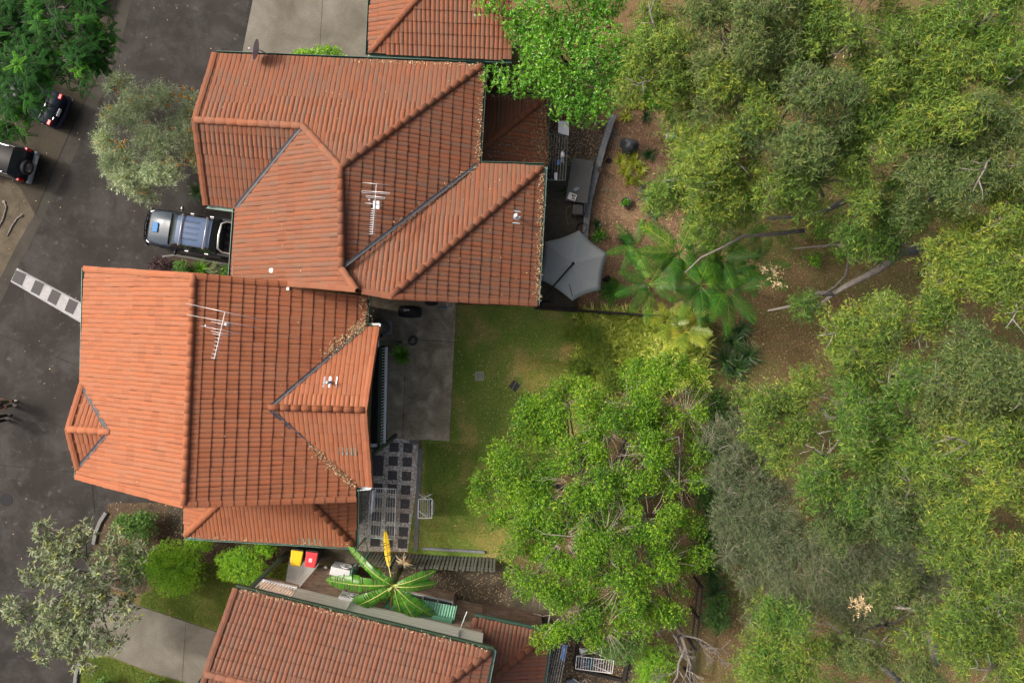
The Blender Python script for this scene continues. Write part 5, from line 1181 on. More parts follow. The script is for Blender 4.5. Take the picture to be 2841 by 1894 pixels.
# ------------------------------------------------------------------ upper house yard
o = thing('cantilever_umbrella', 'large grey hexagonal cantilever umbrella over the paved yard', 'umbrella', P(1512, 822))
tp = P(1590, 731, 2.72); rim = [P(x, y, 2.22) for x, y in ((1607, 639), (1686, 704), (1666, 804), (1588, 834), (1494, 772), (1511, 671))]
mb = MB(); N = 12; R = 6
v = [tp]
for k in range(6):
    a, b = rim[k], rim[(k+1) % 6]
    for i in range(N):
        t = i/N; e = a.lerp(b, t); e = e.lerp(V3((tp.x, tp.y, e.z)), .05*math.sin(math.pi*t))
        for j in range(1, R+1):
            w = j/R; q = tp.lerp(e, w); q.z = tp.z+(e.z-tp.z)*w-.02*math.sin(math.pi*t)*math.sin(math.pi*w*.8); v.append(q)
f = []; S = 6*N
for s_ in range(S):
    s2 = (s_+1) % S; f.append((0, 1+s_*R, 1+s2*R))
    for j in range(R-1): f.append((1+s_*R+j, 1+s_*R+j+1, 1+s2*R+j+1, 1+s2*R+j))
f = [q[::-1] for q in f]; mb.add(v, f); cn = mb.build('canopy', m_plain('umbrella_cloth', (.25, .28, .275), .9, 0, .06, 6), o, True); cn.modifiers.new('thick', 'SOLIDIFY').thickness = .012
for q in rim: mb = MB(); mb.tube([tp-V3((0, 0, .06)), q-V3((0, 0, .035))], .012, 5); mb.build('rib', M_DGREY, o)
mb = MB(); mb.lathe(tp, [(.06, -.05), (.06, .04), (.03, .08)], 12); mb.build('hub', M_BLACK, o)
mb = MB(); mb.tube([tp+V3((0, 0, .05)), P(1530, 800, 2.72), P(1508, 826, 2.6)], .035, 8); mb.build('arm', M_BLACK, o, True)
mb = MB(); mb.tube([P(1508, 826, 2.62), V3((P(1508, 826, 2.6).x, P(1508, 826, 2.6).y, .05))], .04, 8); mb.build('mast', M_BLACK, o)
p = P(1508, 826, 2.6); mb = MB(); mb.bar(V3((p.x-.4, p.y, .05)), V3((p.x+.4, p.y, .05)), .08, .06); mb.bar(V3((p.x, p.y-.3, .055)), V3((p.x, p.y+.3, .055)), .08, .06); mb.build('base', M_BLACK, o)
mb = MB(); mb.tube([P(1579, 789, 2.52), P(1583, 803, 2.45), P(1588, 822, 2.36)], .014, 6); mb.build('crank_strap', M_DGREY, o)
o = thing('outdoor_table', 'long dark grey outdoor table against the timber wall', 'table', P(1605, 500))
q = [(1589, 437), (1648, 446), (1629, 565), (1568, 556)]; v = [P(x, y, .72) for x, y in q]
mb = MB(); mb.prism(v, .68, .72); mb.build('table_top', m_plain('table_grey', (.056, .060, .056), .6, 0, .2, 5), o, bevel=.01)
for i in range(4): p = v[i].lerp(v[(i+2) % 4], .07); mb = MB(); mb.bar(V3((p.x, p.y, 0)), V3((p.x, p.y, .68)), .06, .06, V3((1, 0, 0))); mb.build('leg', M_BLACK, o)
o = thing('plastic_tub', 'clear white tub of odds and ends on the outdoor table', 'tub', P(1587, 547, .72)); M = Matrix.Translation(P(1587, 547, .72)) @ rotz(-.35)
mb = MB()
for x, y, sx, sy in ((-.165, 0, .02, .28), (.165, 0, .02, .28), (0, -.13, .31, .02), (0, .13, .31, .02)): mb.box((x, y, .06), (sx, sy, .11))
mb.box((0, 0, .008), (.33, .27, .015)); mb.build('tub_body', M_WHITE, o, M=M)
mb = MB()
for i in range(14): mb.box((random.uniform(-.02, .12), random.uniform(-.09, .09), .05+random.uniform(0, .03)), (.05, .03, .03), rotz(random.uniform(0, 3)).to_3x3())
mb.build('contents', m_plain('odds', (.10, .06, .03), .7, 0, .7, 25), o, M=M)
mb = MB(); mb.lathe((0, 0, 0), [(.13, 0), (.12, .04), (.07, .07), (.03, .05)], 9, Matrix.Diagonal((1.1, .8, 1))); mb.v = [v+P(1598, 525, .72)+V3((random.uniform(-.03, .03), random.uniform(-.03, .03), 0)) for v in mb.v]; tag(mb.build('cloth', M_GREYC, None, False), 'crumpled blue grey rag on the outdoor table', 'cloth')
o = thing('outdoor_chair', 'dark outdoor chair below the long grey table', 'chair', P(1603, 586)); M = Matrix.Translation(P(1602, 586)) @ rotz(-.05)
mb = MB(); mb.box((-.03, 0, .44), (.46, .44, .05)); mb.build('seat', m_plain('chair_grey', (.085, .08, .082), .7, 0, .2, 8), o, bevel=.02, M=M)
mb = MB(); mb.box((.24, 0, .62), (.05, .48, .42)); mb.build('backrest', M_DGREY, o, bevel=.02, M=M)
for y in (-.26, .26): mb = MB(); mb.box((0, y, .62), (.46, .05, .04)); mb.build('armrest', M_DGREY, o, bevel=.01, M=M)
for x in (-.22, .22):
    for y in (-.24, .24): mb = MB(); mb.box((x, y, .22), (.04, .04, .43)); mb.build('leg', M_DGREY, o, M=M)
o = thing('clothesline', 'wall clothesline in the dark yard of the upper house', 'clothesline', P(1520, 440))
wire_frame(o, [(1508, 372), (1576, 374), (1568, 500), (1500, 500)], 1.8, 8, M_GUTL, M_GREY)
cloth([(1513, 470), (1540, 470), (1541, 502), (1515, 506)], 1.82, M_CLOTHK, 'black garment with white trim on the upper clothesline', hang=.15)
cloth([(1538, 480), (1546, 478), (1546, 500), (1539, 498)], 1.84, M_CLOTHW, 'narrow white cloth beside the black garment on the line', hang=.1)
for i, (x, y, m, l) in enumerate(((1562, 427, M_CLOTHW, 'white sock bundle pegged on the upper clothesline'), (1550, 449, M_CLOTHB, 'pale blue cloth pegged on the upper clothesline'), (1560, 443, M_GREYC, 'grey scrap pegged next to the pale blue cloth'))):
    cloth([(x-5, y-7), (x+5, y-7), (x+6, y+7), (x-6, y+7)], 1.82, m, l, hang=.2)
mb = MB(); mb.prism([P(x, y, 1.9) for x, y in ((1549, 336), (1576, 335), (1579, 338), (1578, 377), (1548, 368))], 1.885, 1.9); tag(mb.build('pale_board', m_plain('board_grey', (.36, .38, .43), .6, 0, .12, 30)), 'pale grey board with clipped corner over the clothesline end', 'board')
def pot(label, x, y, r, h, mat, soil=True, z0=.0):
    c = P(x, y, z0); o = thing('plant_pot', label, 'pot', c, 'garden pots')
    mb = MB(); mb.lathe(c, [(r*.75, 0), (r, h*.9), (r*1.08, h*.9), (r*1.08, h), (r*.94, h), (r*.92, h*.8)], 20); mb.build('pot_body', mat, o, True)
    mb = MB(); mb.lathe(c, [(r*.9, h*.5), (r*.9, h*.85), (r*.3, h*.88)], 18); mb.build('potting_soil', M_BED, o)
    return c
pot('small round dark pot standing on the timber wall', 1664, 472, .10, .16, M_DGREY, True, .42)
pot('round terracotta grey pot of small plants on the mulch', 1735, 564, .22, .26, m_plain('pot_grey', (.16, .14, .12), .8))
pot('large dark round pot above the umbrella', 1612, 637, .22, .42, M_BLACK)
def tube_thing(name, pts, r, mat, label, cat, n=6):
    # smooth the path a little
    v = [V3(p) for p in pts]
    for _ in range(2): v = [v[0]]+[q for i in range(len(v)-1) for q in (v[i].lerp(v[i+1], .25), v[i].lerp(v[i+1], .75))]+[v[-1]]
    mb = MB(); mb.tube(v, r, n); return tag(mb.build(name, mat, None, True), label, cat)
zz = lambda pts, z: [P(1490+x/7.84, 430+y/7.84, z) for x, y in pts]
tube_thing('garden_hose', zz([(1650, 395), (1555, 580), (1525, 750), (1560, 880), (1650, 960), (1725, 920), (1710, 830), (1600, 770), (1440, 780), (1290, 840)], .03)+zz([(1190, 905), (1080, 980)], .46)+zz([(930, 1090), (730, 1100), (640, 1160), (630, 1330), (690, 1560)], .05), .014, m_plain('green_hose', (.10, .14, .075), .5), 'long green garden hose looping over the mulch bed', 'hose')
tube_thing('garden_hose', [P(1490+x/7.84, 240+y/7.84, .03) for x, y in ((1750, 940), (1650, 1050), (1590, 1150), (1620, 1250), (1690, 1325), (1780, 1310), (1790, 1200), (1760, 1090), (1680, 1060))], .012, m_plain('teal_hose2', (.05, .19, .20), .5), 'teal hose loop beside the covered tarp', 'hose')
tube_thing('garden_hose', zz([(1215, 75), (1330, 60), (1440, 75)], .46), .012, MATS['teal_hose2'], 'short teal hose end crossing the timber wall', 'hose')
# tarp over something, bucket, tray, black drum
mb = MB(); c = P(1744, 408); n = 22; prof = [(.0, .62), (.12, .60), (.24, .50), (.30, .30), (.34, .10), (.38, .01)]
for j, (r, z) in enumerate(prof):
    for k in range(n):
        t = 2*math.pi*k/n; w = 1+.16*math.sin(3*t+.8)+.10*math.sin(7*t+j)*(j/5); mb.v.append(c+V3((r*w*1.05*math.cos(t), r*w*1.0*math.sin(t), max(.01, z+.06*math.sin(5*t+j*.6)*(j > 1)*(j < 5)))))
for j in range(len(prof)-1):
    for k in range(n): mb.f.append((j*n+k, (j+1)*n+k, (j+1)*n+(k+1) % n, j*n+(k+1) % n))
tag(mb.build('tarpaulin', m_plain('tarp_grey', (.045, .052, .060), .55, 0, .2, 6), None, True), 'dark grey tarpaulin draped over something in the mulch garden', 'tarpaulin')
o = thing('bucket', 'blue bucket with a white cloth under the eucalypts', 'bucket', P(1858, 380)); c = P(1858, 380)
mb = MB(); mb.lathe(c, [(.13, 0), (.17, .30), (.185, .31), (.165, .31), (.15, .1)], 20); mb.build('pail', m_plain('bucket_blue', (.02, .17, .42), .35), o, True)
mb = MB(); mb.tube([c+V3((.17*math.cos(t), .05, .3+.14*math.sin(t))) for t in [i*math.pi/8 for i in range(9)]], .008, 5); mb.build('handle', M_WHITE, o, True)
cloth([(1848, 372), (1862, 370), (1864, 382), (1849, 384)], .34, M_CLOTHW, 'white cloth flopped over the blue bucket', hang=.05)
o = thing('seed_tray', 'black plastic tray with a wooden slat on the mulch', 'tray', P(1688, 447)); M = Matrix.Translation(P(1688, 446)) @ rotz(-.6)
mb = MB(); mb.box((0, 0, .06), (.2, .2, .12)); mb.build('tray', M_BLACK, o, bevel=.02, M=M)
mb = MB(); mb.box((-.13, 0, .05), (.04, .24, .04)); mb.build('slat', m_plain('new_timber', (.34, .24, .12), .8), o, M=M)
mb = MB(); mb.lathe((0, 0, 0), [(.1, -.17), (.12, -.16), (.12, .16), (.1, .17)], 18, Matrix.Rotation(math.pi/2, 3, 'Y')); M = Matrix.Translation(P(1683, 775, .13)) @ rotz(.45); tag(mb.build('drum', M_BLACK, None, True, M=M), 'black drum lying on its side right of the umbrella', 'drum')
# ------------------------------------------------------------------ bottom yard
o = thing('clothesline', 'wall clothesline at the bottom edge with a blue towel', 'clothesline', P(1540, 1850))
wire_frame(o, [(1532, 1782), (1574, 1790), (1548, 1925), (1500, 1915)], 1.85, 6, M_GREY, M_STEELW)
cloth([(1564, 1788), (1574, 1790), (1567, 1838), (1556, 1828)], 1.88, M_CLOTHB, 'blue towel hanging on the bottom clothesline', hang=.2)
o = airer('long white clothes airer at the bottom yard', [(1600, 1819), (1703, 1832), (1698, 1867), (1597, 1854)], .95, 0)
for i in range(15):
    a = P(1600+i*6.9, 1819+i*.87, .95); b = P(1597+i*6.8, 1854+i*.87, .95); mb = MB(); mb.tube([a, b], .008, 5); mb.build('wire', M_WHITE, o)
for i, (x, m, l) in enumerate(((1606, M_CLOTHK, 'black garment at the left end of the long airer'), (1617, M_GREYC, 'slate garment second along the long airer'), (1632, M_TEAL, 'teal garment on the long airer'), (1640, M_TEAL, 'dark teal garment nearest the leaves on the long airer'))):
    cloth([(x, 1822+i), (x+7, 1823+i), (x+6, 1854+i), (x-1, 1852+i)], .98, m, l, hang=.35, group='washing on the long airer')
cloth([(1608, 1800), (1628, 1800), (1626, 1816), (1610, 1818)], .6, M_CLOTHW, 'pale cloth bunched above the long airer', hang=.15)
o = thing('laundry_basket', 'blue grey laundry heap with white wire handles at the bottom edge', 'basket', P(1586, 1888)); c = P(1584, 1890)
mb = MB(); mb.lathe(c, [(.22, 0), (.28, .3), (.24, .38), (.1, .44), (.02, .45)], 14, Matrix.Diagonal((1.1, .9, 1))); mb.v = [v+V3((random.uniform(-.03, .03), random.uniform(-.03, .03), 0)) for v in mb.v]; mb.build('laundry', M_GREYC, o, True)
mb = MB(); mb.tube([P(1589, 1881, .4), P(1600, 1888, .45), P(1612, 1896, .4)], .012, 6); mb.tube([P(1614, 1894, .4), P(1622, 1884, .45), P(1630, 1894, .4)], .012, 6); mb.build('wire_handle', M_WHITE, o)
mb = MB(); c = P(1486, 1742, .5); mb.tube([c+V3((.12*math.cos(t*.35), .16*math.sin(t*.35), .01*t)) for t in range(10)], .012, 6); mb.tube([c+V3((.12, 0, 0)), c+V3((.12, 0, -.5))], .012, 6); tag(mb.build('garden_chair_frame', M_WHITE, None, True), 'curved white chair arm under the leaves by the bottom house', 'chair frame')
# ------------------------------------------------------------------ foliage tools
def nrm(a): return a/np.maximum(np.linalg.norm(a, axis=1, keepdims=True), 1e-6)
def leaf_mesh(name, base, d, up, L, Wd, var, mat, fold=.12, mid=.45, curl=0.0):
    """one folded diamond per leaf; var colours it"""
    n = len(base); d = nrm(d); side = nrm(np.cross(d, up)); nn = np.cross(side, d)
    L = np.asarray(L).reshape(-1, 1)*np.ones((n, 1)); Wd = np.asarray(Wd).reshape(-1, 1)*np.ones((n, 1))
    m = base+d*L*mid
    v = np.empty((n, 4, 3), np.float32)
    v[:, 0] = base; v[:, 1] = m+side*Wd/2+nn*Wd*fold; v[:, 2] = base+d*L-nn*L*curl; v[:, 3] = m-side*Wd/2+nn*Wd*fold
    me = bpy.data.meshes.new(name)
    me.vertices.add(4*n); me.vertices.foreach_set('co', v.ravel())
    idx = np.empty((n, 6), np.int32); k = np.arange(n, dtype=np.int32)[:, None]*4
    idx[:] = k+np.array([0, 2, 1, 0, 3, 2], np.int32)
    me.loops.add(6*n); me.loops.foreach_set('vertex_index', idx.ravel())
    me.polygons.add(2*n); me.polygons.foreach_set('loop_start', np.arange(0, 6*n, 3, dtype=np.int32))
    me.update(calc_edges=True)
    at = me.attributes.new('var', 'FLOAT', 'POINT'); at.data.foreach_set('value', np.repeat(np.clip(var, 0, 1).astype(np.float32), 4))
    me.materials.append(mat)
    return me
class Leaves:
    def __init__(s): s.b = []; s.d = []; s.u = []; s.l = []; s.w = []; s.v = []
    def add(s, b, d, u, l, w, v):
        n = len(b); s.b.append(b); s.d.append(d); s.u.append(u); s.l.append(np.broadcast_to(np.asarray(l, float), (n,))); s.w.append(np.broadcast_to(np.asarray(w, float), (n,))); s.v.append(v)
    def build(s, name, mat, parent, fold=.12, mid=.45, curl=0.0):
        me = leaf_mesh(name, np.concatenate(s.b), np.concatenate(s.d), np.concatenate(s.u), np.concatenate(s.l), np.concatenate(s.w), np.concatenate(s.v), mat, fold, mid, curl)
        return put(bpy.data.objects.new(name, me), parent)
def sprays(lv, c, rad, n_twig, per, tl, ll, lw, droop=.3, var0=.45, vspread=.18, up_bias=1.0, shell=.45, spread=1.0, flat=1.0, twigs=None, trad=.004, whorl=False):
    """twigs radiating through an ellipsoid at c, leaves along each twig"""
    rad = np.asarray(rad, float)*np.ones(3); g = rng.normal(size=(n_twig, 3)); g = nrm(g); g[:, 2] = np.where(g[:, 2] < -.35, -g[:, 2], g[:, 2])
    r = rng.random((n_twig, 1))**shell; tb = np.asarray(c)+g*rad*r*.85
    td = nrm(g*.9+np.array([0, 0, .35])*up_bias+rng.normal(size=(n_twig, 3))*.45)
    t = (np.arange(per)+.5)/per if not whorl else np.full(per, .95)
    t = t[None, :]+rng.normal(size=(n_twig, per))*.04
    p = tb[:, None, :]+td[:, None, :]*(t*tl)[:, :, None]; p = p.reshape(-1, 3)
    dd = np.repeat(td, per, axis=0); q = rng.normal(size=p.shape); q -= dd*np.sum(q*dd, axis=1, keepdims=True); q = nrm(q)
    ld = nrm(dd*.55+q*spread+np.array([0, 0, -droop])+rng.normal(size=p.shape)*.12)
    u = nrm(rng.normal(size=p.shape)*flat+np.array([0, 0, 1.2]))
    n = len(p); tw = np.repeat(rng.normal(size=n_twig)*vspread*.8, per); v = var0+tw+rng.normal(size=n)*vspread+.10*(np.repeat(r[:, 0], per)-.6)
    v = np.clip(v, 0, .94); v[rng.random(n) < .006] = 1.0
    lv.add(p, ld, u, ll*rng.uniform(.65, 1.2, n), lw*rng.uniform(.7, 1.2, n), v)
    if twigs is not None:
        for i in range(0, n_twig, twigs[1]):
            a = V3(tb[i]); twigs[0].tube([V3(c).lerp(a, .35), a, a+V3(td[i])*tl*.9], [trad*1.6, trad, trad*.5], 3, False)
def limb(mb, a, b, ra, rb, n=6, bend=.12, k=5):
    a = V3(a); b = V3(b); L = (b-a).length; o = V3((random.uniform(-1, 1), random.uniform(-1, 1), random.uniform(0, 1)))*L*bend
    pts = []; rs = []
    for i in range(k+1):
        t = i/k; pts.append(a.lerp(b, t)+o*math.sin(math.pi*t)+V3((random.uniform(-1, 1), random.uniform(-1, 1), 0))*L*.015*(0 < i < k)); rs.append(ra+(rb-ra)*t)
    mb.tube(pts, rs, n); return pts
def tree(name, label, cat, base, blobs, leafmat, bark, ll, lw, per_m2, sub_r=.55, per=9, tl=.42, droop=.4, var0=.45, tr=.16, fork=.55, dens=1.0, group=None, twig_every=3, flat=1.0, whorl=False, zvar=.5, vspread=.18, spread=1.0, extra=(), shell=.45, fold=.12, trad=.006, mid=.45, subk=1.5):
    base = V3(base); o = thing(name, label, cat, base, group)
    tk = MB(); lv = Leaves(); tw = MB()
    cen = sum((V3(b[0]) for b in blobs), V3())/len(blobs)
    top = V3((base.x*.5+cen.x*.5, base.y*.5+cen.y*.5, cen.z*fork)); limb(tk, base, top, tr, tr*.62, 9, .04, 6)
    for c, r in blobs:
        c = V3(c); limb(tk, top, c-V3((0, 0, r*.45)), tr*.5, tr*.2, 7, .12)
        n = max(2, int(round(r*r/(sub_r*sub_r)*subk))); pts = []
        for _ in range(n*6):
            if len(pts) >= n: break
            a = random.uniform(0, 6.283); q = math.sqrt(random.random())*r*random.uniform(.8, 1.05); p = V3((q*math.cos(a), q*math.sin(a), 0))
            if all((p-s_).length > sub_r*.62 for s_ in pts): pts.append(p)
        for p in pts:
            k = min(1, p.length/(r*1.05)); sc_ = c+V3((p.x, p.y, r*.45*(math.sqrt(max(0, 1-k*k))-.6)+random.uniform(-zvar, zvar)))
            rs = sub_r*random.uniform(.75, 1.25); nt = int(per_m2*rs*rs*3.1*dens*random.uniform(.6, 1.15)/per)+1
            limb(tk, c-V3((0, 0, r*.4)), sc_, tr*.17, tr*.06, 5, .15, 4)
            sprays(lv, sc_, (rs, rs, rs*.7), nt, per, tl, ll, lw, droop, var0+random.uniform(-.15, .15), vspread, 1.0, shell, spread, flat, (tw, twig_every) if twig_every else None, trad, whorl)
    for path, r0, r1 in extra:
        q = [V3(p) for p in path]+([top] if r1 > r0 and ll < .14 and name == 'eucalypt_tree' else []); tk.tube(q, [r0+(r1-r0)*i/(len(q)-1) for i in range(len(q))], 8 if max(r0, r1) > .06 else 5)
    tk.build('trunk', bark, o, True)
    if tw.v: stuff(tw.build('twigs', M_TWIG if bark is not M_BARKD else M_BARKD, o))
    lv.build('crown', leafmat, o, fold, mid)
    return o
def bush(name, label, cat, px, z, rad, leafmat, ll, lw, n_leaf, per=6, tl=.15, droop=.1, var0=.45, group=None, lumps=7, bark=M_BARKD, flat=.9, whorl=False, vspread=.18, shell=.3, twig_every=0, cat2=None):
    c = P(px[0], px[1], z); rad = V3(rad); o = thing(name, label, cat, V3((c.x, c.y, 0)), group); lv = Leaves(); tk = MB(); tw = MB()
    for i in range(lumps):
        a = 6.283*i/lumps+random.uniform(-.4, .4); k = 0 if i == 0 else random.uniform(.45, .7)
        cc = c+V3((math.cos(a)*k*rad.x, math.sin(a)*k*rad.y, (.15-k*.25)*rad.z)); rr = rad*(.68 if i == 0 else random.uniform(.46, .6))
        sprays(lv, cc, (rr.x, rr.y, rr.z), max(1, n_leaf//(lumps*per)), per, tl, ll, lw, droop, var0+random.uniform(-.08, .08), vspread, 1.0, shell, 1.0, flat, (tw, twig_every) if twig_every else None, .004, whorl)
        limb(tk, V3((c.x, c.y, 0)), cc, .03, .01, 5)
    tk.build('stem', bark, o, True)
    if tw.v: stuff(tw.build('twigs', M_TWIG, o))
    lv.build('foliage', leafmat, o); return o
def ribbons(n, L, Wd, arch, up0, seg=5, jitter=.3):
    """arching straps from one point: returns verts, faces and a per-vertex var"""
    v = []; f = []; va = []
    for i in range(n):
        a = random.uniform(0, 6.283); el = math.radians(random.uniform(*up0)); l = L*random.uniform(.65, 1.15); w = Wd*random.uniform(.75, 1.2); x = random.random()
        p = V3((random.uniform(-.03, .03), random.uniform(-.03, .03), 0)); tw = random.uniform(-jitter, jitter)
        for k in range(seg+1):
            t = k/seg; d = V3((math.cos(a+tw*t)*math.cos(el), math.sin(a+tw*t)*math.cos(el), math.sin(el)))
            if k: p = p+d*l/seg
            el -= arch/seg*(.5+t); s_ = V3((-math.sin(a), math.cos(a), 0))*w*.5*(1-t**2.2)*(0.55+.45*min(1, t*4)); s_.z = 0
            b = len(v); v += [p+s_+V3((0, 0, w*.12)), p.copy(), p-s_+V3((0, 0, w*.12))]; va += [x]*3
            if k: f += [(b-3, b-2, b+1, b), (b-2, b-1, b+2, b+1)]
    return v, f, va
def var_mesh(name, v, f, va, mat):
    me = raw_mesh(name, v, f, mat, True); me.attributes.new('var', 'FLOAT', 'POINT').data.foreach_set('value', np.clip(np.asarray(va, np.float32), 0, 1)); return me
def strap_plant(name, label, cat, px, n, L, Wd, arch, up0, mat, z=0.0, group=None, v0=.5):
    c = P(px[0], px[1], z); v, f, va = ribbons(n, L, Wd, arch, up0); va = [v0+(x-.5)*.9 for x in va]
    o = put(bpy.data.objects.new(name, var_mesh(name, v, f, va, mat)), None, Matrix.Translation(c) @ Matrix.Rotation(random.uniform(-.35, .35), 4, 'X') @ Matrix.Rotation(random.uniform(-.35, .35), 4, 'Y')); return tag(o, label, cat, group)
D = 1.2079
def E(x, y, z, r): return (P(x*D, y*D, z), r*1.06*D*(CAM_H-z)/FPX)

# ------------------------------------------------------------------ eucalypt bush at the right
EUC = [
 ('slender eucalypt leaning over the broad green tree at the top', [E(1530, 100, 9.5, 88), E(1490, 175, 9.2, 50), E(1570, 190, 9.2, 40)]),
 ('eucalypt at the top edge right of the broad green tree', [E(1700, 95, 10.5, 125), E(1650, 215, 10, 70), E(1790, 40, 10.5, 70), E(1640, 15, 10, 60), E(1740, -10, 10.3, 60)]),
 ('eucalypt at the top edge with a dry straw coloured patch', [E(1970, 40, 11, 125), E(2070, 120, 11, 90), E(1890, 60, 10.5, 60)]),
 ('eucalypt filling the top right corner of the bush', [E(2275, 40, 12, 85), E(2335, 150, 11.5, 85), E(2200, 20, 11.5, 40)]),
 ('eucalypt above the blue bucket', [E(1690, 300, 10, 115), E(1600, 345, 9.6, 62), E(1640, 400, 9.8, 70)]),
 ('eucalypt in the middle of the upper bush', [E(1860, 275, 11, 100), E(1800, 210, 10.5, 60), E(1770, 330, 10.5, 60)]),
 ('eucalypt right of the middle of the upper bush', [E(2090, 240, 11, 110), E(2210, 235, 11.5, 80), E(1990, 190, 11, 60)]),
 ('low eucalypt over the palm and the agave', [E(1610, 470, 8.2, 90), E(1700, 470, 8.4, 60), E(1560, 400, 8, 45)]),
 ('eucalypt above the bare patch of bush ground', [E(1900, 410, 10, 105), E(1990, 330, 10.5, 70), E(1790, 450, 9.5, 60)]),
 ('eucalypt at the right edge above its middle', [E(2140, 390, 11, 110), E(2290, 370, 11.5, 90), E(2240, 300, 11.5, 60)]),
 ('wide eucalypt at the right edge beside the bare patch', [E(2230, 570, 10.5, 105), E(2320, 660, 11, 85), E(2170, 660, 10, 60), E(2290, 520, 10.5, 60)]),
 ('thin eucalypt sprays over the long grey limb', [E(2040, 530, 8.5, 50), E(1945, 545, 8.5, 35), E(2080, 460, 9, 40), E(1850, 690, 6.5, 38)]),
 ('eucalypt below the bare patch of bush ground', [E(2030, 790, 10, 95), E(1940, 770, 9.5, 55), E(2120, 740, 10, 50)]),
 ('eucalypt at the right edge just below the middle', [E(2190, 870, 11, 105), E(2310, 850, 11.5, 85), E(2260, 960, 11, 60)]),
 ('small eucalypt at the edge of the bright green tree', [E(1820, 935, 7.5, 80), E(1690, 895, 6.5, 42), E(1770, 1010, 7.5, 50)]),
 ('broad eucalypt in the lower middle of the bush', [E(1985, 985, 10, 115), E(1900, 1070, 9.5, 75), E(2060, 900, 10, 50)]),
 ('eucalypt with a dark fork at the right edge', [E(2240, 1060, 11, 110), E(2130, 1050, 10.5, 60), E(2320, 1130, 11, 60)]),
 ('eucalypt right of the grey green wattles', [E(2070, 1160, 10, 100), E(1930, 1175, 9.5, 62), E(2150, 1250, 10, 50)]),
 ('eucalypt beside the red barked trunk', [E(2230, 1210, 11, 90), E(2160, 1160, 10.5, 55)]),
 ('yellowish eucalypt near the bottom of the bush', [E(1800, 1455, 9, 80), E(1750, 1530, 9, 75), E(1850, 1540, 8.5, 40)]),
 ('bushy eucalypt in the bottom right corner', [E(2210, 1430, 11, 105), E(2290, 1530, 11, 75), E(2300, 1370, 11, 50)]),
 ('dark leaved eucalypt at the bottom edge', [E(1960, 1480, 8, 48), E(2070, 1390, 8.5, 50), E(2130, 1530, 9, 45)]),

 ('eucalypt between the broad green tree and the middle of the upper bush', [E(1605, 255, 8.8, 55), E(1760, 170, 9.6, 60), E(1850, 140, 9.8, 50)]),
 ('eucalypt in the upper right of the bush beside a dark gap', [E(2190, 120, 10.6, 70), E(2160, 330, 10.2, 60), E(2010, 250, 10.2, 50)]),
 ('eucalypt along the right edge of the upper bush', [E(2340, 270, 11, 60), E(2330, 470, 10.6, 60), E(2200, 470, 10.2, 55)]),
 ('eucalypt in the heart of the lower bush', [E(2110, 960, 9.6, 60), E(2030, 1080, 9.4, 55), E(2160, 1110, 10, 50)]),
 ('eucalypt along the right edge of the lower bush', [E(2320, 990, 10.6, 55), E(2330, 1280, 10.4, 55), E(2250, 1330, 10, 50)]),
]
LIMBS = {10: [([P(2236, 857, 5), P(2275, 848, 5.1), P(2311, 815, 5.4), P(2354, 790, 5.8), P(2432, 751, 6.4), P(2500, 700, 7.0), P(2570, 690, 6)], .05, .17), ([P(2311, 815, 5.4), P(2270, 812, 5.4), P(2190, 850, 5.2), P(2130, 862, 5)], .10, .03)],
 11: [([P(1900, 757, 6), P(1945, 714, 6.2), P(2009, 684, 6.5), P(2063, 654, 6.6), P(2129, 651, 6.6), P(2230, 640, 6.2)], .02, .075), ([P(2130, 606, 6.5), P(2227, 600, 6.4), P(2287, 585, 6.2), P(2340, 560, 5.5)], .05, .11), ([P(2200, 690, 5.5), P(2330, 678, 5.8), P(2387, 688, 5.9), P(2432, 666, 6.1), P(2481, 648, 6.4)], .03, .07)],
 8: [([P(2080, 375, 8), P(2140, 350, 8.2), P(2215, 360, 8.2)], .05, .09), ([P(2060, 395, 8), P(2130, 375, 8.2), P(2215, 358, 8.2)], .03, .08)],
 9: [([P(2570, 560, 8), P(2590, 530, 8.5), P(2640, 490, 8)], .14, .10), ([P(2740, 520, 8.5), P(2800, 500, 8.6), P(2850, 520, 8)], .04, .09)],
 13: [([P(2620, 950, 8), P(2700, 962, 8.2), P(2780, 985, 8), P(2850, 1000, 7)], .04, .10), ([P(2630, 1170, 8), P(2680, 1145, 8.2), P(2740, 1130, 8)], .07, .05)],
 16: [([P(2780, 1300, 8), P(2830, 1325, 7.5), P(2860, 1330, 7)], .16, .2), ([P(2815, 1330, 7.6), P(2800, 1390, 7.4), P(2790, 1400, 7)], .07, .04), ([P(2680, 1290, 8.5), P(2710, 1240, 8.6), P(2725, 1225, 8.6)], .05, .07)],
 21: [([P(2290, 1720, 7), P(2340, 1760, 7.2), P(2400, 1800, 7), P(2450, 1850, 6.5), P(2510, 1900, 6)], .03, .12), ([P(2570, 1760, 4), P(2590, 1800, 3.4), P(2595, 1840, 3)], .22, .16)],
}
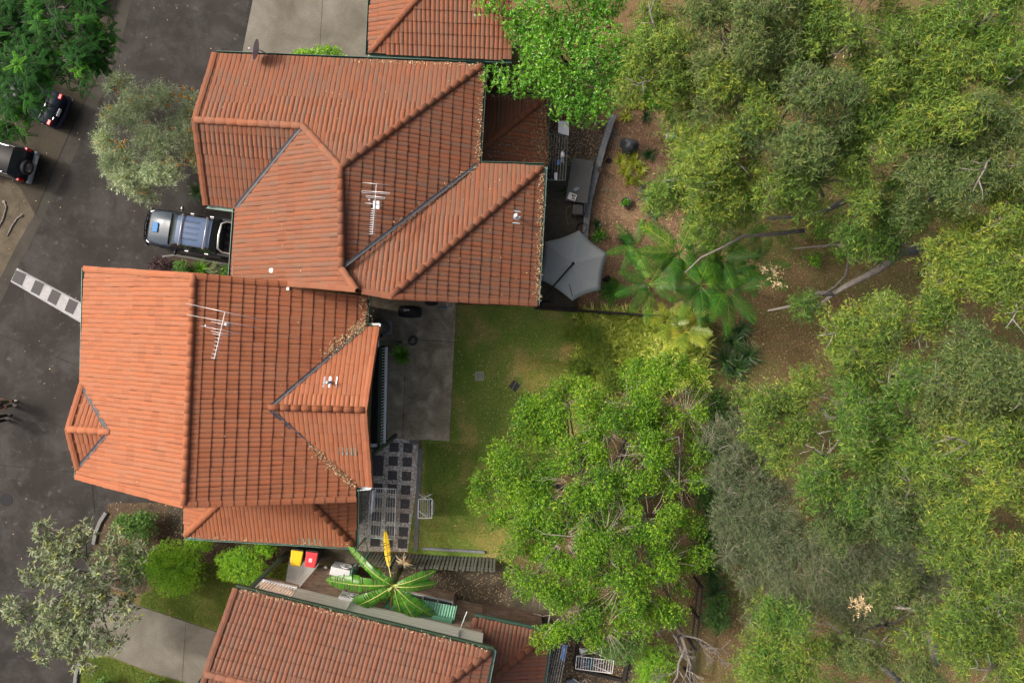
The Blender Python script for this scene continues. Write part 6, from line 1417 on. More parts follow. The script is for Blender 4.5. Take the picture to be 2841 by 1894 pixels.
for i, (lab, bl) in enumerate(EUC):
    xt = list(LIMBS.get(i, ()))
    for k in range(2):                       # bare grey limbs that break through the leaves
        q, r = random.choice(bl); a = random.uniform(0, 6.283); q = V3(q); d = V3((math.cos(a), math.sin(a), .06)); n_ = V3((-d.y, d.x, 0)); s0 = q-d*r*.3-V3((0, 0, .35*r)); L = r*random.uniform(1.1, 1.6); w = random.uniform(-.25, .25)
        pt = [s0+d*L*t+n_*L*w*math.sin(3.1*t)+V3((0, 0, (.75*r)*min(1, t*1.6))) for t in (0, .2, .4, .6, .8, 1)]
        xt.append((pt, .055, .010))
        for h in (2, 3, 4):
            e = pt[h]+(d*.6+n_*random.choice((-1, 1))*random.uniform(.5, 1)).normalized()*L*random.uniform(.25, .45)+V3((0, 0, .08)); xt.append(([pt[h], pt[h].lerp(e, .5)+V3((random.uniform(-.06, .06), random.uniform(-.06, .06), .05)), e], .022, .006))
    c = sum((V3(b[0]) for b in bl), V3())/len(bl)
    tree('eucalypt_tree', lab, 'tree', (c.x*1.32+random.uniform(-.4, .4), c.y*1.3+random.uniform(-.4, .4), 0), bl, (M_EUC, M_EUC2, M_EUC, M_EUC3)[(i*7) % 4], M_BARK, .15, .027, 1950, .46, 10, .38, .35, .44+.11*math.sin(i*2.1), .11, .5, 1.0, 'eucalypts of the bush', 4, 1.0, False, .75, .22, 1.0, xt, .5, .12, .005, .42, 1.12)
o = thing('leaning_tree', 'thick red brown bare trunk at the right edge', 'tree', P(2900, 1570)); mb = MB(); mb.tube([P(2755, 1478, 9.5), P(2800, 1505, 8.6), P(2850, 1540, 7), P(2790, 1500, 0)], [.16, .2, .24, .3], 12); mb.build('bole', M_BARKR, o, True)
# dry sprays
for i, (x, y, z, r) in enumerate(((2320, 125, 10.8, .35), (2066, 262, 10.2, .42), (2140, 770, 6.6, .42), (2300, 275, 10.4, .2), (2390, 1680, 8, .25))):
    lv = Leaves(); sprays(lv, P(x, y, z), (r, r, r*.5), 22, 8, .3, .12, .035, .5, .8, .12); ob = lv.build('dry_spray', M_DRY, None)
    tag(ob, ('straw coloured dead spray at the top of the bush', 'cream dead leaf spray right of the blue bucket', 'cream dead leaf spray beside the palm', 'small dead spray over the upper bush', 'small pinkish dead spray low in the bush')[i], 'dead leaves', 'dead leaf sprays in the bush', 'stuff')
# grey green wattles and sheoaks
for i, (lab, bl) in enumerate([
 ('grey green wattle touching the bright green tree', [E(1700, 1030, 6.5, 85), E(1690, 1130, 6.3, 80)]), ('grey wattle at the middle bottom of the bush', [E(1730, 1235, 6.5, 95), E(1800, 1180, 6.5, 60)]),
 ('twiggy grey wattle below the others', [E(1850, 1290, 6.8, 105), E(1770, 1350, 6.4, 75)]), ('dull green wattle between the wattles and the eucalypts', [E(1990, 1290, 7, 90), E(1960, 1390, 6.8, 70)]),
 ('dull wattle under the corner eucalypt', [E(2080, 1320, 7, 70), E(2180, 1310, 7, 60)])]):
    c = sum((V3(b[0]) for b in bl), V3())/len(bl)
    tree('wattle_tree', lab, 'tree', (c.x*1.15, c.y*1.15, 0), bl, M_SHEOAK, M_BARK, .095, .014, 2700, .42, 12, .32, .15, .42+.04*i, .09, .4, 1.0, 'wattles in the bush', 2, 1.6, False, .35, .22, 1.0, (), .6, .1, .004)
# low weeds on the bush floor
for i, (x, y, r) in enumerate(((2270, 640, .5), (2330, 700, .45), (2245, 560, .5), (2260, 720, .35), (2440, 1320, .4), (2380, 420, .4), (2150, 1120, .35))):
    bush('ground_weed', ('leafy green weed under the long grey limb', 'second leafy weed under the long grey limb', 'leafy weed above the long grey limb', 'trailing weed beside the palm edge', 'weed in the gap among lower eucalypts', 'weed in a dark gap of the upper bush', 'weed at the edge of the bare ground')[i], 'weed', (x, y), .2, (r, r, .22), M_HEDGE, .075, .045, 420, 6, .2, .1, .35, 'weeds on the bush floor', 5)

# low green undergrowth that shows through the gaps of the canopy
lv = Leaves(); n = 0
CLEAR = [(2240, 700), (2520, 690), (2560, 880), (2330, 1000), (2150, 1120), (2060, 1090), (2120, 900)]
for _ in range(2600):
    x, y = random.uniform(1960, 2880), random.uniform(-40, 1930)
    if inside([V3((a, b, 0)) for a, b in CLEAR], V3((x, y, 0))) or (x < 2030 and 250 < y < 900) or (y > 1700 and x < 2150 and random.random() < .7): continue
    if math.sin(x*.011+1)+math.sin(y*.013)+random.uniform(-1, 1) < -.5: continue
    sprays(lv, P(x, y, random.uniform(.15, 1.6)), (.4, .4, .25), 5, 8, .35, .13, .034, .1, .26, .16)
tag(lv.build('undergrowth', M_EUC2, None), 'low green undergrowth beneath the bush canopy', 'undergrowth', None, 'stuff')
# ------------------------------------------------------------------ garden trees
def rings(cx, cy, z, spec): return [(P(x, y, z+dz), r) for x, y, dz, r in spec]
# bright lime green tree over the lawn's right end
LT = [(1420, 1290, 4.2, .95), (1500, 1180, 4.4, .95), (1580, 1120, 4.5, .85), (1680, 1190, 4.7, .9), (1760, 1120, 4.6, .9), (1850, 1060, 4.3, .85), (1900, 1150, 4.3, .7), (1480, 1400, 4.6, 1.0), (1590, 1330, 4.9, 1.05), (1700, 1330, 5.1, 1.0), (1810, 1260, 4.8, .9), (1880, 1330, 4.4, .7), (1450, 1500, 4.4, .85), (1560, 1490, 4.9, 1.0), (1680, 1480, 5.2, 1.05), (1800, 1440, 5.0, .95), (1500, 1590, 4.5, .8), (1600, 1620, 4.8, .95), (1720, 1620, 4.9, .95), (1830, 1560, 4.7, .8), (1560, 1700, 4.5, .75), (1680, 1740, 4.5, .8), (1790, 1700, 4.5, .8), (1860, 1660, 4.2, .6), (1350, 1370, 3.8, .5), (1740, 1030, 3.9, .7), (1520, 1780, 4.2, .45), (1890, 1460, 4.2, .6), (1480, 1130, 4.0, .4), (1540, 1230, 4.3, .8), (1440, 1380, 4.0, .7), (1640, 1250, 4.5, .8), (1820, 1150, 4.4, .7), (1660, 1560, 4.7, .8), (1520, 1330, 4.3, .7), (1390, 1450, 3.8, .5), (1760, 1360, 4.7, .8), (1840, 1500, 4.4, .7), (1930, 1060, 3.8, .5), (1930, 1250, 3.8, .5), (1910, 1560, 3.8, .5), (1650, 1120, 4.2, .6), (1580, 1060, 3.6, .4), (1440, 1620, 4.0, .45), (1630, 1680, 4.3, .6)]
bl = [(P(x, y, z), r) for x, y, z, r in LT]
bare = [([P(1890, 1264, 4.9), P(1882, 1210, 5.1), P(1850, 1220, 5.2), P(1780, 1236, 5.2), P(1735, 1238, 5.1)], .045, .012), ([P(1886, 1265, 4.9), P(1850, 1270, 5.1), P(1760, 1260, 5.2), P(1710, 1265, 5.1)], .035, .01), ([P(1886, 1268, 4.9), P(1884, 1330, 5.0), P(1886, 1370, 4.9), P(1905, 1410, 4.6)], .035, .015), ([P(1880, 1265, 4.9), P(1850, 1285, 5.1), P(1822, 1302, 5.1)], .03, .01),
        ([P(1660, 1508, 5.2), P(1690, 1470, 5.5), P(1715, 1448, 5.5)], .05, .03), ([P(1660, 1508, 5.2), P(1700, 1560, 5.4), P(1735, 1600, 5.3)], .06, .045), ([P(1660, 1508, 5.2), P(1600, 1488, 5.3), P(1500, 1480, 5.2)], .03, .01), ([P(1735, 1600, 5.3), P(1780, 1640, 5.2), P(1840, 1690, 5.0)], .03, .012)]
lt = tree('spreading_tree', 'bright lime green spreading tree covering the right end of the lawn', 'tree', P(1660, 1380), bl, M_LIME, M_BARK, .066, .046, 1650, .46, 7, .26, .25, .44, .13, .35, 1.0, None, 0, 1.1, False, .5, .20, 1.0, bare, .5, .1, .005, .5, 1.6)
tw = MB()
for i in range(420):                       # pale thin bare twigs that stand out of the leaves
    c, r = random.choice(bl[3:7]+bl[8:12]+bl[13:20]+bl[20:23]); a = random.uniform(0, 6.283); q = V3(c)+V3((math.cos(a)*r*.3, math.sin(a)*r*.3, r*.15)); d = V3((math.cos(a), math.sin(a), random.uniform(-.05, .3)))*random.uniform(.5, 1.1)
    tw.tube([q, q+d*.5+V3((random.uniform(-.08, .08), random.uniform(-.08, .08), .05)), q+d], [.010, .007, .003], 4, False)
stuff(tw.build('bare_twigs', M_TWIG, lt))
# broad green tree at the top
TT = [(1400, 40, 6.2, .8), (1480, 30, 6.5, .9), (1590, 40, 6.6, 1.0), (1700, 60, 6.4, .9), (1440, 130, 6.2, .8), (1540, 140, 6.6, .95), (1650, 160, 6.6, .95), (1420, 210, 5.8, .6), (1500, 230, 6.0, .75), (1590, 240, 6.1, .85), (1680, 260, 6.0, .8), (1760, 200, 6.0, .8), (1640, 300, 5.4, .5), (1780, 280, 5.6, .6), (1800, 120, 6.0, .7), (1860, 250, 5.0, .5)]
tree('broadleaf_tree', 'dense mid green broadleaf tree beside the top house', 'tree', P(1580, 190), [(P(x, y, z), r) for x, y, z, r in TT], M_BROAD, M_BARKD, .105, .036, 1150, .48, 8, .22, .1, .52, .15, .4, 1.0, None, 0, .9, True, .35, .19, 1.1, (), .4)
# feathery dark green tree top left: fronds of leaflets in rosettes
def feathery(label, px, blobs, mat, n_ros):
    base = P(*px); o = thing('feathery_tree', label, 'tree', base); tk = MB(); lv = Leaves()
    top = base+V3((0, 0, 3.6)); limb(tk, base, top, .2, .13, 9, .05)
    for c, r in blobs:
        c = V3(c); limb(tk, top, c, .09, .03, 6)
        for _ in range(int(n_ros*r*r)):
            a = random.uniform(0, 6.283); q = r*math.sqrt(random.random()); k = q/r
            p = c+V3((q*math.cos(a), q*math.sin(a), .5*r*(math.sqrt(max(0, 1-k*k))-.5)+random.uniform(-.35, .25))); limb(tk, c, p, .015, .006, 4, .1, 3)
            nf = random.randint(5, 8); a0 = random.uniform(0, 6.283); hue = random.gauss(.36, .16)+(.45 if random.random() < .10 else 0)
            for f in range(nf):
                an = a0+6.283*f/nf+random.uniform(-.45, .45); L = random.uniform(.28, .5); dr = random.uniform(.1, .9)
                t = np.repeat(np.linspace(.15, 1, 12), 2); s_ = np.tile([1, -1], 12)
                pos_ = np.stack([p.x+math.cos(an)*L*t, p.y+math.sin(an)*L*t, p.z+.12*t-dr*L*t*t], 1)
                perp = np.array([-math.sin(an), math.cos(an), 0]); dd = perp*s_[:, None]+np.array([math.cos(an)*.55, math.sin(an)*.55, -.25])
                lv.add(pos_, dd, np.tile([0, 0, 1.], (24, 1))+rng.normal(size=(24, 3))*.1, .11*(1-.55*(t-.15)), .036, hue+rng.normal(size=24)*.06)
    tk.build('trunk', M_BARK, o, True); lv.build('crown', mat, o, .05, .5)
feathery('dark green feathery leaved tree in the top left corner', (60, 190), [(P(x, y, z), r) for x, y, z, r in ((40, 60, 6.5, 1.3), (150, 60, 6.5, 1.3), (235, 120, 6.0, .9), (60, 180, 6.6, 1.3), (170, 170, 6.3, 1.1), (62, 268, 5.9, .75), (10, 320, 5.6, .85), (250, 30, 6.0, .7), (-60, 150, 6.4, 1.3), (-60, 20, 6.5, 1.3), (275, 110, 5.8, .45), (265, 150, 5.7, .45), (40, 350, 5.4, .4))], M_FERNY, 24)
# grevillea with orange flowers
GV = [(330, 330, 2.6, .6), (400, 300, 2.8, .65), (470, 280, 2.8, .65), (525, 265, 2.7, .45), (350, 420, 2.6, .65), (430, 390, 3.0, .75), (510, 360, 2.9, .65), (320, 470, 2.4, .4), (390, 490, 2.6, .6), (470, 470, 2.7, .65), (400, 535, 2.2, .35), (530, 450, 2.4, .5), (345, 250, 2.4, .35), (300, 400, 2.3, .35), (540, 330, 2.4, .5)]
gv = tree('grevillea_shrub', 'silvery needle leaved shrub dotted with orange flowers beside the road', 'shrub', P(440, 430), [(P(x, y, z), r) for x, y, z, r in GV], M_GREVL, M_TWIG, .16, .018, 1900, .38, 11, .34, .05, .5, .08, .3, 1.0, None, 2, 1.6, False, .3, .22, .75, (), .7, .05, .006)
mb = MB()
for i in range(115):
    x, y, z, r = random.choice(GV); a = random.uniform(0, 6.283); q = P(x, y, z)+V3((math.cos(a)*r*.9*random.random(), math.sin(a)*r*.9*random.random(), .32*r+.1)); d = V3((random.uniform(-1, 1), random.uniform(-1, 1), 1.2)).normalized()
    mb.tube([q, q+d*.06, q+d*.15], [.022, .048, .016], 6)
stuff(mb.build('blossom', M_FLOWER, gv, True))
# large leaved grey tree bottom left
MG = [(150, 1500, 3.6, .6), (230, 1490, 3.7, .6), (320, 1500, 3.2, .5), (380, 1540, 3.0, .45), (110, 1580, 3.7, .6), (200, 1590, 4.0, .75), (290, 1590, 3.8, .65), (360, 1600, 3.2, .5), (90, 1680, 3.6, .55), (180, 1690, 4.0, .8), (270, 1690, 4.0, .75), (370, 1660, 3.3, .5), (110, 1760, 3.6, .55), (210, 1770, 3.8, .65), (290, 1760, 3.7, .6), (240, 1810, 3.4, .45), (150, 1800, 3.4, .4)]
tree('grey_leaf_tree', 'grey green large leaved tree leaning over the road at lower left', 'tree', P(290, 1600), [(P(x, y, z), r) for x, y, z, r in MG], M_MAGN, M_BARK, .22, .060, 340, .42, 7, .22, .05, .5, .11, .4, 1.0, None, 1, .75, True, .45, .22, 1.2, (), .5, .14, .010)
# hedges and shrubs
HG = 'clipped shrubs along the bottom of the centre house'
bush('round_shrub', 'largest bright green clipped shrub on the lower lawn', 'shrub', (486, 1566), 1.0, (1.32, 1.22, 1.05), M_HEDGE, .042, .030, 34000, 7, .12, .05, .55, HG, 13)
bush('round_shrub', 'bright green clipped shrub in front of the yellow lidded bin', 'shrub', (675, 1566), 1.0, (1.2, .78, 1.0), M_HEDGE, .042, .030, 22000, 7, .12, .05, .55, HG, 11)
bush('round_shrub', 'small bright shrub under the lean-to corner', 'shrub', (560, 1498), .9, (.6, .42, .7), M_HEDGE, .05, .036, 6000, 7, .12, .05, .62, HG, 6)
bush('round_shrub', 'small bright shrub under the lean-to gutter beside the bins', 'shrub', (748, 1512), .9, (.55, .38, .7), M_HEDGE, .055, .042, 5000, 7, .12, .05, .55, HG, 6)
bush('round_shrub', 'dull green shrub with bare patch at the road corner', 'shrub', (382, 1455), .6, (1.0, .62, .6), M_HEDGE2, .06, .036, 9000, 7, .12, .05, .5, HG, 9)
bush('round_shrub', 'dull green shrub behind the grey leaved tree', 'shrub', (390, 1560), .7, (.75, .95, .7), M_HEDGE2, .06, .036, 9000, 7, .12, .05, .45, HG, 9)
bush('hedge', 'low green hedge showing over the upper house gutter', 'hedge', (885, 156), .8, (1.3, .35, .6), M_HEDGE, .05, .036, 7000, 7, .1, .05, .5, None, 8)
bush('low_shrub', 'purple leaved shrub beside the parked ute', 'shrub', (450, 737), .4, (.5, .34, .4), M_PURPLE, .05, .032, 3500, 7, .1, .05, .5, 'shrubs beside the ute', 6)
bush('low_shrub', 'dark green shrub next to the purple one', 'shrub', (510, 742), .4, (.45, .3, .35), M_HEDGE2, .05, .03, 2500, 7, .1, .05, .45, 'shrubs beside the ute', 5)
bush('low_shrub', 'small round leaved shrub by the garage corner', 'shrub', (630, 752), .3, (.34, .28, .3), M_HEDGE2, .06, .045, 1200, 7, .1, .05, .5, 'shrubs beside the ute', 5)
bush('low_shrub', 'pale flowering shrub between the strappy plant and the garage', 'shrub', (600, 746), .3, (.28, .26, .3), M_MAGN, .06, .03, 900, 7, .1, .05, .5, 'shrubs beside the ute', 4)
strap_plant('strap_plant', 'bright green grassy tuft beside the ute', 'plant', (562, 745), 120, .62, .03, 1.6, (35, 85), M_BROAD)
strap_plant('strap_plant', 'green grassy tuft under the flowering shrub', 'plant', (552, 535), 110, .62, .03, 1.6, (30, 80), M_STRAPD)
strap_plant('strap_plant', 'second green grassy tuft by the upper house wall', 'plant', (575, 548), 80, .5, .03, 1.6, (30, 80), M_STRAPD)
bush('round_shrub', 'green shrub cut by the bottom edge at left', 'shrub', (285, 1905), .5, (.5, .35, .5), M_HEDGE2, .06, .04, 3000, 7, .12, .05, .55, None, 6)
bush('round_shrub', 'dark green shrub at the bottom edge by the driveway', 'shrub', (420, 1905), .5, (.45, .3, .5), M_HEDGE2, .06, .04, 2500, 7, .12, .05, .4, None, 6)
bush('round_shrub', 'fine green bush at the bottom right of the lower yard', 'shrub', (1810, 1850), 1.2, (.9, 1.3, .9), M_HEDGE, .09, .022, 9000, 9, .25, .1, .5, None, 9)
bush('round_shrub', 'dull leafy shrub above the long airer', 'shrub', (1730, 1790), 1.6, (1.1, .6, .8), M_HEDGE2, .07, .035, 5200, 8, .22, .1, .5, None, 8)
# leafless grey tree at the bottom
o = thing('bare_tree', 'leafless grey branching tree at the bottom edge', 'tree', P(1880, 1740)); tk = MB()
def bare_branch(a, d, L, r, depth):
    b = a+d*L; tk.tube([a, a.lerp(b, .5)+V3((random.uniform(-.1, .1), random.uniform(-.1, .1), .05))*L, b], [r, r*.8, r*.6], 6 if depth > 2 else 4, False)
    if depth:
        for _ in range(3 if depth > 1 else 4):
            q = (d+V3((random.uniform(-1, 1), random.uniform(-1, 1), random.uniform(-.25, .5)))*.75).normalized(); bare_branch(a.lerp(b, random.uniform(.55, 1)), q, L*random.uniform(.55, .8), r*.58, depth-1)
b0 = P(1872, 1725); tk.tube([b0, P(1878, 1735, 1.5), P(1890, 1760, 2.6)], [.12, .1, .085], 8)
bare_branch(P(1890, 1760, 2.6), V3((.15, -.75, .6)).normalized(), 1.3, .07, 4); bare_branch(P(1890, 1760, 2.6), V3((.6, .1, .7)).normalized(), 1.0, .05, 4); bare_branch(P(1890, 1760, 2.6), V3((-.5, .3, .7)).normalized(), .9, .05, 4); bare_branch(P(1900, 1800, 3.3), V3((-.35, -.9, .3)).normalized(), 1.1, .05, 4)
tk.build('branches', M_BARK, o)
# ------------------------------------------------------------------ palms
def frond_mesh(name, L, ll, lw, n, droop, arch, mat, v0, vs):
    v = []; f = []; va = []
    def rach(t): return V3((L*(t-.12*arch*t*t), 0, L*(.42*t-.62*arch*t*t)))
    for k in range(9):
        t = k/8; p = rach(t); w = .022*(1-t*.8); b = len(v); v += [p+V3((0, w, 0)), p+V3((0, 0, w*1.2)), p-V3((0, w, 0))]; va += [min(1, v0+.25)]*3
        if k: f += [(b-3, b-2, b+1, b), (b-2, b-1, b+2, b+1)]
    for i in range(n):
        t = .14+.86*(i+.5)/n; p = rach(t); l = ll*math.sin(math.pi*(.16+.80*t))**.7*random.uniform(.85, 1.1)
        for s_ in (-1, 1):
            fw = .55+.55*t; d = V3((fw, s_*1.0, .25)).normalized(); tip = p+d*l+V3((0, 0, -droop*l)); m = p+d*l*.5+V3((0, 0, -droop*l*.12)); w = V3((-d.y*s_, d.x*s_, 0))*lw*.5*s_
            w = V3((lw*.5, 0, 0)); b = len(v); x = v0+random.gauss(0, vs)+.18*(t-.5); v += [p-w*.5, p+w*.5, m+w, m-w, tip]; va += [x]*5; f += [(b, b+1, b+2, b+3), (b+3, b+2, b+4)]
    return var_mesh(name, v, f, va, mat)
def palm(label, heads, meshes, trunk_r, base, tilt=(10, 45), n=11, group=None, name='palm'):
    o = thing(name, label, 'palm', base, group); tk = MB()
    for c, spec in heads:
        tk.tube([V3((base[0]*.3+c.x*.7, base[1]*.3+c.y*.7, 0)), V3((c.x, c.y, c.z*.6)), c], [trunk_r*1.2, trunk_r, trunk_r*.9], 10)
        for a, el, sc_ in spec:
            M = Matrix.Translation(c) @ rotz(a) @ Matrix.Rotation(-math.radians(el), 4, 'Y') @ Matrix.Rotation(random.uniform(-.3, .3), 4, 'X') @ Matrix.Scale(sc_, 4)
            put(bpy.data.objects.new('frond', random.choice(meshes)), o, M)
    tk.build('trunk', M_BARKD, o, True); return o
pm = [frond_mesh('frond', 1.8, .46, .055, 19, d_, a_, M_PALM, v_, .13) for d_, a_, v_ in ((.45, .8, .30), (.35, .6, .48), (.55, .95, .42), (.4, .75, .66))]
def star(n, el=(-5, 40), sc_=(.8, 1.1), a0=0): return [(a0+6.283*i/n+random.uniform(-.25, .25), random.uniform(*el), random.uniform(*sc_)) for i in range(n)]
palm('large dark green palm cluster beside the bush', [(P(1885, 700, 4.6), star(12)), (P(1800, 790, 4.0), star(9, (-5, 30), (.75, 1.0))), (P(2000, 715, 4.4), star(10)), (P(2010, 800, 4.2), star(9)), (P(2090, 740, 4.0), star(7, (0, 35), (.7, .95))), (P(1940, 790, 4.4), star(9)), (P(1760, 690, 3.8), star(6, (0, 30), (.65, .85)))], pm, .10, P(1900, 770))
gm = [frond_mesh('frond', 1.15, .42, .07, 12, d_, a_, M_GOLD, v_, .14) for d_, a_, v_ in ((.25, .7, .5), (.35, .8, .75), (.3, .6, .3))]
palm('golden yellow cane palm beside the lawn bed', [(P(1900, 920, 1.6), star(8, (0, 35), (.8, 1.05))), (P(1850, 890, 1.5), star(6, (0, 30), (.7, .95)))], gm, .05, P(1890, 925))
gm2 = [frond_mesh('frond', .8, .3, .04, 18, .3, .7, M_PALM, .45, .12)]
palm('small green fern palm below the umbrella', [(P(1702, 808, .8), star(10, (0, 45), (.7, 1.0)))], gm2, .05, P(1702, 808))
# ------------------------------------------------------------------ strappy garden plants
lim = 'yellow green bromeliads in the mulch bed'
for i, (x, y, L) in enumerate(((1738, 325, .42), (1750, 285, .45), (1815, 275, .45), (1850, 292, .42), (1735, 475, .5), (1722, 445, .45), (1762, 452, .5), (1768, 502, .42), (1745, 500, .4), (1780, 470, .42), (1788, 290, .4), (1752, 425, .4))):
    strap_plant('bromeliad', ('bromeliad nearest the teal hose', 'bromeliad under the broad tree edge', 'bromeliad second from the bush in the top row', 'bromeliad closest to the bush in the top row', 'bromeliad in the middle of the lime clump', 'bromeliad at the left of the lime clump', 'bromeliad at the top right of the lime clump', 'bromeliad at the lower right of the lime clump', 'bromeliad at the bottom of the lime clump', 'bromeliad at the right of the lime clump', 'bromeliad in the middle of the top row', 'bromeliad just below the tarpaulin')[i]+' in the mulch bed', 'bromeliad', (x, y), 46, L, .055, 1.2, (10, 65), M_LIMESTRAP, .05, lim)
for i, (x, y, L, n, m, w, lab) in enumerate(((1800, 430, .5, 90, M_STRAPD, .03, 'dark grassy tuft right of the tarpaulin'), (1575, 312, .5, 40, M_STRAPD, .06, 'dark glossy strap plant right of the purple spikes'), (1528, 318, .5, 40, M_BROAD, .05, 'glossy strap plant at the upper house wall'), (1662, 655, .5, 70, M_BROAD, .045, 'green strap plant right of the umbrella tip'), (1655, 625, .4, 50, M_STRAPD, .045, 'dark strap plant above the umbrella tip'), (1736, 665, .5, 130, M_STRAPD, .025, 'dark grassy tuft between the mulch and the palm'), (1775, 620, .35, 24, M_LIMESTRAP, .05, 'small lime plant at the foot of the palm'), (1800, 635, .35, 24, M_LIMESTRAP, .05, 'second small lime plant at the foot of the palm'), (1562, 530, .32, 26, M_STRAPD, .04, 'dark strap plant growing by the outdoor table'), (1790, 325, .45, 40, M_STRAPD, .05, 'dark bromeliad behind the top row'), (1860, 330, .4, 30, M_STRAPD, .05, 'dark strap plant left of the blue bucket'))):
    strap_plant('strap_plant', lab, 'plant', (x, y), n, L, w, 1.4, (15, 75), m, .03, None)
for x, y, L, lab in ((1795, 540, .75, 'blue green agave with long pointed leaves'), (1815, 590, .5, 'small blue green agave below the large one')): strap_plant('agave', lab, 'agave', (x, y), 34, L, .085, .7, (5, 60), M_AGAVE, .05)
for x, y, z, L, n, lab in ((1537, 290, .9, .42, 70, 'left purple spiky cordyline at the upper house corner'), (1560, 290, .9, .42, 70, 'right purple spiky cordyline at the upper house corner'), (1566, 330, .3, .3, 34, 'low reddish cordyline above the pale board'), (1662, 345, .3, .32, 34, 'pinkish cordyline on the leaf strewn paving')):
    c = P(x, y, 0); o = thing('cordyline', lab, 'cordyline', c, 'purple cordylines'); v, f, va = ribbons(n, L, .035, .5, (-5, 75)); put(bpy.data.objects.new('leaf_rosette', var_mesh('leaf_rosette', v, f, va, M_CORDY)), o, Matrix.Translation(P(x, y, z)))
    mb = MB(); p = P(x, y, z); mb.tube([V3((p.x, p.y, 0)), p], .03, 7); mb.build('stem', M_BARKD, o)
LM = ((1640, 885), (1690, 880), (1745, 885), (1665, 925), (1715, 930), (1770, 925), (1635, 985), (1680, 975), (1730, 985), (1785, 975), (1660, 1040), (1705, 1035), (1815, 900), (1820, 950), (1760, 1020), (1610, 1040), (1850, 985))
LW = ('by the dark fence', 'second along the dark fence', 'third along the dark fence', 'behind the first at the fence', 'in the upper middle', 'left of the golden palm', 'nearest the lawn', 'in the centre', 'right of the centre', 'below the golden palm', 'at the lower left', 'at the lower middle', 'against the golden palm', 'under the golden palm fronds', 'at the edge of the bright tree', 'lowest towards the dry lawn', 'by the bush fence')
for i, (x, y) in enumerate(LM): strap_plant('strap_plant', 'pale green strappy clump '+LW[i]+' of the lawn bed', 'plant', (x, y), 110, .85, .05, 1.6, (15, 75), M_STRAP, .03, 'strappy clumps in the lawn bed', .68)
for i, (x, y) in enumerate(((2030, 950), (2075, 985), (2010, 1000), (2050, 915), (2040, 1560 if False else 1020), (1985, 1640), (1970, 1580))): strap_plant('strap_plant', 'dark green strappy clump '+('at the bush fence corner', 'farthest into the bush', 'next to the bush fence', 'under the palm edge', 'below the palm in the shade', 'in the dark gap right of the bright tree', 'above the leafless tree')[i], 'plant', (x, y), 80, .95, .04, 1.5, (20, 75), M_STRAPD, .03, 'dark strappy clumps at the bush edge')
for i, (x, y, r) in enumerate(((1585, 925, .38), (1640, 935, .42), (1600, 1020, .36), (1660, 990, .45), (1690, 1050, .4))):
    bush('wispy_shrub', 'wispy olive shrub '+('nearest the lawn', 'beside the pale strappy clumps', 'over the dry lawn patch', 'in the middle of the bed', 'touching the bright tree')[i], 'shrub', (x, y), .9, (r, r, .4), M_EUC2, .16, .018, 2600, 9, .3, .0, .72, 'wispy shrubs in the lawn bed', 6, M_BARKD, 1.6, False, .15, .5, 3)
bush('round_shrub', 'small dark round shrub by the dark fence on the lawn', 'shrub', (1608, 880), .25, (.26, .26, .25), M_HEDGE2, .04, .025, 900, 6, .08, .05, .4, None, 5)
for i, (x, y, r) in enumerate(((1985, 1130, .6), (1975, 1240, .6), (1965, 1370, .65), (1955, 1490, .65), (1990, 1700, .55))):
    bush('dark_shrub', 'dark green leafy shrub '+('topmost', 'second from the top', 'in the middle', 'fourth from the top', 'lowest')[i]+' of the row between bright tree and wattles', 'shrub', (x, y), .8, (r, r*1.3, .7), M_HEDGE2, .10, .05, 2600, 8, .25, .1, .25, 'dark shrubs along the bush fence', 7)
lv = Leaves()
for _ in range(620):                       # strappy ground cover that hides the soil of the lawn bed
    x, y = random.uniform(1600, 1955), random.uniform(872, 1075)
    if x < 1640+(y-872)*.0 and y > 1040: continue
    sprays(lv, P(x, y, random.uniform(.05, .35)), (.2, .2, .12), 3, 9, .22, .42, .034, -.2, .62, .2, 1.2, .5, .7, 1.2)
tag(lv.build('ground_cover', M_STRAP, None, .06), 'thick strappy ground cover filling the lawn bed', 'ground cover', None, 'stuff')
# plants in pots and the fern
lv = Leaves(); sprays(lv, P(1735, 564, .32), (.2, .2, .1), 40, 6, .08, .07, .045, .1, .45, .15); tag(lv.build('potted_plant', M_BROAD, None), 'small leafy plants in the pot on the mulch', 'plant')
fm = [frond_mesh('frond', .66, .13, .03, 16, .2, .75, M_BROAD, v_, .12) for v_ in (.5, .75)]
o = thing('potted_fern', 'lush green fern in a pot beside the balcony post', 'fern', P(1120, 985, .06)); mb = MB(); c = P(1120, 985, .06); mb.lathe(c, [(.14, 0), (.2, .38), (.21, .4), (.16, .38)], 16); mb.build('pot', M_BLACK, o, True)
for a, el, sc_ in star(34, (-10, 65), (.6, 1.05)): put(bpy.data.objects.new('frond', random.choice(fm)), o, Matrix.Translation(c+V3((0, 0, .42))) @ rotz(a) @ Matrix.Rotation(-math.radians(el), 4, 'Y') @ Matrix.Scale(sc_, 4))
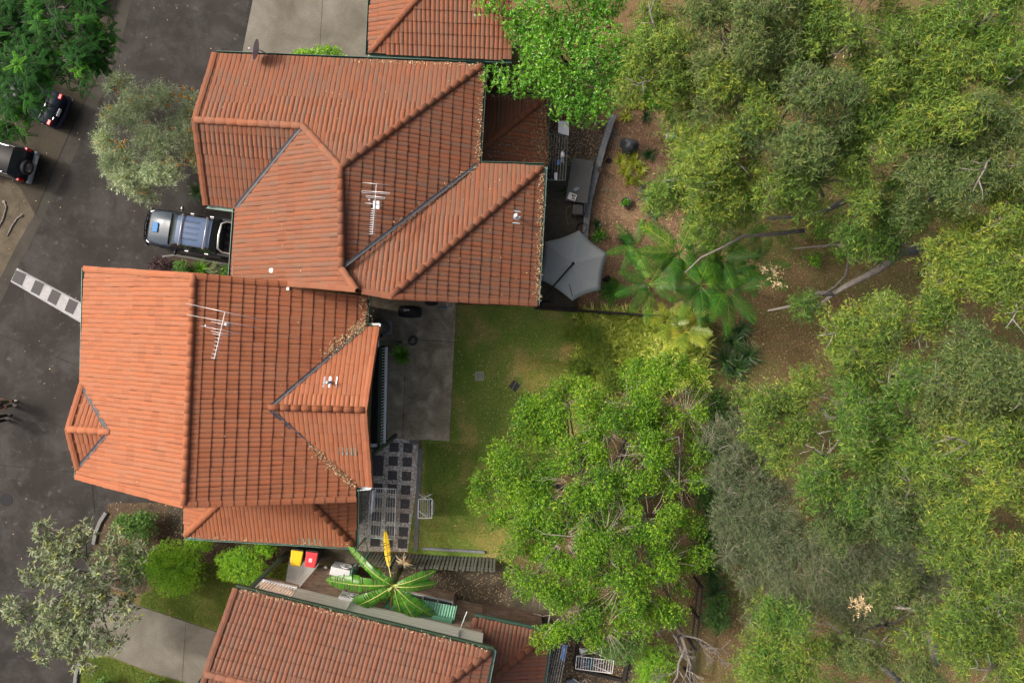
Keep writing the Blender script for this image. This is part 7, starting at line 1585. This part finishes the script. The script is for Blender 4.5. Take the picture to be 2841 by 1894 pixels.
# ------------------------------------------------------------------ banana
bn = thing('banana_plant', 'banana plant with torn leaves above the green steel roof', 'banana plant', P(1125, 1553))
bc = P(1092, 1622, 3.2); mb = MB(); mb.tube([P(1125, 1553), P(1110, 1582, 1.5), bc], [.13, .11, .07], 12); mb.build('pseudostem', m_plain('banana_stem', (.10, .12, .035), .7, 0, .4, 8), bn, True)
def banana_leaf(tip_px, tz, w, mat, name='leaf', arch=.5, start=.12, tear=.5, v0=.5, sx=None):
    a = bc+V3((random.uniform(-.05, .05), random.uniform(-.05, .05), random.uniform(-.1, .1))) if sx is None else P(*sx)
    tip = P(*tip_px, tz); L = (tip-a).length; N = 26; pts = [a.lerp(tip, i/N)+V3((0, 0, arch*L*.5*math.sin(math.pi*(i/N)**.8))) for i in range(N+1)]
    v = []; f = []; va = []
    drop = {-1: .25, 1: .25}
    for s_ in (-1, 1):
        b0_ = None; sag = random.uniform(.15, .4)
        for i in range(N):
            t0, t1 = i/N, (i+1)/N
            if t1 <= start: continue
            if random.random() < tear: sag = random.uniform(.05, .65); gap = True
            else: gap = False
            q = []
            for t, p in ((t0+(.35/N if gap else 0), pts[i].lerp(pts[i+1], .35) if gap else pts[i]), (t1, pts[i+1])):
                u = (t-start)/(1-start); ww = w*.5*max(0.05, math.sin(math.pi*min(1, max(0, u*.93+.05)))**.55); d = (pts[i+1]-pts[i]).normalized(); sd = d.cross(V3((0, 0, 1))).normalized()*s_
                q += [p, p+sd*ww*.55+V3((0, 0, .05*ww)), p+sd*ww+d*ww*.12-V3((0, 0, sag*ww))]
            b = len(v); v += q; x = v0+random.gauss(0, .12); va += [x]*6; f += [(b, b+1, b+4, b+3), (b+1, b+2, b+5, b+4)]
    lf = put(bpy.data.objects.new(name, var_mesh(name, v, f, va, mat)), bn)
    mb = MB(); mb.tube([p+V3((0, 0, .012)) for p in pts], [.028-.022*i/N for i in range(N+1)], 6); mb.build('midrib', m_plain('banana_midrib', (.32, .36, .09), .5) if 'banana_midrib' not in MATS else MATS['banana_midrib'], lf, True)
for tp_, tz, w, ar in (((905, 1608), 2.9, .52, .25), ((945, 1697), 2.7, .52, .3), ((1043, 1664), 2.6, .45, .3), ((1065, 1608), 3.4, .4, .4), ((1012, 1565), 2.6, .42, .3), ((962, 1508), 2.3, .30, .3), ((1210, 1583), 2.8, .34, .3), ((1212, 1617), 2.7, .36, .3), ((1210, 1713), 2.6, .44, .25), ((1180, 1755), 2.7, .40, .2), ((1130, 1748), 2.4, .36, .2)):
    banana_leaf(tp_, tz, w*random.uniform(1.0, 1.25), M_BANANA, 'leaf', ar)
banana_leaf((1068, 1470), 1.9, .26, M_BANYEL, 'yellow_leaf', .2, .35, .35); banana_leaf((1077, 1738), 1.8, .2, M_DRY, 'dry_leaf', .1, .3, .5); banana_leaf((1085, 1668), 2.4, .14, M_BANYEL, 'yellow_leaf', .2, .3, .4)
v, f, va = ribbons(40, .55, .05, 2.0, (-30, 40)); put(bpy.data.objects.new('dry_sheath', var_mesh('dry_sheath', v, f, va, M_DRY)), bn, Matrix.Translation(P(1122, 1560, 1.9)))

# ------------------------------------------------------------------ fallen leaves and grass
def in_poly(poly, x, y):
    c = np.zeros(len(x), bool); n = len(poly)
    for i in range(n):
        x0, y0 = poly[i]; x1, y1 = poly[(i+1) % n]
        k = ((y0 > y) != (y1 > y)) & (x < (x1-x0)*(y-y0)/(y1-y0+1e-9)+x0); c ^= k
    return c
def scatter(poly, n, z):
    xs = [p[0] for p in poly]; ys = [p[1] for p in poly]; x = rng.uniform(min(xs), max(xs), n*3); y = rng.uniform(min(ys), max(ys), n*3); k = in_poly(poly, x, y); x = x[k][:n]; y = y[k][:n]
    return np.stack([(x-CX)*(CAM_H-z)/FPX, (CY-y)*(CAM_H-z)/FPX, np.full(len(x), z)], 1)
def litter(name, label, parts, mat, ll=.075, lw=.03):
    lv = Leaves()
    for poly, n, z, v0 in parts:
        p = scatter(poly, n, z); m = len(p); a = rng.uniform(0, 6.283, m); lv.add(p, np.stack([np.cos(a), np.sin(a), rng.normal(size=m)*.12], 1), np.tile([0, 0, 1.], (m, 1))+rng.normal(size=(m, 3))*.25, ll*rng.uniform(.5, 1.4, m), lw*rng.uniform(.6, 1.3, m), v0+rng.normal(size=m)*.25)
    ob = lv.build(name, mat, None, .2); tag(ob, label, 'leaf litter', None, 'stuff')
LAWNP = [(1262, 850), (1490, 856), (1600, 870), (1640, 920), (1600, 1010), (1680, 1100), (1560, 1300), (1420, 1545), (1165, 1525), (1174, 1240), (1250, 1225)]
BUSH = [(1990, 300), (2900, -50), (2900, 1940), (1950, 1940), (1960, 880)]
litter('leaf_litter', 'scattered dry leaves over lawn, paving, mulch and bush floor', [(LAWNP, 420, .05, .75), (BUSH, 26000, .012, .38), ([(1700, 320), (1900, 310), (1985, 430), (1985, 640), (1780, 855), (1605, 855), (1625, 655), (1640, 560)], 9000, .022, .45), ([(1500, 335), (1690, 345), (1655, 480), (1510, 440)], 1500, .045, .45), ([(1080, 840), (1262, 850), (1250, 1215), (1110, 1210)], 40, .07, .7), ([(1330, 1000), (1960, 900), (1950, 1780), (1460, 1600), (1340, 1560)], 6000, .02, .5), ([(1030, 1570), (1400, 1575), (1420, 1690), (1100, 1620)], 700, .02, .6), ([(1500, 1770), (1760, 1790), (1740, 1920), (1490, 1920)], 2600, .02, .5), ([(300, 1395), (480, 1392), (800, 1555), (400, 1640), (265, 1640)], 1500, .02, .35), ([(0, 0), (700, 0), (620, 700), (230, 1320), (0, 1890)], 90, .015, .8), ([(381, 1677), (396, 1645), (560, 1560), (650, 1552), (609, 1753)], 40, .05, .7), ([(1050, 1220), (1160, 1222), (1150, 1525), (1040, 1520)], 260, .06, .35)], M_DRY)
lv = Leaves()
def roof_litter(pl, px, n, v0=.7, lift=.05, spread=.1):
    """dry leaves along a line in the roof"""
    q = [pl.on(*p) for p in px]
    for i in range(len(q)-1):
        L = (q[i+1]-q[i]).length; t = rng.random(n); p = np.array(q[i])[None, :]*(1-t[:, None])+np.array(q[i+1])[None, :]*t[:, None]; o_ = rng.normal(size=(n, 2))*spread
        p = p+np.outer(o_[:, 0], np.array(pl.u))+np.outer(o_[:, 1], np.array(pl.v))+np.array(pl.n)*(lift+rng.random((n, 1))*.03)
        lv.add(p, rng.normal(size=(n, 3))*np.array([1, 1, .4]), np.tile(np.array(pl.n), (n, 1))+rng.normal(size=(n, 3))*.4, .085, .028, v0+rng.normal(size=n)*.25)
roof_litter(MR, [(905, 985), (975, 925), (1010, 905)], 220, .75, .06, .11); roof_litter(MR, [(860, 1235), (930, 1300), (985, 1350)], 150, .7, .06, .07); roof_litter(MR, [(1012, 830), (1010, 900)], 90, .7, .06, .12); roof_litter(N3, [(1110, 625), (1230, 535), (1325, 460)], 170, .65, .06, .09); roof_litter(N5, [(1503, 480), (1488, 830)], 420, .6, .05, .07); roof_litter(N6, [(1350, 266), (1510, 276)], 420, .4, .05, .16); roof_litter(N7, [(1505, 290), (1505, 455)], 520, .4, .05, .17); roof_litter(N3, [(1337, 200), (1324, 450)], 260, .6, .05, .05); roof_litter(N1, [(980, 172), (1335, 186)], 160, .65, .05, .05); roof_litter(B1, [(660, 1636), (1360, 1804)], 260, .65, .05, .04); roof_litter(LS, [(520, 1484), (980, 1510)], 120, .7, .05, .04)
for pl, pts, n in ((MR, [(560, 800), (990, 900), (980, 1350), (540, 1380)], 30), (N5, [(1490, 500), (1480, 830), (1120, 815)], 30), (N2, [(670, 590), (930, 480), (930, 760), (660, 760)], 12), (B1, [(660, 1650), (1350, 1810), (1220, 1890), (590, 1860)], 14), (N1, [(620, 170), (1300, 200), (960, 440), (600, 320)], 20), (ML, [(250, 770), (510, 790), (490, 1370), (240, 1310)], 14), (N7, [(1500, 300), (1500, 455), (1345, 455), (1345, 420)], 160), (N4, [(1330, 470), (1480, 475), (1080, 800), (990, 790)], 18)):
    p2 = scatter(pts, n, 0.0); p3 = np.array([pl.on(CX+x*FPX/CAM_H, CY-y*FPX/CAM_H)+pl.n*.05 for x, y, _ in p2]); m = len(p3)
    lv.add(p3, rng.normal(size=(m, 3))*np.array([1, 1, .3]), np.tile(np.array(pl.n), (m, 1)), .07, .022, .7+rng.normal(size=m)*.15)
tag(lv.build('leaf_litter', M_DRY, None, .2), 'dry leaves caught on the roofs, valleys and gutters', 'leaf litter', None, 'stuff')
def grass(name, label, parts, mat):
    lv = Leaves()
    for poly, n, z, v0, l in parts:
        p = scatter(poly, n, z); m = len(p); k = np.sin(p[:, 0]*1.3+np.sin(p[:, 1]*.9)*1.5)*np.sin(p[:, 1]*1.1+1)+.5*np.sin(p[:, 0]*3.1+p[:, 1]*2.3)
        lv.add(p, np.stack([rng.normal(size=m)*.7, rng.normal(size=m)*.7, np.full(m, .8)], 1), rng.normal(size=(m, 3))*np.array([1, 1, .2]), l*rng.uniform(.5, 1.4, m), .017, v0+k*.14+rng.normal(size=m)*.16)
    tag(lv.build(name, mat, None, .05), label, 'grass', None, 'stuff')
grass('grass', 'mown grass blades of the centre lawn', [(LAWNP, 46000, .0, .52, .05), ([(1420, 990), (1620, 1010), (1680, 1100), (1500, 1200), (1470, 1090)], 22000, .0, .93, .05), ([(1190, 1450), (1420, 1460), (1400, 1540), (1185, 1520)], 7000, .0, .85, .05), ([(1180, 1230), (1330, 1230), (1300, 1430), (1180, 1430)], 12000, .0, .22, .06)], M_GRASS)
grass('grass', 'grass blades of the lower front lawns', [([(385, 1675), (400, 1648), (560, 1562), (650, 1556), (700, 1640), (640, 1740), (609, 1750)], 15000, .0, .3, .06), ([(232, 1824), (302, 1823), (429, 1870), (540, 1899), (230, 1899)], 5000, .0, .35, .06), ([(735, 1600), (798, 1555), (788, 1636), (705, 1640)], 2500, 0, .6, .06)], M_GRASS)
grass('grass', 'thin wild grass on the bush floor', [(BUSH, 48000, -.012, .45, .10)], M_GRASS)
